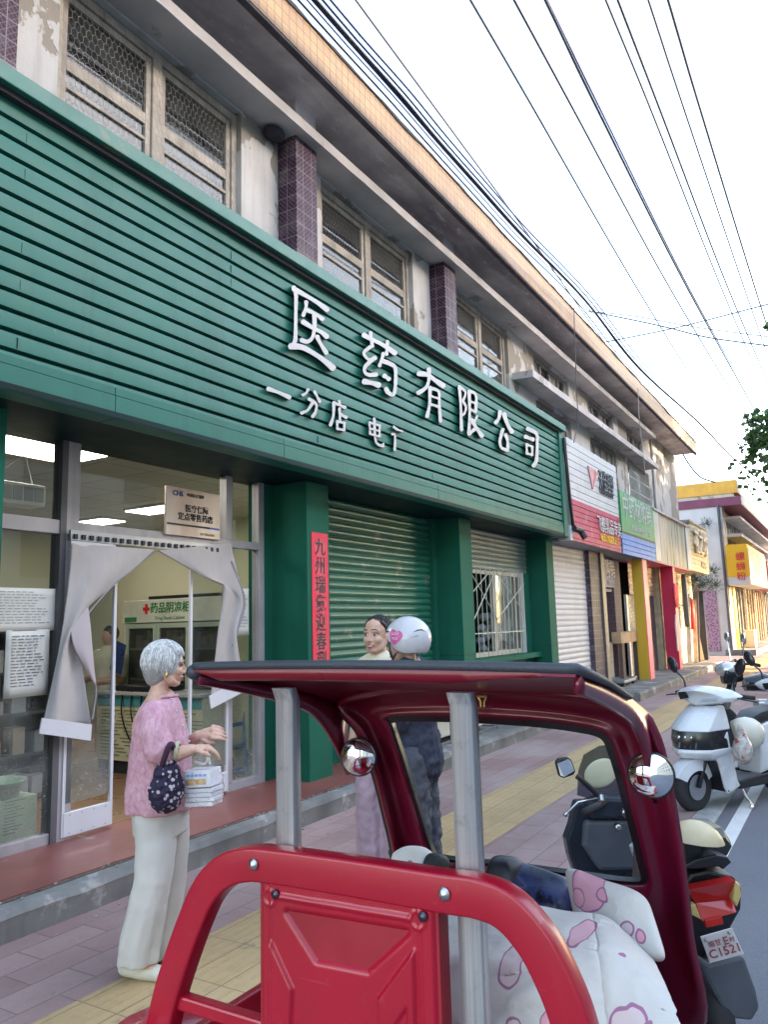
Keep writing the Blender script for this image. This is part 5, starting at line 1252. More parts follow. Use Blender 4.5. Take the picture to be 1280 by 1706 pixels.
# windscreen cowl
SL = .45; KX = 2.4 + SL * .82
def pC(x, y, off=0.0):
    d = ray(x, y); t = (KX + off - SL * EYE) / (d.x + SL * d.z); return CAM + d * t
pairs = [((566, 1166), (652, 1193)), ((700, 1142), (745, 1191)), ((830, 1146), (870, 1197)), ((950, 1156), (955, 1206)), ((1058, 1180), (1008, 1220)), ((1094, 1222), (1028, 1258)), ((1115, 1300), (1051, 1340)), ((1135, 1420), (1075, 1436)), ((1152, 1560), (1079, 1468)), ((1168, 1720), (1045, 1472)),
         ((1010, 1720), (950, 1459)), ((810, 1660), (835, 1444)), ((668, 1560), (738, 1433)), ((659, 1432), (717, 1418)), ((642, 1350), (692, 1340)), ((622, 1275), (668, 1262)), ((598, 1216), (651, 1210))]
def closed(pts, n):
    P = [Vector((x, y, 0)) for x, y in pts]; L = len(P); out = []
    for i in range(L):
        a, b, c, d = P[i - 1], P[i], P[(i + 1) % L], P[(i + 2) % L]
        for k in range(n):
            t = k / n; out.append(.5 * ((2 * b) + (c - a) * t + (2 * a - 5 * b + 4 * c - d) * t * t + (3 * b - a - 3 * c + d) * t ** 3))
    return out
OU, IN = closed([p for p, _ in pairs], 6), closed([q for _, q in pairs], 6)
NR = 9; rows = []
for j in range(NR + 1):
    t = j / NR; bl = -.03 * math.sin(math.pi * min(1, t * 1.1)) ** .8 + (.05 * (1 - t) ** 2)
    rows.append([pC(o.x + (i_.x - o.x) * t, o.y + (i_.y - o.y) * t, -(bl) - .01) for o, i_ in zip(OU, IN)])
m = len(OU)
MB().add([p for r in rows for p in r], [(j * m + k, j * m + (k + 1) % m, (j + 1) * m + (k + 1) % m, (j + 1) * m + k) for j in range(NR) for k in range(m)]).build('windscreen_cowl', MAR, TR, smooth=True, solid=.02)
GASK = plain('black_gasket', (.012, .011, .014, 1), .3)
cl = lambda P: P + [P[0], P[1]]
m_ = MB(); m_.sweep([pC(p.x, p.y, -.0) for p in IN], [(-.02, -.012), (.018, -.012), (.012, .014), (-.012, .014)], (1, 0, SL), closed=True); m_.build('windscreen_gasket', GASK, TR, smooth=True, angle=50)
m_ = MB(); vs = [pC(p.x, p.y, .012) for p in IN]; c0 = sum(vs, Vector()) / len(vs); m_.add(vs + [c0], [(i, (i + 1) % m, m) for i in range(m)])
m_.build('windscreen', glass('windscreen_glass', (.9, .93, .93, 1), .01, refl=1.25), TR)
e0 = 6 * 12; m_ = MB().tube([pC(OU[i % m].x - 1, OU[i % m].y, -.03) for i in range(e0, m + 1)], .014, 8); m_.build('cowl_edge_rubber', RUBBER, TR, smooth=True)
MIR = plain('mirror_glass', (.9, .9, .92, 1), .02, 1.0, var=0)
for (x, y, r) in ((598, 1261, 30), (1086, 1291, 36.5)):
    c = pC(x, y, -.10); n = (Vector((-1, -.03, -.16)).normalized() - (c - CAM).normalized()).normalized(); dep = (c - CAM).dot(fwd); rr = r / FPX * dep
    mr = MB().lathe(c, n, [(0, -.03), (rr * .8, -.026), (rr * 1.04, -.006), (rr * 1.05, .002), (rr * .99, .006)], 40).build('mirror', GASK, TR, smooth=True, angle=40)
    MB().lathe(c, n, [(rr * 1.0, .003), (rr * .95, .007), (rr * .75, .0165), (rr * .5, .0225), (rr * .25, .026), (0, .027)], 40).build('mirror_glass', MIR, mr, smooth=True)
    MB().tube([c - n * .02, pC(x + 8, y + 12, -.02)], .012, 8).build('mirror_arm', GASK, mr)
q = canopy(.72, .55) + Vector((0, 0, -.03)); q = pC(791, 1181, -.05); MB().ball(q, .011).build('red_reflector', plain('red_lens', (.6, .02, .02, 1), .2), TR, smooth=True)
q = pC(804, 1166, -.05); m_ = MB(); m_.tube([q + Vector((0, .014, .01)), q + Vector((0, .006, -.004)), q + Vector((0, .005, -.02))], .0035, 6); m_.tube([q + Vector((0, -.014, .01)), q + Vector((0, -.006, -.004)), q + Vector((0, -.005, -.02))], .0035, 6); m_.tube([q + Vector((0, .016, .01)), q + Vector((0, -.016, .01))], .0045, 6); m_.build('brass_hook', plain('brass', (.5, .33, .14, 1), .35, .8), TR)
# body, bed, wheels, mudguards
MB().box(1.53, .5, .32, 2.25, 1.52, .5).build('bed', RED, TR, bevel=.02)
for y in (.5, 1.5): MB().box(1.53, y - .015, .5, 2.2, y + .015, .62).build('bed_side', RED, TR, bevel=.006)
rg = []
for i in range(9):
    t = i / 8; x = 2.3 + .55 * t; w = .42 * (1 - .55 * t); rg.append([Vector((x, .98 + a * w, z)) for a, z in ((-1, .35), (1, .35), (1.0, .6 - .1 * t), (.8, .8 - .2 * t), (-.8, .8 - .2 * t), (-1.0, .6 - .1 * t))])
MB().loft(rg).build('nose', MAR, TR, smooth=True, angle=40)
TYRE = plain('tyre', (.02, .02, .022, 1), .8, var=.3, bump=.4, bscale=120)
def wheel(parent, c, ax, r, w, rimm=STEEL):
    c = Vector(c); 
    t = MB().lathe(c, ax, [(r * .68, -w * .42), (r * .8, -w * .5), (r * .93, -w * .45), (r, -w * .22), (r * 1.01, 0), (r, w * .22), (r * .93, w * .45), (r * .8, w * .5), (r * .68, w * .42)], 40).build('wheel', TYRE, parent, smooth=True, angle=50)
    m_ = MB().lathe(c, ax, [(r * .69, -w * .3), (r * .62, -w * .34), (r * .6, 0), (r * .62, w * .34), (r * .69, w * .3)], 36)
    axv = Vector(ax).normalized(); u = axv.orthogonal().normalized(); v = axv.cross(u)
    m_.lathe(c, ax, [(0, -w * .45), (r * .2, -w * .45), (r * .2, w * .45), (0, w * .45)], 16)
    for k in range(5):
        a = k * 2 * math.pi / 5; d = u * math.cos(a) + v * math.sin(a); m_.bar(c + d * r * .15, c + d * r * .63, r * .16, w * .3, axv)
    m_.build('rim', rimm, t)
    return t
for y in (.43, 1.6): wheel(TR, (1.62, y, .25), (0, 1, 0), .25, .09)
wheel(TR, (2.78, .98, .24), (0, 1, 0), .24, .09)
for y in (.41, 1.64):
    rg = []
    for i in range(17):
        a = math.pi * (i / 16) ; cx2, cz2 = 1.5 + .36 * math.cos(a), .30 + .31 * math.sin(a)
        rg.append([Vector((cx2, y - .09, cz2 - .02)), Vector((cx2, y - .07, cz2)), Vector((cx2, y + .07, cz2)), Vector((cx2, y + .09, cz2 - .02)), Vector((cx2 - .02 * math.cos(a), y + .07, cz2 - .02)), Vector((cx2 - .02 * math.cos(a), y - .07, cz2 - .02))])
    MB().loft(rg).build('mudguard', RED, TR, smooth=True, angle=50)
# soft things lying in the tricycle
QM = Mat('printed_quilt')
nz = QM.n('TexNoise'); nz.inputs['Scale'].default_value = 14; QM.l(QM.co(), nz.inputs[0])
ad = QM.n('VectorMath', operation='MULTIPLY_ADD'); QM.l(nz.outputs['Color'], ad.inputs[0]); ad.inputs[1].default_value = (.03, .03, .03); QM.l(QM.co(), ad.inputs[2])
c_ = QM.mix(QM.ramp(QM.noise(3, 4), .3, .7), (.55, .52, .485, 1), (.64, .61, .575, 1))
OUTL = (.36, .15, .26, 1); PINKS = ((.66, .38, .43, 1), (.62, .5, .5, 1), (.7, .33, .4, 1), (.6, .4, .62, 1))
def blob(c_, q, r, stretch, col):
    sb_ = QM.n('VectorMath', operation='SUBTRACT'); QM.l(ad.outputs[0], sb_.inputs[0]); sb_.inputs[1].default_value = Vector(q) + Vector((.015, .015, .015))
    ml = QM.n('VectorMath', operation='MULTIPLY'); QM.l(sb_.outputs[0], ml.inputs[0]); ml.inputs[1].default_value = (.45, stretch[1], stretch[2])
    ln_ = QM.n('VectorMath', operation='LENGTH'); QM.l(ml.outputs[0], ln_.inputs[0]); d = ln_.outputs['Value']
    c_ = QM.mix(QM.math('LESS_THAN', d, r), c_, OUTL); return QM.mix(QM.math('LESS_THAN', d, r - .0036), c_, col)
for (x, y, X, r, st, k) in ((860, 1612, 1.77, .036, (1, 1, .85), 1), (876, 1622, 1.765, .018, (1, 1, 1), 1), (975, 1572, 1.88, .04, (1, 1.3, .8), 0), (1000, 1575, 1.87, .02, (1, 1, 1), 1), (968, 1640, 1.76, .022, (1, 1, 1), 2), (790, 1630, 1.74, .024, (1, 1, 1), 0),
        (796, 1690, 1.7, .04, (1, 1.6, .6), 0), (1085, 1660, 1.83, .034, (1, 1, .8), 3), (1065, 1700, 1.74, .045, (1, .8, 1), 1), (930, 1700, 1.7, .03, (1, 1, 1), 2),
        (985, 1482, 2.1, .05, (1, .9, 1), 2), (1012, 1490, 2.08, .02, (1, 1, 1), 2), (968, 1494, 2.1, .026, (1, 1, 1), 2), (1052, 1545, 2.03, .022, (1, 1, 1), 1), (1070, 1560, 2.0, .014, (1, 1, 1), 2), (692, 1442, 2.2, .03, (1, 1, 1.2), 0), (985, 1610, 1.8, .02, (1, 1.8, .6), 0), (1030, 1600, 1.82, .018, (1, 1, 1), 0), (900, 1560, 1.85, .012, (1, 1, 1), 2), (1095, 1700, 1.74, .03, (1, 1, 1), 2), (860, 1700, 1.7, .02, (1, 1, 1), 1)):
    c_ = blob(c_, pX(x, y, X), r * 1.02, st, PINKS[k])
QM.set(c_, .85); QM.bump(QM.noise(10, 4), .35, .03); QM.bump(QM.noise(260, 2), .15, .002)
def gridmap(rows, name, label, cat, group=None, mat=QM.m, wr=.012, sc=7, thick=.03, nu=90):
    Rs = [spline(r, 10) for r in rows]
    def at(P, t): f = t * (len(P) - 1); i = min(int(f), len(P) - 2); return P[i].lerp(P[i + 1], f - i)
    def fn(u, v):
        cols = [at(r, u) for r in Rs]; p = at(spline(cols, 8), v)
        q = Vector((p.x * 2, p.y * 1.2 + p.z * .8, p.z * 2.2)); rd = lambda v: 1 - 2 * abs(noise.noise(v)); p = p + Vector((-1, -.3, .4)) * (wr * noise.noise(p * sc) + wr * .75 * rd(q * 4.5) ** 2 + wr * .3 * rd(q * 11 + Vector((5, 1, 2))) ** 2 - .02 * math.exp(-((u - .62) / .012) ** 2) * .4); return p
    o = MB().grid(fn, nu, nu).build(name, mat, None, smooth=True, solid=thick); return tag(o, label, cat, group)
top = [pX(x, y, 2.0) for x, y in ((700, 1518), (790, 1517), (860, 1512), (940, 1527), (1005, 1536), (1052, 1575), (1082, 1604))]
mid = [pX(x, y, 1.78) for x, y in ((700, 1600), (790, 1600), (870, 1600), (950, 1605), (1020, 1612), (1070, 1640), (1112, 1668))]
bot = [pX(x, y, 1.66) for x, y in ((700, 1770), (790, 1770), (870, 1770), (960, 1770), (1050, 1770), (1110, 1775), (1165, 1780))]
gridmap([top, mid, bot], 'quilt', 'white quilt with pink outlined prints draped over the tricycle seat', 'quilt', nu=110, wr=.016)
def pillow(c, a1, a2, a3, name, label, cat, mat, e=.3):
    def sp(x): return math.copysign(abs(x) ** e, x)
    mb = MB(); n1, n2 = 72, 30
    vs = []
    for j in range(n2 + 1):
        t = math.pi * j / n2 - math.pi / 2
        for i in range(n1):
            s = 2 * math.pi * i / n1; p = Vector(c) + a1 * (sp(math.cos(s)) * abs(math.cos(t)) ** .5) + a2 * (sp(math.sin(s)) * abs(math.cos(t)) ** .5) + a3 * math.sin(t)
            vs.append(p + a3.normalized() * (.014 * noise.noise(p * 11) + .01 * (1 - 2 * abs(noise.noise(p * 7 + Vector((2, 3, 4))))) ** 2) + a2.normalized() * (.008 * noise.noise(p * 9 + Vector((4, 4, 1)))))
    mb.add(vs, [(j * n1 + i, j * n1 + (i + 1) % n1, (j + 1) * n1 + (i + 1) % n1, (j + 1) * n1 + i) for j in range(n2) for i in range(n1)])
    return tag(mb.build(name, mat, None, smooth=True), label, cat)
c = pX(1018, 1518, 2.08); e1 = (pX(1090, 1552, 2.02) - pX(945, 1492, 2.12)) / 2; e2 = (pX(985, 1455, 2.1) - pX(1010, 1572, 2.0)) / 2.15
pillow(c, e1, e2, Vector((-.05, -.03, .02)), 'cushion', 'white cushion with pink prints lying against the windscreen cowl', 'cushion', QM.m)
c = pX(692, 1440, 2.22); pillow(c, Vector((0, -.075, .0)), Vector((.03, 0, .04)), Vector((-.04, 0, .03)), 'padded_handlebar_cover', 'small white and pink padded cover behind the tail rail', 'cover', QM.m, .8)
bl = pX(885, 1478, 2.25); pillow(bl + Vector((0, 0, -.015)), Vector((.03, -.115, -.015)), Vector((.05, 0, .05)), Vector((-.03, 0, .03)), 'blue_bag', 'shiny dark blue printed bag under the windscreen', 'bag', plain('blue_vinyl', (.02, .03, .085, 1), .3, var=.8, scale=12, spots=((.005, .005, .01, 1), 9, .55)), .5)
bl = pX(845, 1462, 2.24); pillow(bl, Vector((.02, -.05, -.01)), Vector((.03, 0, .05)), Vector((-.04, 0, .02)), 'black_glove', 'black padded glove lying at the left end of the blue bag', 'glove', BLACKP, .7)
bl = pX(728, 1440, 2.2); pillow(bl, Vector((0, -.035, .0)), Vector((.02, 0, .022)), Vector((-.03, 0, .02)), 'black_cord_bundle', 'black ruffled cord bundle between the padded cover and right pole', 'cord', plain('black_ruffle', (.015, .015, .018, 1), .6, bump=.9, bscale=90), .7)

# ================================================================ DARK SCOOTER BEYOND THE WINDSCREEN
DKB = plain('dark_blue_plastic', (.022, .028, .042, 1), .3, var=.25, scale=5, bump=.04)
DKG = plain('dusty_grey_plastic', (.09, .1, .12, 1), .5, var=.25, scale=5)
f2 = Vector((.85, .53, 0)).normalized(); l2 = Vector((-.53, .85, 0)).normalized()
DF, DT = 3.75, 2.6
DS = thing('dark_scooter', 'dark blue electric scooter with red tail light and white plate, seen through the windscreen', 'scooter', (3.35, .75, 0))
def cut(pts, d, thick, name, mat, parent=DS, bevel=.012, back=f2):
    P = [pD(x, y, d) for x, y in pts]; return MB().prism(P, back * thick).build(name, mat, parent, bevel=bevel)
cut([(962, 1338), (953, 1378), (945, 1400), (950, 1428), (960, 1458), (985, 1500), (1080, 1520), (1115, 1470), (1122, 1410), (1116, 1372), (1105, 1345), (1050, 1335)], DF, .1, 'leg_shield', DKB)
cut([(975, 1368), (1100, 1365), (1104, 1405), (1085, 1450), (1000, 1452), (972, 1410)], DF - .035, .05, 'inner_panel', DKG, bevel=.02)
cut([(978, 1340), (1010, 1328), (1070, 1330), (1098, 1350), (1085, 1366), (985, 1366)], DF - .06, .12, 'handlebar_cover', DKB, bevel=.02)
ws = [(963, 1325), (965, 1285), (974, 1258), (1000, 1243), (1035, 1240), (1070, 1255), (1086, 1290), (1086, 1325), (1050, 1336), (1000, 1336)]
cut(ws, DF + .1, .012, 'screen', glass('smoked_plastic', (.42, .46, .52, 1), .05, refl=1.35), bevel=0)
q = pD(1002, 1288, DF + .06); MB().ball(q, (.012, .088, .066), (f2, (l2 * .93 + Vector((0, 0, -.35))).normalized(), (Vector((0, 0, 1)) * .93 + l2 * .3).normalized()), 24, 14).build('pale_dial', plain('pale_cream', (.5, .47, .33, 1), .5), DS, smooth=True)
MB().tube([pD(1008, 1336, DF - .05), pD(975, 1353, DF - .25)], [.016, .018], 12).build('grip', RUBBER, DS, smooth=True)
m_ = MB().tube([pD(995, 1330, DF - .05), pD(963, 1337, DF - .12), pD(943, 1357, DF - .16)], .006, 8); m_.ball(pD(943, 1357, DF - .16), .011); m_.build('brake_lever', STEEL, DS, smooth=True)
m_ = MB().tube(spline([pD(1010, 1338, DF), pD(990, 1318, DF - .02), pD(962, 1293, DF - .02)]), .013, 8); m_.build('mirror_stem', BLACKP, DS, smooth=True)
mq = [(927, 1271), (932, 1265), (948, 1262), (953, 1266), (960, 1285), (957, 1291), (940, 1297), (933, 1294)]
mr = cut(mq, DF - .03, .04, 'mirror', BLACKP, bevel=.006); cc = sum((Vector((x, y, 0)) for x, y in mq), Vector()) / 8
MB().prism([pD(cc.x + (x - cc.x) * .86, cc.y + (y - cc.y) * .86, DF - .046 + .012 * (y < 1280)) for x, y in mq], f2 * .004).build('mirror_glass', MIR, mr)
for (x, y, r) in ((1041, 1353, .02), (1028, 1376, .014)): MB().lathe(pD(x, y, DF - .1), -f2, [(r, 0), (r, .03), (r * .6, .035), (0, .034)], 16).build('lock', STEEL, DS, smooth=True, angle=40)
m_ = MB().tube([pD(1002, 1325, DF - .08), pD(1003, 1335, DF - .1)], .012, 8); m_.build('ignition_switch', STEEL, DS); MB().tube([pD(1002, 1335, DF - .1), pD(1001, 1345, DF - .11)], .008, 6).build('red_tag', RLET, DS)
cut([(1050, 1410), (1062, 1400), (1080, 1400), (1090, 1440), (1060, 1438)], DF - .16, .02, 'pale_label', plain('pale_bag', (.4, .42, .42, 1), .5), bevel=.004)
base = Vector((pD(1033, 1450, DF).x, pD(1033, 1450, DF).y, 0)); tail = Vector((pD(1200, 1575, DT).x, pD(1200, 1575, DT).y, 0))
mid_ = (base + tail) / 2
rg = []
for (t, w, zl, zh) in ((.13, .09, .5, .74), (.2, .12, .42, .77), (.3, .14, .33, .76), (.42, .15, .28, .72), (.47, .14, .26, .4), (.8, .15, .24, .3), (.98, .14, .24, .32)):
    p = tail.lerp(base, t); rg.append([p + l2 * (a * w) + Vector((0, 0, z)) for a, z in ((-.7, zl), (.7, zl), (1, zl + (zh - zl) * .4), (.8, zh), (-.8, zh), (-1, zl + (zh - zl) * .4))])
MB().loft(rg).build('body', DKB, DS, smooth=True, angle=40, bevel=.01)
rg = []
for (t, w, z, h_) in ((.06, .1, .79, .03), (.12, .125, .79, .045), (.25, .135, .77, .06), (.4, .11, .74, .05), (.45, .07, .73, .02)):
    p = tail.lerp(base, t); rg.append([p + l2 * (a * w) + Vector((0, 0, z + b * h_)) for a, b in ((-1, 0), (-.8, 1), (.8, 1), (1, 0), (.8, -1), (-.8, -1))])
MB().loft(rg).build('seat', plain('black_vinyl', (.018, .018, .02, 1), .4, bump=.2), DS, smooth=True, angle=60)
dome = []
c = pD(1162, 1400, DT + .05); sx = 44 / FPX * (DT + .05); u_ = (pD(1210, 1404, DT + .05) - c).normalized()
m_ = MB(); prof = [(1.0, 0), (1.0, .02), (.93, .3), (.78, .58), (.55, .82), (.28, .96), (0, 1)]
vs = []; fs = []; n = 28
for (r, hh) in prof:
    for k in range(n):
        a = 2 * math.pi * k / n; vs.append(c + u_ * (math.cos(a) * sx * r) + u_.cross(Vector((0, 0, 1))) * (math.sin(a) * .08 * r) + Vector((0, 0, hh * .066)))
for i in range(len(prof) - 1):
    for k in range(n): fs.append((i * n + k, i * n + (k + 1) % n, (i + 1) * n + (k + 1) % n, (i + 1) * n + k))
fs.append(tuple(range(n - 1, -1, -1))); m_.add(vs, fs)
m_.build('backrest_pad', plain('cream_yellow_pad', (.5, .33, .09, 1), .4, var=.15, scale=5, col2=(.55, .48, .33, 1)), DS, smooth=True, angle=50)
cut([(1143, 1406), (1171, 1406), (1174, 1440), (1146, 1442)], DT + .04, .05, 'backrest_post', BLACKP, bevel=.005)
cut([(1130, 1448), (1160, 1432), (1195, 1424), (1214, 1428), (1221, 1437), (1206, 1450), (1200, 1444), (1165, 1448)], DT + .02, .12, 'rear_rack', BLACKP, bevel=.006)
cut([(1140, 1472), (1152, 1456), (1180, 1450), (1225, 1460), (1238, 1480), (1237, 1515), (1220, 1545), (1225, 1580), (1160, 1600), (1148, 1540)], DT + .075, .15, 'tail_fairing', BLACKP, bevel=.012)
REDL = plain('red_tail_lens', (.5, .02, .018, 1), .18, var=.1, coat=.5)
P = [pD(*q, d) for q, d in (((1146, 1483), DT), ((1226, 1467), DT), ((1221, 1499), DT + .045), ((1160, 1505), DT + .045), ((1228, 1520), DT + .02), ((1171, 1535), DT + .02))]
MB().add(P + [p + f2 * .05 for p in P], [(0, 1, 2, 3), (3, 2, 4, 5), (6, 7, 1, 0), (5, 4, 10, 11), (1, 7, 8, 2), (2, 8, 10, 4), (0, 3, 9, 6), (3, 5, 11, 9)]).build('tail_light', REDL, DS)
AMB = plain('amber_lens', (.55, .42, .16, 1), .25)
cut([(1226, 1467), (1234, 1474), (1237, 1492), (1229, 1512), (1222, 1499)], DT + .005, .03, 'indicator', AMB, bevel=.004); cut([(1146, 1510), (1160, 1506), (1170, 1533), (1154, 1525)], DT + .01, .03, 'indicator', AMB, bevel=.004)
cut([(1176, 1534), (1204, 1527), (1207, 1540), (1178, 1546)], DT + .005, .02, 'reflector', REDL, bevel=.002)
PLQ = [(1168, 1561), (1221, 1546), (1241, 1590), (1184, 1605)]
pl = cut(PLQ, DT - .04, .006, 'number_plate', plain('plate_white', (.62, .6, .6, 1), .5), bevel=.002)
xv = (pD(*PLQ[1], DT - .04) - pD(*PLQ[0], DT - .04)); yv = (pD(*PLQ[0], DT - .04) - pD(*PLQ[3], DT - .04)); cc = (pD(*PLQ[0], DT - .045) + pD(*PLQ[2], DT - .045)) / 2
xd = xv.normalized(); ud = (yv - xd * yv.dot(xd)).normalized(); sh_ = yv.dot(xd) / yv.dot(ud)
PR = plain('faded_red_ink', (.32, .06, .07, 1), .6)
hh = yv.length; up2 = yv.normalized()
def ptext(s, a, b, size, st=1.0): return text('plate_lettering', s, PR, pl, cc + xv * a + yv * b - f2 * .003, xd, up2, size, .0006, .012, 'CENTER', st)
ptext('C1521', .02, -.2, hh * .44, 1.0); ptext('临甘', -.2, .16, hh * .24); ptext('E', .14, .14, hh * .4); ptext('时', .33, .13, hh * .2)
for q in ((1177, 1566), (1216, 1554)): MB().lathe(pD(*q, DT - .045), -f2, [(.006, 0), (.004, .004), (0, .005)], 10).build('plate_bolt', STEEL, pl)
cut([(1158, 1590), (1184, 1607), (1241, 1592), (1262, 1650), (1268, 1680), (1255, 1702), (1215, 1698), (1190, 1655)], DT + .0, .05, 'rear_mudguard', DKG, bevel=.012)
wheel(DS, tail.lerp(base, .18) + Vector((0, 0, .2)), l2, .2, .09, BLACKP); wheel(DS, base + f2 * .22 + Vector((0, 0, .2)), l2, .2, .09, BLACKP)
cut([(1000, 1480), (1080, 1480), (1060, 1560), (1020, 1560)], DF + .1, .2, 'fork', BLACKP, bevel=.01)

# ================================================================ WHITE SCOOTER AND MOTORCYCLE
WB = plain('glossy_white', (.66, .67, .7, 1), .25, var=.04, coat=.4)
BKG = plain('gloss_black', (.015, .016, .02, 1), .2, var=.2)
hd = Vector((-.87, .49, 0)).normalized(); ang = math.atan2(hd.y, hd.x)
fc = pZ(1158, 1349, 0.0) ; root = Vector((fc.x, fc.y, -.012)) - hd * .62 * .92
def white_scooter(root, label, group=None):
    t = thing('white_scooter', label, 'scooter', root, group, True, ang)
    def sect(z, xn, xb, w, cut=.14, k=4):
        out = [Vector((xb, -w * .96, z))]
        for i in range(-k, k + 1):
            q = i / k; out.append(Vector((xn - cut * abs(q) ** 1.25 - .03 * abs(q) ** 6, w * q, z)))
        return out + [Vector((xb, w * .96, z))]
    MB().loft([sect(*q) for q in ((.712, .75, .3, .212, .12), (.74, .735, .3, .21, .12), (.82, .63, .3, .195, .1), (.9, .5, .3, .175, .07), (.92, .45, .3, .165, .06))]).build('front_panel', WB, t, smooth=True, angle=28, bevel=.008)
    MB().loft([sect(*q) for q in ((.44, .58, .3, .15, .1), (.48, .74, .3, .2, .16), (.525, .775, .3, .22, .15), (.555, .765, .3, .218, .14))]).build('beak', WB, t, smooth=True, angle=28, bevel=.008)
    hl = MB().loft([sect(*q) for q in ((.552, .755, .3, .212, .14), (.63, .765, .3, .214, .13), (.715, .738, .3, .208, .12))]).build('headlight', BKG, t, smooth=True, angle=35)
    for yy in (-.09, -.045, 0.0, .045, .09): MB().ball((.752 - abs(yy) * .62, yy, .66), (.014, .017, .017)).build('lamp_lens', CHROME, hl, smooth=True)
    m_ = MB()
    for i in range(7): y = -.12 + i * .04; m_.bar((.758 - abs(y) * .6, y, .57), (.757 - abs(y) * .6, y + .012, .62), .008, .012)
    m_.build('vent_slats', plain('grey_slats', (.2, .21, .23, 1), .3), hl)
    for s in (1, -1):
        MB().prism([(.56, .2 * s, .55), (.34, .21 * s, .70), (.3, .205 * s, .50), (.24, .195 * s, .26), (.2, .19 * s, .2), (.34, .16 * s, .14), (.38, .165 * s, .2), (.46, .185 * s, .42)], (0, -.03 * s, 0)).build('leg_shield_arm', WB, t, bevel=.012)
    MB().prism([(.5, -.155, .47), (.3, -.17, .5), (.24, -.16, .2), (.34, -.13, .15)], (0, .30, 0)).build('leg_shield_core', BLACKP, t, bevel=.01)
    MB().lathe((.62, .052, .215), (0, 1, 0), [(.06, 0), (.11, 0), (.11, .004), (.06, .004)], 28).build('brake_disc', STEEL, t)
    w_ = wheel(t, (.62, 0, .215), (0, 1, 0), .215, .1, plain('dark_alloy', (.16, .16, .17, 1), .35, .6))
    rg = []
    for i in range(11):
        a = R_(25 + 135 * i / 10); ex = .3 + .02 * math.sin(a * 2); cx2, cz2 = .62 + .255 * math.cos(a), .215 + .25 * math.sin(a); ww = .085 * (.75 + .25 * math.sin(math.pi * i / 10))
        n = Vector((math.cos(a), 0, math.sin(a))); p = Vector((cx2, 0, cz2))
        rg.append([p + Vector((0, -ww, 0)) - n * .1, p + Vector((0, -ww * .8, 0)), p + n * .012, p + Vector((0, ww * .8, 0)), p + Vector((0, ww, 0)) - n * .1, p + Vector((0, ww * .8, 0)) - n * .09, p - n * .012, p + Vector((0, -ww * .8, 0)) - n * .09])
    MB().loft(rg).build('front_mudguard', WB, t, smooth=True, angle=50)
    m_ = MB()
    for s in (1, -1): m_.tube([(.62, .07 * s, .215), (.5, .07 * s, .45), (.44, .05 * s, .62)], .018, 10)
    m_.build('fork', BLACKP, t, smooth=True)
    fp = [(-.36, .005), (-.27, .05), (-.14, .075), (0, .085), (.14, .075), (.27, .05), (.36, .005), (.3, -.035), (.16, -.065), (0, -.09), (-.16, -.065), (-.3, -.035)]
    def hring(x, k, dz, vee):
        return [Vector((x - vee * abs(y) / .36, y * k, 1.0 + dz + z * k)) for y, z in fp]
    MB().loft([hring(.26, .8, .01, .02), hring(.33, 1.0, .01, .05), hring(.45, .96, 0, .12), hring(.505, .72, -.005, .1)]).build('handlebar_cover', WB, t, smooth=True, angle=25, bevel=.008)
    MB().prism([(.487, -.1, 1.045), (.47, -.2, 1.03), (.478, -.17, .965), (.497, -.06, .99)], (.012, 0, 0)).build('side_lens', BKG, t)
    MB().box(.3, -.09, .9, .42, .09, .97).build('steering_neck', BLACKP, t, bevel=.02)
    m_ = MB().prism([(.492, .05, .96), (.455, .2, .975), (.455, .22, 1.0), (.487, .1, .99)], (.008, 0, 0)); m_.build('indicator', plain('pale_lens', (.45, .5, .58, 1), .15), t); MB().prism([(.492, -.05, .96), (.455, -.2, .975), (.455, -.22, 1.0), (.487, -.1, .99)], (.008, 0, 0)).build('indicator', plain('pale_lens_b', (.45, .5, .58, 1), .15), t)
    for s in (1, -1):
        MB().tube([(.27, .31 * s, 1.01), (.22, .43 * s, 1.0)], .019, 12).build('grip', RUBBER, t, smooth=True)
        MB().tube([(.33, .32 * s, 1.0), (.33, .4 * s, .99), (.29, .5 * s, .975)], .007, 8).build('brake_lever', BLACKP, t, smooth=True)
        mm = MB().tube(spline([(.28, .27 * s, 1.03), (.29, .28 * s, 1.14), (.31, .36 * s, 1.22)]), .009, 8).build('mirror_stem', BLACKP, t, smooth=True)
        MB().ball((.315, .375 * s, 1.275), (.022, .05, .085), (Vector((1, 0, 0)), Vector((0, .92, -.4 * s)), Vector((0, .4 * s, .92))), 20, 14).build('mirror', BKG, mm, smooth=True)
        MB().prism([(.2, .185 * s, .24), (.2, .19 * s, .17), (-.35, .19 * s, .17), (-.55, .17 * s, .26), (-.3, .19 * s, .27)], (0, -.04 * s, 0)).build('side_skirt', BLACKP, t, bevel=.01)
    MB().box(-.22, -.165, .2, .3, .165, .245).build('floorboard', plain('grey_mat', (.13, .13, .135, 1), .7), t, bevel=.01)
    rg = []
    for (x, w, zl, zh) in ((-.2, .15, .25, .68), (-.35, .17, .28, .72), (-.6, .16, .36, .74), (-.85, .11, .48, .74), (-.98, .06, .56, .7)):
        rg.append([Vector((x, a * w, z)) for a, z in ((-.8, zl), (.8, zl), (1, (zl + zh) / 2), (.85, zh), (-.85, zh), (-1, (zl + zh) / 2))])
    MB().loft(rg).build('rear_body', WB, t, smooth=True, angle=35, bevel=.015)
    rg = []
    for (x, w, z, h_) in ((-.16, .09, .72, .03), (-.3, .14, .76, .05), (-.6, .14, .79, .05), (-.85, .1, .8, .035)):
        rg.append([Vector((x, a * w, z + b * h_)) for a, b in ((-1, -.4), (-.85, 1), (.85, 1), (1, -.4), (.8, -1), (-.8, -1))])
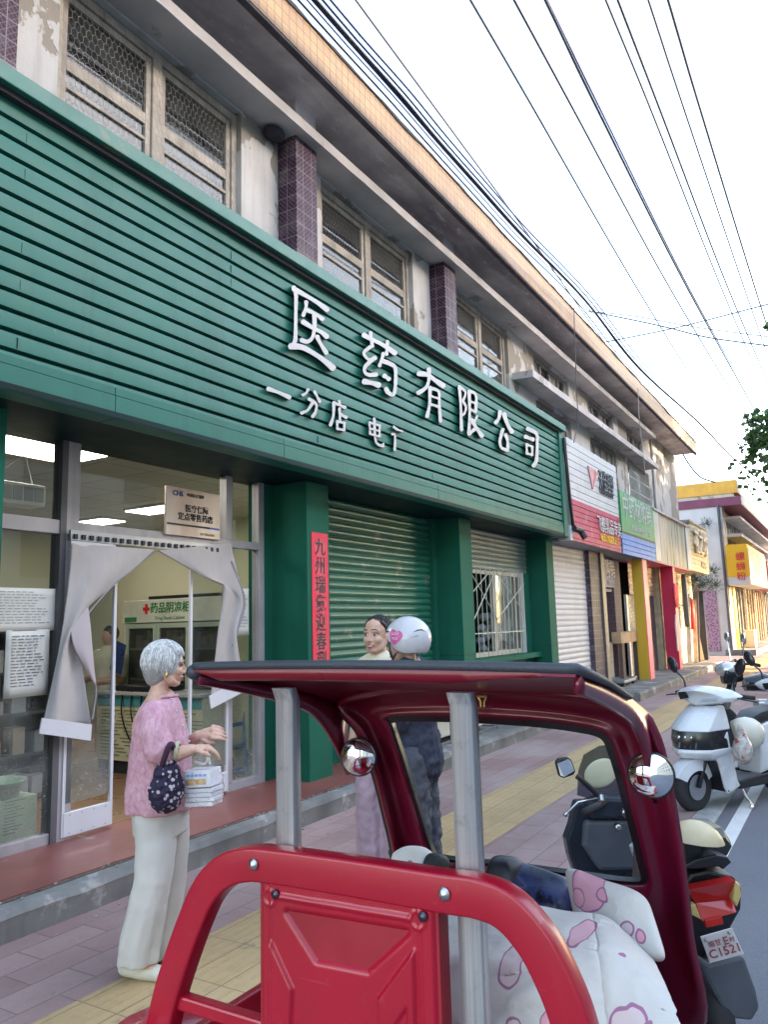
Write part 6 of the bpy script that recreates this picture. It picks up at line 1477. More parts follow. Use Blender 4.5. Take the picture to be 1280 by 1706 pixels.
    MB().loft(rg).build('seat', plain('black_seat', (.02, .02, .022, 1), .45, bump=.2), t, smooth=True, angle=60)
    wheel(t, (-.63, 0, .215), (0, 1, 0), .215, .1, BKG)
    m_ = MB().tube([(.12, .12, .2), (.11, .16, .1), (.09, .21, .012)], .013, 8); m_.box(.05, .19, .0, .13, .24, .014); m_.build('side_stand', CHROME, t, smooth=True, angle=40)
    return t
ws1 = white_scooter(root, 'white electric scooter with black headlight band parked nose towards the shops', 'parked white scooters'); ws1.scale = (.92, .92, .92)
ws2 = dup(ws1, (1.15, -.5, 0), 'second white scooter partly cut off by the right edge, behind the first', rot=ang + .22)
# helmet and bag hanging on the scooter
c = pD(1246, 1222, 6.62); t = thing('hung_helmet', 'cream open face helmet hanging beside the white scooter', 'helmet', c)
m_ = MB(); m_.lathe(c, (right * .8 + Vector((0, 0, .25)) - fwd * .2), [(.125, -.09), (.135, -.03), (.13, .03), (.1, .09), (.055, .125), (0, .135)], 26); m_.build('shell', plain('cream_shell', (.62, .58, .48, 1), .3, var=.1), t, smooth=True, solid=.012)
c = pD(1238, 1245, 6.35); t = thing('plastic_bag', 'clear plastic bag of red and white goods hanging from the white scooter', 'bag', c)
m_ = MB().ball(c + Vector((0, 0, -.02)), (.1, .08, .12)); m_.limb([(c + Vector((0, 0, .08)), .05), (c + Vector((-.03, 0, .17)), .02)]); m_.build('sack', plain('bag_film', (.42, .38, .35, 1), .2, var=.4, scale=24, spots=((.35, .05, .05, 1), 13, .56), bump=.8, bscale=40), t, remesh=.012)
# motorcycle further back
c = pD(1246, 1140, 9.0); base_m = Vector((c.x + .1, c.y - .25, -.012)); hm = Vector((-.35, .93, 0)).normalized(); am = math.atan2(hm.y, hm.x)
mc = thing('black_motorcycle', 'black motorcycle with round chrome headlight and mirror behind the white scooters', 'motorcycle', base_m, None, True, am)
MB().lathe((.5, 0, .93), (1, 0, .12), [(0, -.2), (.08, -.18), (.12, -.08), (.13, 0), (.125, .03)], 22).build('headlight_bowl', BKG, mc, smooth=True)
MB().ball((.47, 0, .97), (.15, .13, .09)).build('chrome_cap', plain('silver_cap', (.6, .6, .62, 1), .25, .6), mc, smooth=True)
m_ = MB().tube(spline([(.3, -.4, 1.05), (.38, -.2, 1.04), (.42, 0, 1.0), (.38, .2, 1.04), (.3, .4, 1.05)]), .014, 8); m_.build('handlebar', BLACKP, mc, smooth=True)
for s in (1, -1):
    mm = MB().tube([(.35, .3 * s, 1.05), (.36, .32 * s, 1.2), (.36, .36 * s, 1.3)], .007, 6).build('mirror_stem', CHROME, mc); MB().lathe((.35, .37 * s, 1.34), (-1, 0, .1), [(0, -.04), (.04, -.034), (.065, -.01), (.066, .004), (0, .006)], 20).build('mirror', CHROME, mm, smooth=True)
    MB().tube([(.28, .42 * s, 1.05), (.25, .5 * s, 1.04)], .02, 8).build('grip', RUBBER, mc)
rg = []
for (x, w, z, h_) in ((.3, .1, .8, .08), (.1, .15, .82, .11), (-.1, .13, .78, .08), (-.2, .1, .74, .04)): rg.append([Vector((x, w * math.cos(a), z + h_ * math.sin(a))) for a in [2 * math.pi * k / 12 for k in range(12)]])
MB().loft(rg).build('fuel_tank', BKG, mc, smooth=True, angle=60); MB().box(-.8, -.12, .7, -.2, .12, .78).build('seat', RUBBER, mc, bevel=.03)
MB().box(-.35, -.12, .3, .2, .12, .62).build('engine', STEEL, mc, bevel=.03); MB().tube([(.4, 0, .9), (.62, 0, .3)], .05, 10).build('fork', CHROME, mc)
wheel(mc, (.66, 0, .29), (0, 1, 0), .29, .09); wheel(mc, (-.6, 0, .29), (0, 1, 0), .29, .1)
# ================================================================ PEOPLE
SKIN2 = Mat('warm_skin'); c_ = SKIN2.mix(SKIN2.ramp(SKIN2.noise(16, 4), .3, .7), (.54, .31, .225, 1), (.62, .39, .295, 1)); SKIN2.set(c_, .48); SKIN2.b.inputs['Subsurface Weight'].default_value = .12; SKIN2.b.inputs['Subsurface Radius'].default_value = (.01, .004, .002); SKIN2.bump(SKIN2.noise(180, 3), .12, .001); SKIN2 = SKIN2.m
TAN = Mat('tanned_skin'); c_ = TAN.mix(TAN.ramp(TAN.noise(30, 5), .3, .7), (.54, .3, .215, 1), (.64, .4, .305, 1)); TAN.set(c_, .5); TAN.bump(TAN.noise(120, 4), .35, .002); TAN = TAN.m
EYEW = plain('eye_white', (.6, .57, .55, 1), .25, var=.02); IRIS = plain('dark_iris', (.02, .012, .01, 1), .15); LIPC = plain('lip', (.4, .11, .1, 1), .4); BROW = plain('brow', (.04, .03, .028, 1), .7); TEETH = plain('teeth', (.6, .57, .5, 1), .3)
def head(mb, c, F, U, s=1.0, neck=True):
    F = F.normalized(); U = (U - F * U.dot(F)).normalized(); L = U.cross(F)
    P = lambda f, l, u: c + (F * f + L * l + U * u) * s
    ax = (F, L, U); e = lambda q, r: mb.ball(q, tuple(x * s for x in r), ax, 20, 14)
    e(P(-.012, 0, .028), (.1, .077, .088)); e(P(.018, 0, -.03), (.071, .062, .086)); e(P(.05, 0, -.094), (.03, .03, .023))
    for q in (1, -1):
        mb.limb([(P(-.005, .052 * q, -.045), .024 * s), (P(.025, .042 * q, -.08), .022 * s), (P(.05, .016 * q, -.097), .02 * s)])
        e(P(.056, .036 * q, -.032), (.028, .026, .026)); mb.limb([(P(.066, .05 * q, .02), .011 * s), (P(.082, .02 * q, .023), .012 * s)])
        e(P(-.008, .077 * q, -.012), (.02, .009, .031)); e(P(.093, .012 * q, -.04), (.009, .008, .007))
    mb.limb([(P(.083, 0, .008), .009 * s), (P(.097, 0, -.02), .0095 * s), (P(.105, 0, -.036), .0125 * s)])
    e(P(.082, 0, -.063), (.012, .024, .0075)); e(P(.079, 0, -.077), (.012, .021, .009)); e(P(.03, 0, .05), (.056, .06, .05))
    if neck: mb.limb([(P(-.02, 0, -.06), .05 * s), (P(-.03, 0, -.13), .049 * s), (P(-.04, 0, -.19), .06 * s)])
    return P, ax
def face(P, ax, parent, s=1.0, only=(1, -1), smile=False, brow=None, old=False):
    for q in only:
        if old:
            MB().limb([(P(.084, .018 * q, .0), .003 * s), (P(.0825, .034 * q, .003), .0042 * s), (P(.072, .05 * q, -.001), .0025 * s)]).build('eye', IRIS, parent, smooth=True)
            MB().limb([(P(.09, .016 * q, .026), .003 * s), (P(.086, .038 * q, .03), .003 * s)]).build('eyebrow', brow, parent, smooth=True)
            continue
        ey = MB().ball(P(.0735, .031 * q, -.001), (.011 * s, .0155 * s, .0075 * s), ax, 16, 10).build('eye', EYEW, parent, smooth=True)
        MB().ball(P(.081, .033 * q, -.001), (.006 * s, .007 * s, .007 * s), ax, 12, 8).build('iris', IRIS, ey, smooth=True)
        MB().limb([(P(.079, .013 * q, .0085), .002 * s), (P(.082, .03 * q, .0115), .0022 * s), (P(.073, .05 * q, .006), .0018 * s)]).build('eyelid_line', BROW, ey)
        MB().limb([(P(.09, .014 * q, .029), .003 * s), (P(.088, .035 * q, .034), .0032 * s), (P(.074, .055 * q, .028), .002 * s)]).build('eyebrow', BROW, parent, smooth=True)
    m_ = MB(); m_.limb([(P(.083, .026, -.066), .003 * s), (P(.0945, 0, -.0625), .0052 * s), (P(.083, -.026, -.066), .003 * s)]); m_.limb([(P(.083, .022, -.073), .004 * s), (P(.0905, 0, -.080), .0062 * s), (P(.083, -.022, -.073), .004 * s)]); m_.build('lips', LIPC, parent, smooth=True)
    if smile: MB().limb([(P(.0865, .016, -.0695), .0042 * s), (P(.0925, 0, -.0705), .005 * s), (P(.0865, -.016, -.0695), .0042 * s)]).build('teeth', TEETH, parent, smooth=True)
def hand(mb, wrist, palm_dir, back, curl=.8, s=1.0):
    D = palm_dir.normalized(); N = (back - D * back.dot(D)).normalized(); T = D.cross(N)
    c = wrist + D * .045 * s
    mb.limb([(wrist, .023 * s), (c + T * .012 * s, .02 * s), (wrist + D * .08 * s + T * .02 * s, .0125 * s)]); mb.limb([(wrist, .023 * s), (c - T * .012 * s, .02 * s), (wrist + D * .08 * s - T * .022 * s, .0125 * s)])
    for i, (o, ln) in enumerate(((.034, .9), (.0115, 1.0), (-.0115, .95), (-.034, .78))):
        p = wrist + (D * .083 + T * o) * s; a = curl * (.55 + .07 * i); pts = [(p, .0105 * s)]; d = D
        for k, l in enumerate((.038, .026, .02)):
            d = (d * math.cos(a) - N * math.sin(a)).normalized(); nn = (N * math.cos(a) + D * math.sin(a))
            p = p + d * l * ln * s; pts.append((p, (.0092, .0082, .007)[k] * s))
        mb.limb(pts)
    p = wrist + (D * .03 + T * .028) * s
    mb.limb([(p, .014 * s), (p + (D * .03 + T * .022 - N * .012) * s, .0115 * s), (p + (D * .055 + T * .016 - N * .03) * s, .0095 * s)])
def hair_strands(mb, c, F, U, n, r, seed, rad=(.105, .084, .1), off=(-.018, 0, .03), down=.6, front=.5):
    rnd = random.Random(seed); L = U.cross(F)
    for i in range(n):
        a = rnd.uniform(0, 2 * math.pi); 
        st = Vector((rnd.gauss(0, .25), rnd.gauss(0, .25), 1)).normalized(); e = Vector((math.cos(a), math.sin(a), -down * rnd.uniform(.3, 1.1)))
        if math.cos(a) > .45: e.z = rnd.uniform(.2, front)
        e.normalize(); pts = []; rs = rnd.uniform(.99, 1.07)
        for k in range(7):
            t = k / 6; d = st.lerp(e, t).normalized(); w = 1 + .03 * math.sin(t * 7 + i) * t
            q = Vector((d.x * rad[0], d.y * rad[1], d.z * rad[2])) * rs * w
            pts.append(c + F * (q.x + off[0]) + L * (q.y + off[1]) + U * (q.z + off[2]))
        mb.tube(pts, [r * .7, r, r, r, r, r * .8, r * .3], 5)
UPV = Vector((0, 0, 1))
def puff(o, strength, size, seed=0):
    tx = bpy.data.textures.new('folds', 'CLOUDS'); tx.noise_scale = size; tx.noise_depth = 2
    m = o.modifiers.new('folds', 'DISPLACE'); m.texture = tx; m.strength = strength; m.mid_level = .5; m.texture_coords = 'LOCAL'
    return o
# ---- grey haired woman in pink
DL = 3.68
lady = thing('person', 'grey haired person in pink blouse and white trousers holding a dark print bag', 'person', (2.7, 2.95, 0))
Fl = (right * .93 + fwd * .36); Fl.z = 0; Fl.normalize(); Fl = (Fl + Vector((0, 0, -.04))).normalized(); Ll = UPV.cross(Fl).normalized()
hc = pD(277, 1108, DL); HS = .87
sb = MB(); P, ax = head(sb, hc, Fl, UPV, HS)
sh_n, sh_f = pD(256, 1188, 3.54), pD(282, 1186, 3.84)
el_n, el_f = pD(264, 1262, 3.5), pD(298, 1250, 3.86)
wr_n, wr_f = pD(318, 1249, 3.5), pD(330, 1226, 3.74)
sb.limb([(pD(268, 1170, DL), .075), (pD(262, 1210, DL), .12), (pD(266, 1290, DL), .11), (pD(268, 1350, DL), .09)])
sb.limb([(sh_n, .05), (el_n, .04), (pD(292, 1257, 3.5), .036), (wr_n, .026)]); sb.limb([(sh_f, .05), (el_f, .04), (wr_f, .027)])
dn = (pD(350, 1245, 3.52) - wr_n).normalized(); hand(sb, wr_n, dn, UPV + right * .2, .95, .92)
df = (pD(365, 1217, 3.72) - wr_f).normalized(); hand(sb, wr_f, df, UPV * .6 - fwd * .7, 1.0, .92)
ank_n, ank_f = pD(225, 1602, 3.58), pD(262, 1588, 3.75)
sb.limb([(pD(258, 1345, 3.62), .08), (pD(258, 1470, 3.6), .07), (ank_n, .04)]); sb.limb([(pD(280, 1345, 3.74), .08), (pD(282, 1470, 3.78), .07), (ank_f, .04)])
toe_d = (right * .95 - fwd * .25); toe_d.z = 0; toe_d.normalize()
for a in (ank_n, ank_f): sb.limb([(Vector((a.x, a.y, .06)), .035), (Vector((a.x, a.y, .045)) + toe_d * .1, .03)])
sb.build('body', TAN, lady, remesh=.004, soft=2)
face(P, ax, lady, HS, (1, -1), False, plain('grey_brow', (.3, .26, .24, 1), .7), True)
GH = Mat('grey_hair'); v = GH.noise(7, 4, .6); n2 = GH.noise(150, 3)
q_ = GH.n('SeparateXYZ'); GH.l(GH.co(), q_.inputs[0]); 
c_ = GH.mix(GH.ramp(GH.math('ADD', v, GH.math('MULTIPLY', n2, .3)), .42, .78), (.42, .415, .405, 1), (.13, .125, .12, 1)); GH.set(c_, .45); GH = GH.m
hb = MB(); Pl = lambda f, l, u: hc + (Fl * f + ax[1] * l + ax[2] * u) * HS
hb.ball(Pl(-.02, 0, .03), (.106 * HS, .088 * HS, .1 * HS), ax, 24, 16); hb.ball(Pl(-.05, 0, -.02), (.078 * HS, .083 * HS, .088 * HS), ax, 20, 14); hb.ball(Pl(-.058, 0, -.07), (.052 * HS, .062 * HS, .046 * HS), ax, 18, 12)
for q in (1, -1): hb.limb([(Pl(.03, .062 * q, .06), .02), (Pl(.012, .072 * q, .02), .013), (Pl(-.03, .074 * q, .0), .022)])
hb.limb([(Pl(.052, .03, .075), .02), (Pl(.055, -.03, .075), .02)])
hr = hb.build('hair', GH, lady, remesh=.006, soft=9)
LGH = plain('silver_hair', (.8, .79, .77, 1), .4, var=.1, scale=40); MGH = plain('mid_grey_hair', (.42, .415, .41, 1), .4, var=.2, scale=40)
hs = MB(); hair_strands(hs, hc, Fl, ax[2], 900, .0013, 99, rad=(.112 * HS, .095 * HS, .107 * HS), off=(-.02 * HS, 0, .026 * HS), down=1.15, front=.75); hs.build('hair_strands', MGH, hr, smooth=True)
hs = MB(); hair_strands(hs, hc, Fl, ax[2], 1500, .0012, 4, rad=(.111 * HS, .094 * HS, .106 * HS), off=(-.02 * HS, 0, .026 * HS), down=1.2, front=.7); hair_strands(hs, hc, Fl, ax[2], 120, .0045, 14, rad=(.108 * HS, .09 * HS, .102 * HS), off=(-.02 * HS, 0, .026 * HS), down=1.15, front=.8); hs.build('hair_strands', LGH, hr, smooth=True)
MB().ball(Pl(-.004, -.083, -.05), (.006, .005, .014), ax).build('earring', plain('gold', (.7, .5, .2, 1), .25, .9), lady, smooth=True)
# blouse
PK = Mat('pink_blouse'); v = PK.noise(48, 6, .75, PK.scaled((1, 1, .6)), .4); c_ = PK.mix(PK.ramp(v, .38, .66), (.5, .22, .3, 1), (.66, .42, .47, 1)); PK.set(c_, .9); PK.bump(PK.noise(300, 2), .2, .002); PK.bump(PK.noise(9, 4, .5, PK.scaled((1, 1, .35))), .5, .02); PK = PK.m
def ring(cx, cy, d, hw, dep, k=36, fold=0, seed=0):
    c = pD(cx, cy, d); a = hw / FPX * d; rr = right.copy(); rr.z = 0; rr.normalize(); ff = fwd.copy(); ff.z = 0; ff.normalize()
    out = []
    for i in range(k):
        t = 2 * math.pi * i / k; m_ = 1 + fold * (math.sin(5 * t + seed) * .6 + math.sin(9 * t + seed * 2.1) * .4)
        out.append(c + rr * (a * math.cos(t) * m_) + ff * (dep * math.sin(t) * m_))
    return out
bl = MB()
bl.loft([ring(273, 1160, DL, 20, .07), ring(269, 1170, DL, 30, .1), ring(267, 1185, DL, 36, .135), ring(266, 1205, DL, 41, .155), ring(267, 1235, DL, 46, .16, fold=.015, seed=1), ring(266, 1275, DL, 50, .165, fold=.045, seed=1.3), ring(265, 1315, DL, 53, .17, fold=.075, seed=1.6), ring(266, 1347, DL, 55, .175, fold=.1, seed=1.9)])
bl.limb([(sh_n, .062), (pD(257, 1220, 3.5), .066), (pD(263, 1248, 3.49), .07), (pD(277, 1256, 3.5), .056)]); bl.limb([(sh_f, .062), (pD(290, 1220, 3.85), .066), (el_f, .07), (pD(308, 1242, 3.83), .055)])
b_ = bl.build('blouse', PK, lady, remesh=.009, soft=4); puff(b_, .013, .06)
m_ = MB(); rc_ = ring(272.5, 1159, DL, 20.5, .069); m_.tube(rc_ + [rc_[0]], .008, 8); m_.build('collar', PK, b_, smooth=True)
m_ = MB()
for y in (1165, 1185, 1208, 1235): m_.ball(pD(279 + (y - 1150) * .42, y, 3.58), .006)
m_.build('button_row', WHITE, b_, smooth=True)
WT = plain('white_trouser', (.56, .535, .51, 1), .85, var=.05, scale=3, bump=.3, bscale=14)
tb = MB()
tb.loft([ring(265, 1325, DL, 46, .14), ring(266, 1350, DL, 46, .15), ring(268, 1385, DL, 44, .15)])
tb.loft([ring(258, 1360, 3.62, 36, .095), ring(260, 1410, 3.6, 33, .095), ring(254, 1465, 3.58, 31, .09, fold=.05), ring(243, 1520, 3.57, 32, .09, fold=.09, seed=1), ring(233, 1570, 3.57, 34, .092, fold=.12, seed=1.4), ring(229, 1603, 3.57, 33, .09, fold=.13, seed=1.8)])
tb.loft([ring(282, 1360, 3.76, 33, .095), ring(284, 1410, 3.77, 30, .095), ring(282, 1465, 3.78, 27, .09, fold=.03), ring(275, 1520, 3.78, 26, .088, fold=.05, seed=2), ring(268, 1570, 3.78, 27, .09, fold=.05, seed=2.4), ring(266, 1590, 3.78, 27, .09, fold=.06, seed=2.7)])
puff(tb.build('trousers', WT, lady, remesh=.008, soft=2), .01, .09)
SHOE = plain('cream_shoe', (.6, .57, .48, 1), .55, bump=.4, bscale=120)
for a in (ank_n, ank_f):
    g = Vector((a.x, a.y, 0)); s_ = MB(); s_.limb([(g - toe_d * .05 + Vector((0, 0, .045)), .036), (g + toe_d * .04 + Vector((0, 0, .038)), .038), (g + toe_d * .12 + Vector((0, 0, .034)), .036), (g + toe_d * .165 + Vector((0, 0, .028)), .026)])
    o = s_.build('shoe', SHOE, lady, remesh=.008, soft=2); 
    MB().limb([(g - toe_d * .05 + Vector((0, 0, .016)), .014), (g + toe_d * .17 + Vector((0, 0, .014)), .014)]).build('sole', plain('tan_sole', (.3, .22, .15, 1), .7), o)
    MB().ball(g + toe_d * .05 + Vector((0, 0, .066)), (.055, .028, .014), (toe_d, UPV.cross(toe_d), UPV)).build('instep', TAN, o, smooth=True)
m_ = MB(); axw = (wr_n - el_n).normalized()
for i, (t, c_) in enumerate(((.5, None), (.56, None), (.62, None))): 
    c = pD(283 + t * 24, 1253.5 - t * 4, 3.5); ring_ = [c + (UPV * math.cos(a) + axw.cross(UPV).normalized() * math.sin(a)) * (.04 - .002 * i) for a in [2 * math.pi * k / 20 for k in range(21)]]; m_.tube(ring_, .0055, 8)
m_.build('bracelet', plain('jade_bead', (.45, .42, .28, 1), .4), lady, smooth=True)
# bag, boxes
DB = Mat('dark_floral_cloth'); v_ = DB.n('TexVoronoi'); v_.inputs['Scale'].default_value = 42; v_.inputs['Randomness'].default_value = 1; DB.l(DB.co(), v_.inputs[0]); s_ = DB.n('SeparateColor'); DB.l(v_.outputs['Color'], s_.inputs[0])
nz_ = DB.math('ADD', v_.outputs['Distance'], DB.math('MULTIPLY', DB.noise(60, 3), .3))
c_ = DB.mix(DB.math('MULTIPLY', DB.math('LESS_THAN', nz_, .5), DB.math('GREATER_THAN', s_.outputs[0], .36)), (.016, .01, .035, 1), (.45, .38, .42, 1)); DB.set(c_, .8); DB.bump(DB.noise(14, 4), .6, .02)
hb_ = thing('handbag', 'dark purple floral cloth handbag hanging from the forearm', 'handbag', pD(277, 1360, 3.46))
c = pD(277, 1318, 3.46); m_ = MB().ball(c, (.088, .062, .098), None, 24, 16); m_.ball(c + Vector((0, 0, .07)), (.068, .05, .06)); m_.ball(c + Vector((0, 0, .125)), (.042, .035, .03))
puff(m_.build('pouch', DB.m, hb_, remesh=.006, soft=3), .026, .028)
DPUR = plain('dark_purple_cloth', (.05, .015, .035, 1), .85)
MB().tube(spline([pD(268, 1285, 3.46), pD(274, 1262, 3.43), pD(284, 1240, 3.44), pD(291, 1256, 3.5), pD(286, 1290, 3.48)]), .013, 10).build('handle', DPUR, hb_, smooth=True)
bx = thing('medicine_bag', 'thin clear bag of stacked white medicine boxes with orange and blue print, held in hand', 'medicine bag', pD(345, 1330, 3.55))
bc = pD(338, 1302, 3.55); rr = right.copy(); rr.z = 0; rr.normalize(); ff = fwd.copy(); ff.z = 0; ff.normalize()
r1 = (rr * .94 - ff * .32 + UPV * .08).normalized(); r2 = UPV.cross(r1).normalized(); r3 = r1.cross(r2).normalized()
if r3.z < 0: r3 = -r3
if r2.dot(ff) < 0: r2 = -r2
BOXW = plain('box_card', (.66, .65, .68, 1), .6, var=.03)
for i in range(4):
    MB().obox(bc + r3 * (-.032 + i * -.02) + r1 * (.004 * (-1) ** i), r1 * .072, r2 * .045, r3 * .009).build('medicine_box', BOXW, bx, bevel=.002)
fb = MB().obox(bc + r3 * .02, r1 * .07, r2 * .05, r3 * .038).build('medicine_box', BOXW, bx, bevel=.003)
MB().obox(bc + r3 * .008 + r1 * -.005 - r2 * .0515, r1 * .052, r2 * .0008, r3 * .012).build('orange_print', plain('orange_print', (.7, .25, .12, 1), .5, var=.5, scale=30, col2=(.75, .5, .15, 1)), fb)
m_ = MB()
for i in range(5): m_.obox(bc + r3 * .036 + r1 * (-.045 + i * .022) - r2 * .0515, r1 * .008, r2 * .0006, r3 * .005)
m_.build('blue_print', plain('blue_print_box', (.15, .3, .65, 1), .5), fb)
film = glass('bag_film_clear', (.95, .95, .96, 1), .18, dust=.5, refl=1.4, dustcol=(.7, .68, .7, 1))
m_ = MB().ball(bc + r3 * -.02, (.105, .072, .098), (r1, r2, r3), 26, 18); m_.ball(bc + r3 * .07, (.05, .035, .05), (r1, r2, r3))
puff(m_.build('bag_film', film, bx, remesh=.007, soft=2), .03, .03)
gp = wr_n + dn * .075 - UPV * .02
m_ = MB()
for s in (-1, 1): m_.tube(spline([gp, gp + r1 * .012 * s - UPV * .05, bc + r3 * .09 + r1 * .035 * s]), [.004] * 8 + [.006] * 9, 6)
m_.build('bag_handle', plain('white_film', (.65, .65, .67, 1), .4), bx)

# ---- woman facing left beside the helmet wearer
F3 = (-right * .5 - fwd * .85); F3.z = 0; F3.normalize(); DW = 5.1
wm = thing('person', 'dark haired woman in cream top and lilac trousers talking, facing left', 'person', (4.4, 2.75, 0))
wc = pD(628, 1058, DW); sb = MB(); P, ax = head(sb, wc, F3 + Vector((0, 0, .05)), UPV, 1.03)
g = Vector((wc.x, wc.y, 0)) - F3 * .04; Lw = UPV.cross(F3).normalized()
W3 = lambda f, l, z: g + F3 * f + Lw * l + UPV * z
sb.limb([(W3(0, 0, 1.32), .1), (W3(0, 0, 1.1), .12), (W3(0, 0, .9), .13)])
for s in (1, -1):
    sb.limb([(W3(0, .16 * s, 1.3), .045), (W3(-.02, .2 * s, 1.04), .038), (W3(.06, .2 * s, .82), .028)]); hand(sb, W3(.06, .2 * s, .82), Vector((.1, .0, -1)) + F3 * .2, Lw * s, .3, .9)
    sb.limb([(W3(0, .09 * s, .88), .085), (W3(.01, .09 * s, .5), .06), (W3(0, .09 * s, .08), .04)]); sb.limb([(W3(0, .09 * s, .05), .035), (W3(.14, .1 * s, .035), .03)])
sb.build('body', SKIN2, wm, remesh=.006, soft=3); face(P, ax, wm, 1.03, (1, -1), True)
hb = MB(); Pw = lambda f, l, u: wc + (F3 * f + ax[1] * l + ax[2] * u) * 1.03
hb.ball(Pw(-.028, 0, .034), (.097, .086, .092), ax, 22, 14); hb.ball(Pw(-.06, 0, -.01), (.06, .075, .07), ax, 18, 12); hb.ball(Pw(-.115, 0, .0), (.035, .035, .035), ax)
for q in (1, -1): hb.limb([(Pw(.03, .054 * q, .08), .014), (Pw(.0, .078 * q, .045), .012), (Pw(-.035, .082 * q, .02), .016)])
DH = plain('black_hair', (.018, .014, .013, 1), .38, var=.4, scale=30); hr = hb.build('hair', DH, wm, remesh=.006, soft=3)
hs = MB(); hair_strands(hs, wc, F3, ax[2], 260, .0016, 8, rad=(.1, .088, .094), off=(-.028, 0, .034), down=.4, front=.7); hs.build('hair_strands', DH, hr, smooth=True)
tb = MB().limb([(W3(0, 0, 1.345), .095), (W3(0, 0, 1.2), .135), (W3(.01, 0, 1.0), .13), (W3(0, 0, .84), .15)])
for s in (1, -1): tb.limb([(W3(-.01, .08 * s, 1.35), .062), (W3(-.01, .15 * s, 1.315), .062), (W3(-.02, .2 * s, 1.1), .062)])
puff(tb.build('cream_top', plain('cream_cloth', (.66, .6, .46, 1), .85, bump=.2, bscale=20), wm, remesh=.01, soft=4), .014, .08)
tb = MB().limb([(W3(0, 0, .95), .13), (W3(0, 0, .82), .15)])
for s in (1, -1): tb.limb([(W3(0, .08 * s, .82), .11), (W3(.01, .1 * s, .45), .095), (W3(0, .1 * s, .06), .1)])
puff(tb.build('lilac_trousers', plain('lilac_cloth', (.5, .36, .45, 1), .85), wm, remesh=.011, soft=3), .03, .05)
for s in (1, -1): MB().limb([(W3(-.03, .1 * s, .04), .035), (W3(.14, .11 * s, .035), .034)]).build('shoe', WHITE, wm, smooth=True)
# ---- helmet wearer
F4 = (-right * .93 + fwd * .3); F4.z = 0; F4.normalize(); DH4 = 4.5
hm_ = thing('person', 'person in white helmet, navy shirt and grey trousers standing with back turned', 'person', (3.95, 2.2, 0))
c4 = pD(674, 1072, DH4); sb = MB(); P, ax = head(sb, c4, F4, UPV, .95); gm = pD(686, 1150, DH4); g = Vector((gm.x, gm.y, 0)); Lm = UPV.cross(F4).normalized()
W4 = lambda f, l, z: g + F4 * f + Lm * l + UPV * z
sb.limb([(W4(.02, 0, 1.33), .1), (W4(0, 0, 1.1), .11), (W4(0, 0, .92), .1)])
for s in (1, -1):
    sb.limb([(W4(0, .18 * s, 1.28), .05), (W4(.04, .2 * s, 1.06), .042), (W4(.24, .06 * s, 1.12), .03)]); hand(sb, W4(.24, .06 * s, 1.12), F4 - Lm * s * .3, UPV, .5, .95)
    sb.limb([(W4(0, .09 * s, .84), .07), (W4(.0, .1 * s, .48), .06), (W4(0, .1 * s, .08), .045)]); sb.limb([(W4(0, .1 * s, .05), .038), (W4(.16, .11 * s, .04), .03)])
sb.build('body', SKIN2, hm_, remesh=.007, soft=3); face(P, ax, hm_, .95, (1,))
tb = MB().limb([(W4(.02, 0, 1.36), .085), (W4(.01, 0, 1.22), .145), (W4(0, 0, 1.0), .15), (W4(-.01, 0, .82), .17)])
for s in (1, -1): tb.limb([(W4(0, .1 * s, 1.34), .068), (W4(0, .18 * s, 1.28), .072), (W4(0.03, .205 * s, 1.07), .07), (W4(.16, .12 * s, 1.1), .05)])
NV = plain('navy_cloth', (.022, .028, .05, 1), .85, var=.2, scale=8, bump=.35, bscale=14); sh4 = puff(tb.build('navy_shirt', NV, hm_, remesh=.009, soft=3), .03, .045)
tb = MB().limb([(W4(0, 0, .92), .14), (W4(0, 0, .8), .155)])
for s in (1, -1): tb.limb([(W4(0, .085 * s, .82), .12), (W4(.0, .11 * s, .45), .115), (W4(.01, .13 * s, .07), .13)])
puff(tb.build('grey_trousers', plain('charcoal_cloth', (.06, .063, .08, 1), .85, var=.15, bump=.4, bscale=12), hm_, remesh=.01, soft=2), .04, .055)
for s in (1, -1): MB().limb([(W4(-.03, .1 * s, .04), .04), (W4(.16, .11 * s, .035), .036)]).build('shoe', BLACKP, hm_, smooth=True)
hc4 = pD(677, 1064, DH4); U4 = UPV
hel = MB(); n1, n2 = 56, 30; vs = []; fs = []
def hpt(a, t):                                        # a: round from the front (F4), t: from the crown down
    r = Vector((.132 * math.sin(t) * math.cos(a), .118 * math.sin(t) * math.sin(a), .125 * math.cos(t))); return hc4 + F4 * (r.x - .012) + Lm * r.y + UPV * r.z
for j in range(n2 + 1):
    for i in range(n1):
        a = 2 * math.pi * i / n1; fa = abs(((a + math.pi) % (2 * math.pi)) - math.pi)
        tmax = 1.2 if fa < .7 else (1.2 + (2.05 - 1.2) * min(1, (fa - .7) / .38) ** .6 if fa < 1.08 else 2.05 + .22 * min(1, (fa - 1.08) / .5))
        vs.append(hpt(a, .0001 + tmax * j / n2))
for j in range(n2):
    for i in range(n1): fs.append((j * n1 + i, j * n1 + (i + 1) % n1, (j + 1) * n1 + (i + 1) % n1, (j + 1) * n1 + i))
hel = thing('helmet', 'white open face helmet with pink heart sticker worn by the navy shirted person', 'helmet', hc4)
MB().add(vs, fs).build('shell', plain('white_shell', (.52, .51, .54, 1), .25, var=.03, coat=.4), hel, smooth=True, solid=.012)
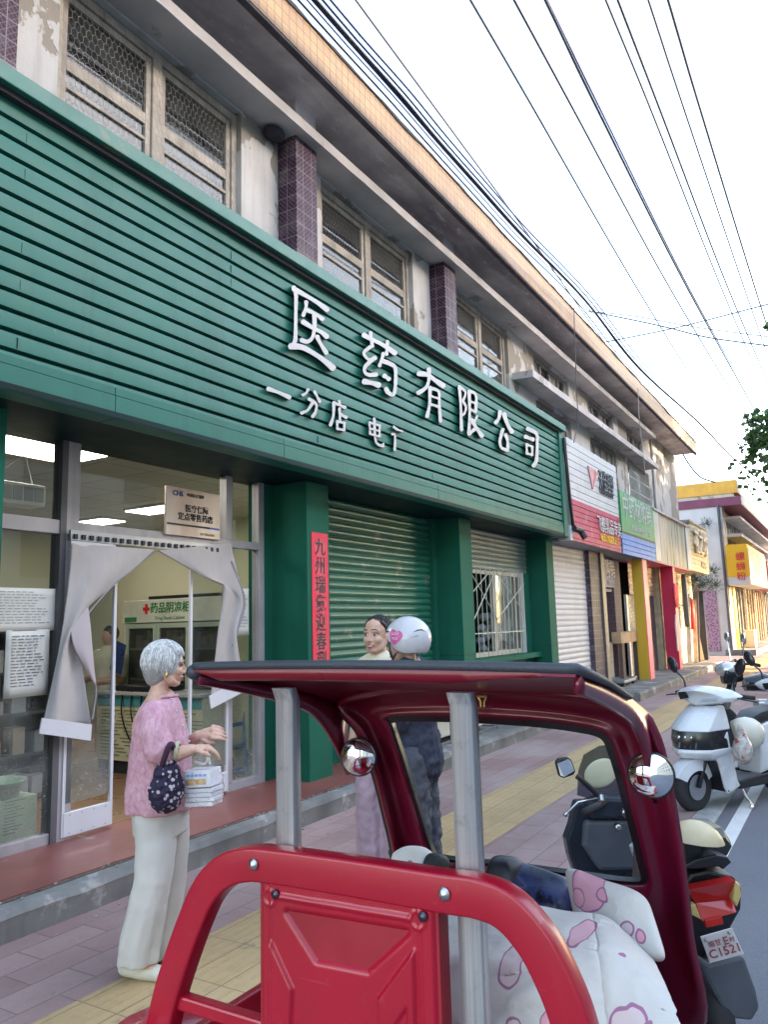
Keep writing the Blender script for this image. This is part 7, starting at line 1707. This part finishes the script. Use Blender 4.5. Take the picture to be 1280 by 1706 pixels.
def on_shell(x, y, lift=.004):                        # where the sight line meets the shell ellipsoid
    d = ray(x, y).normalized(); cc_ = hc4 - F4 * .012; o = CAM - cc_
    f = lambda v: Vector((v.dot(F4) / (.132 + .006), v.dot(Lm) / (.118 + .006), v.z / (.125 + .006)))
    A, Bv = f(d), f(o); a_, b_, c_ = A.dot(A), 2 * A.dot(Bv), Bv.dot(Bv) - 1
    ds = b_ * b_ - 4 * a_ * c_; t = (-b_ - math.sqrt(max(ds, 0))) / (2 * a_); return CAM + d * (t - lift)
hz = [(657, 1075), (651, 1068), (650, 1061), (650, 1053), (654, 1048), (659, 1050), (661, 1053), (665, 1050), (670, 1054), (671, 1060), (667, 1066), (662, 1071)]
P_ = [on_shell(*q) for q in hz]; cP = on_shell(660, 1060, .006)
MB().add(P_ + [cP], [(i, (i + 1) % len(P_), len(P_)) for i in range(len(P_))]).build('heart_sticker', plain('hot_pink', (.62, .1, .3, 1), .5), hel)
nrm = (CAM - cP).normalized(); xd = right - nrm * right.dot(nrm); ud = nrm.cross(xd)
PKT = plain('pale_pink_text', (.75, .55, .65, 1), .5)
text('sticker_lettering', 'LOVE', PKT, hel, on_shell(660, 1056, .009), xd, UPV, .021, .001, .02); text('sticker_lettering', 'YOU', PKT, hel, on_shell(659, 1064, .009), xd, UPV, .021, .001, .02)
m_ = MB()
m_.tube([on_shell(x, y, .0) for x, y in ((689, 1053), (696, 1050), (703, 1049), (708, 1052))], [.0015, .004, .004, .0015], 6); m_.build('vent_slit', plain('vent_dark', (.08, .07, .08, 1), .5), hel)
m_ = MB(); m_.tube([on_shell(x, y, .0) for x, y in ((685, 1062), (694, 1059), (708, 1061))], [.0015, .004, .0015], 6); m_.build('vent_slit', plain('vent_grey', (.35, .34, .36, 1), .5), hel)
m_ = MB(); m_.tube([on_shell(x, y, -.003) for x, y in ((668, 1029.5), (676, 1040), (679, 1055), (678, 1075), (674, 1090))], .0022, 6); m_.build('shell_seam', plain('seam_grey', (.4, .39, .42, 1), .4), hel)
for (x, y) in ((647.5, 1052), (662.5, 1087)): MB().ball(on_shell(x, y, .001), .0045).build('rivet', BLACKP, hel, smooth=True)
text('rim_lettering', '3C', GREY, hel, on_shell(695, 1090, .004), xd, UPV, .016, .0006)
MB().obox(on_shell(684, 1091, .003), xd.normalized() * .009, UPV * .0025, nrm * .001).build('rim_label', GREY, hel)
text('shell_lettering', '安全头盔', plain('faint_grey', (.45, .44, .45, 1), .5), hel, on_shell(697, 1079, .003), xd, UPV, .016, .0005)
m_ = MB(); 
for (q, r) in (((650, 1070), .006), ): m_.tube(spline([pD(649, 1070, DH4 - .1), pD(650, 1085, DH4 - .12), pD(655, 1098, DH4 - .12)]), .007, 8); m_.tube(spline([pD(660, 1088, DH4 - .12), pD(656, 1096, DH4 - .12), pD(652, 1104, DH4 - .1)]), .007, 8)
m_.build('chin_strap', BLACKP, hel, smooth=True)
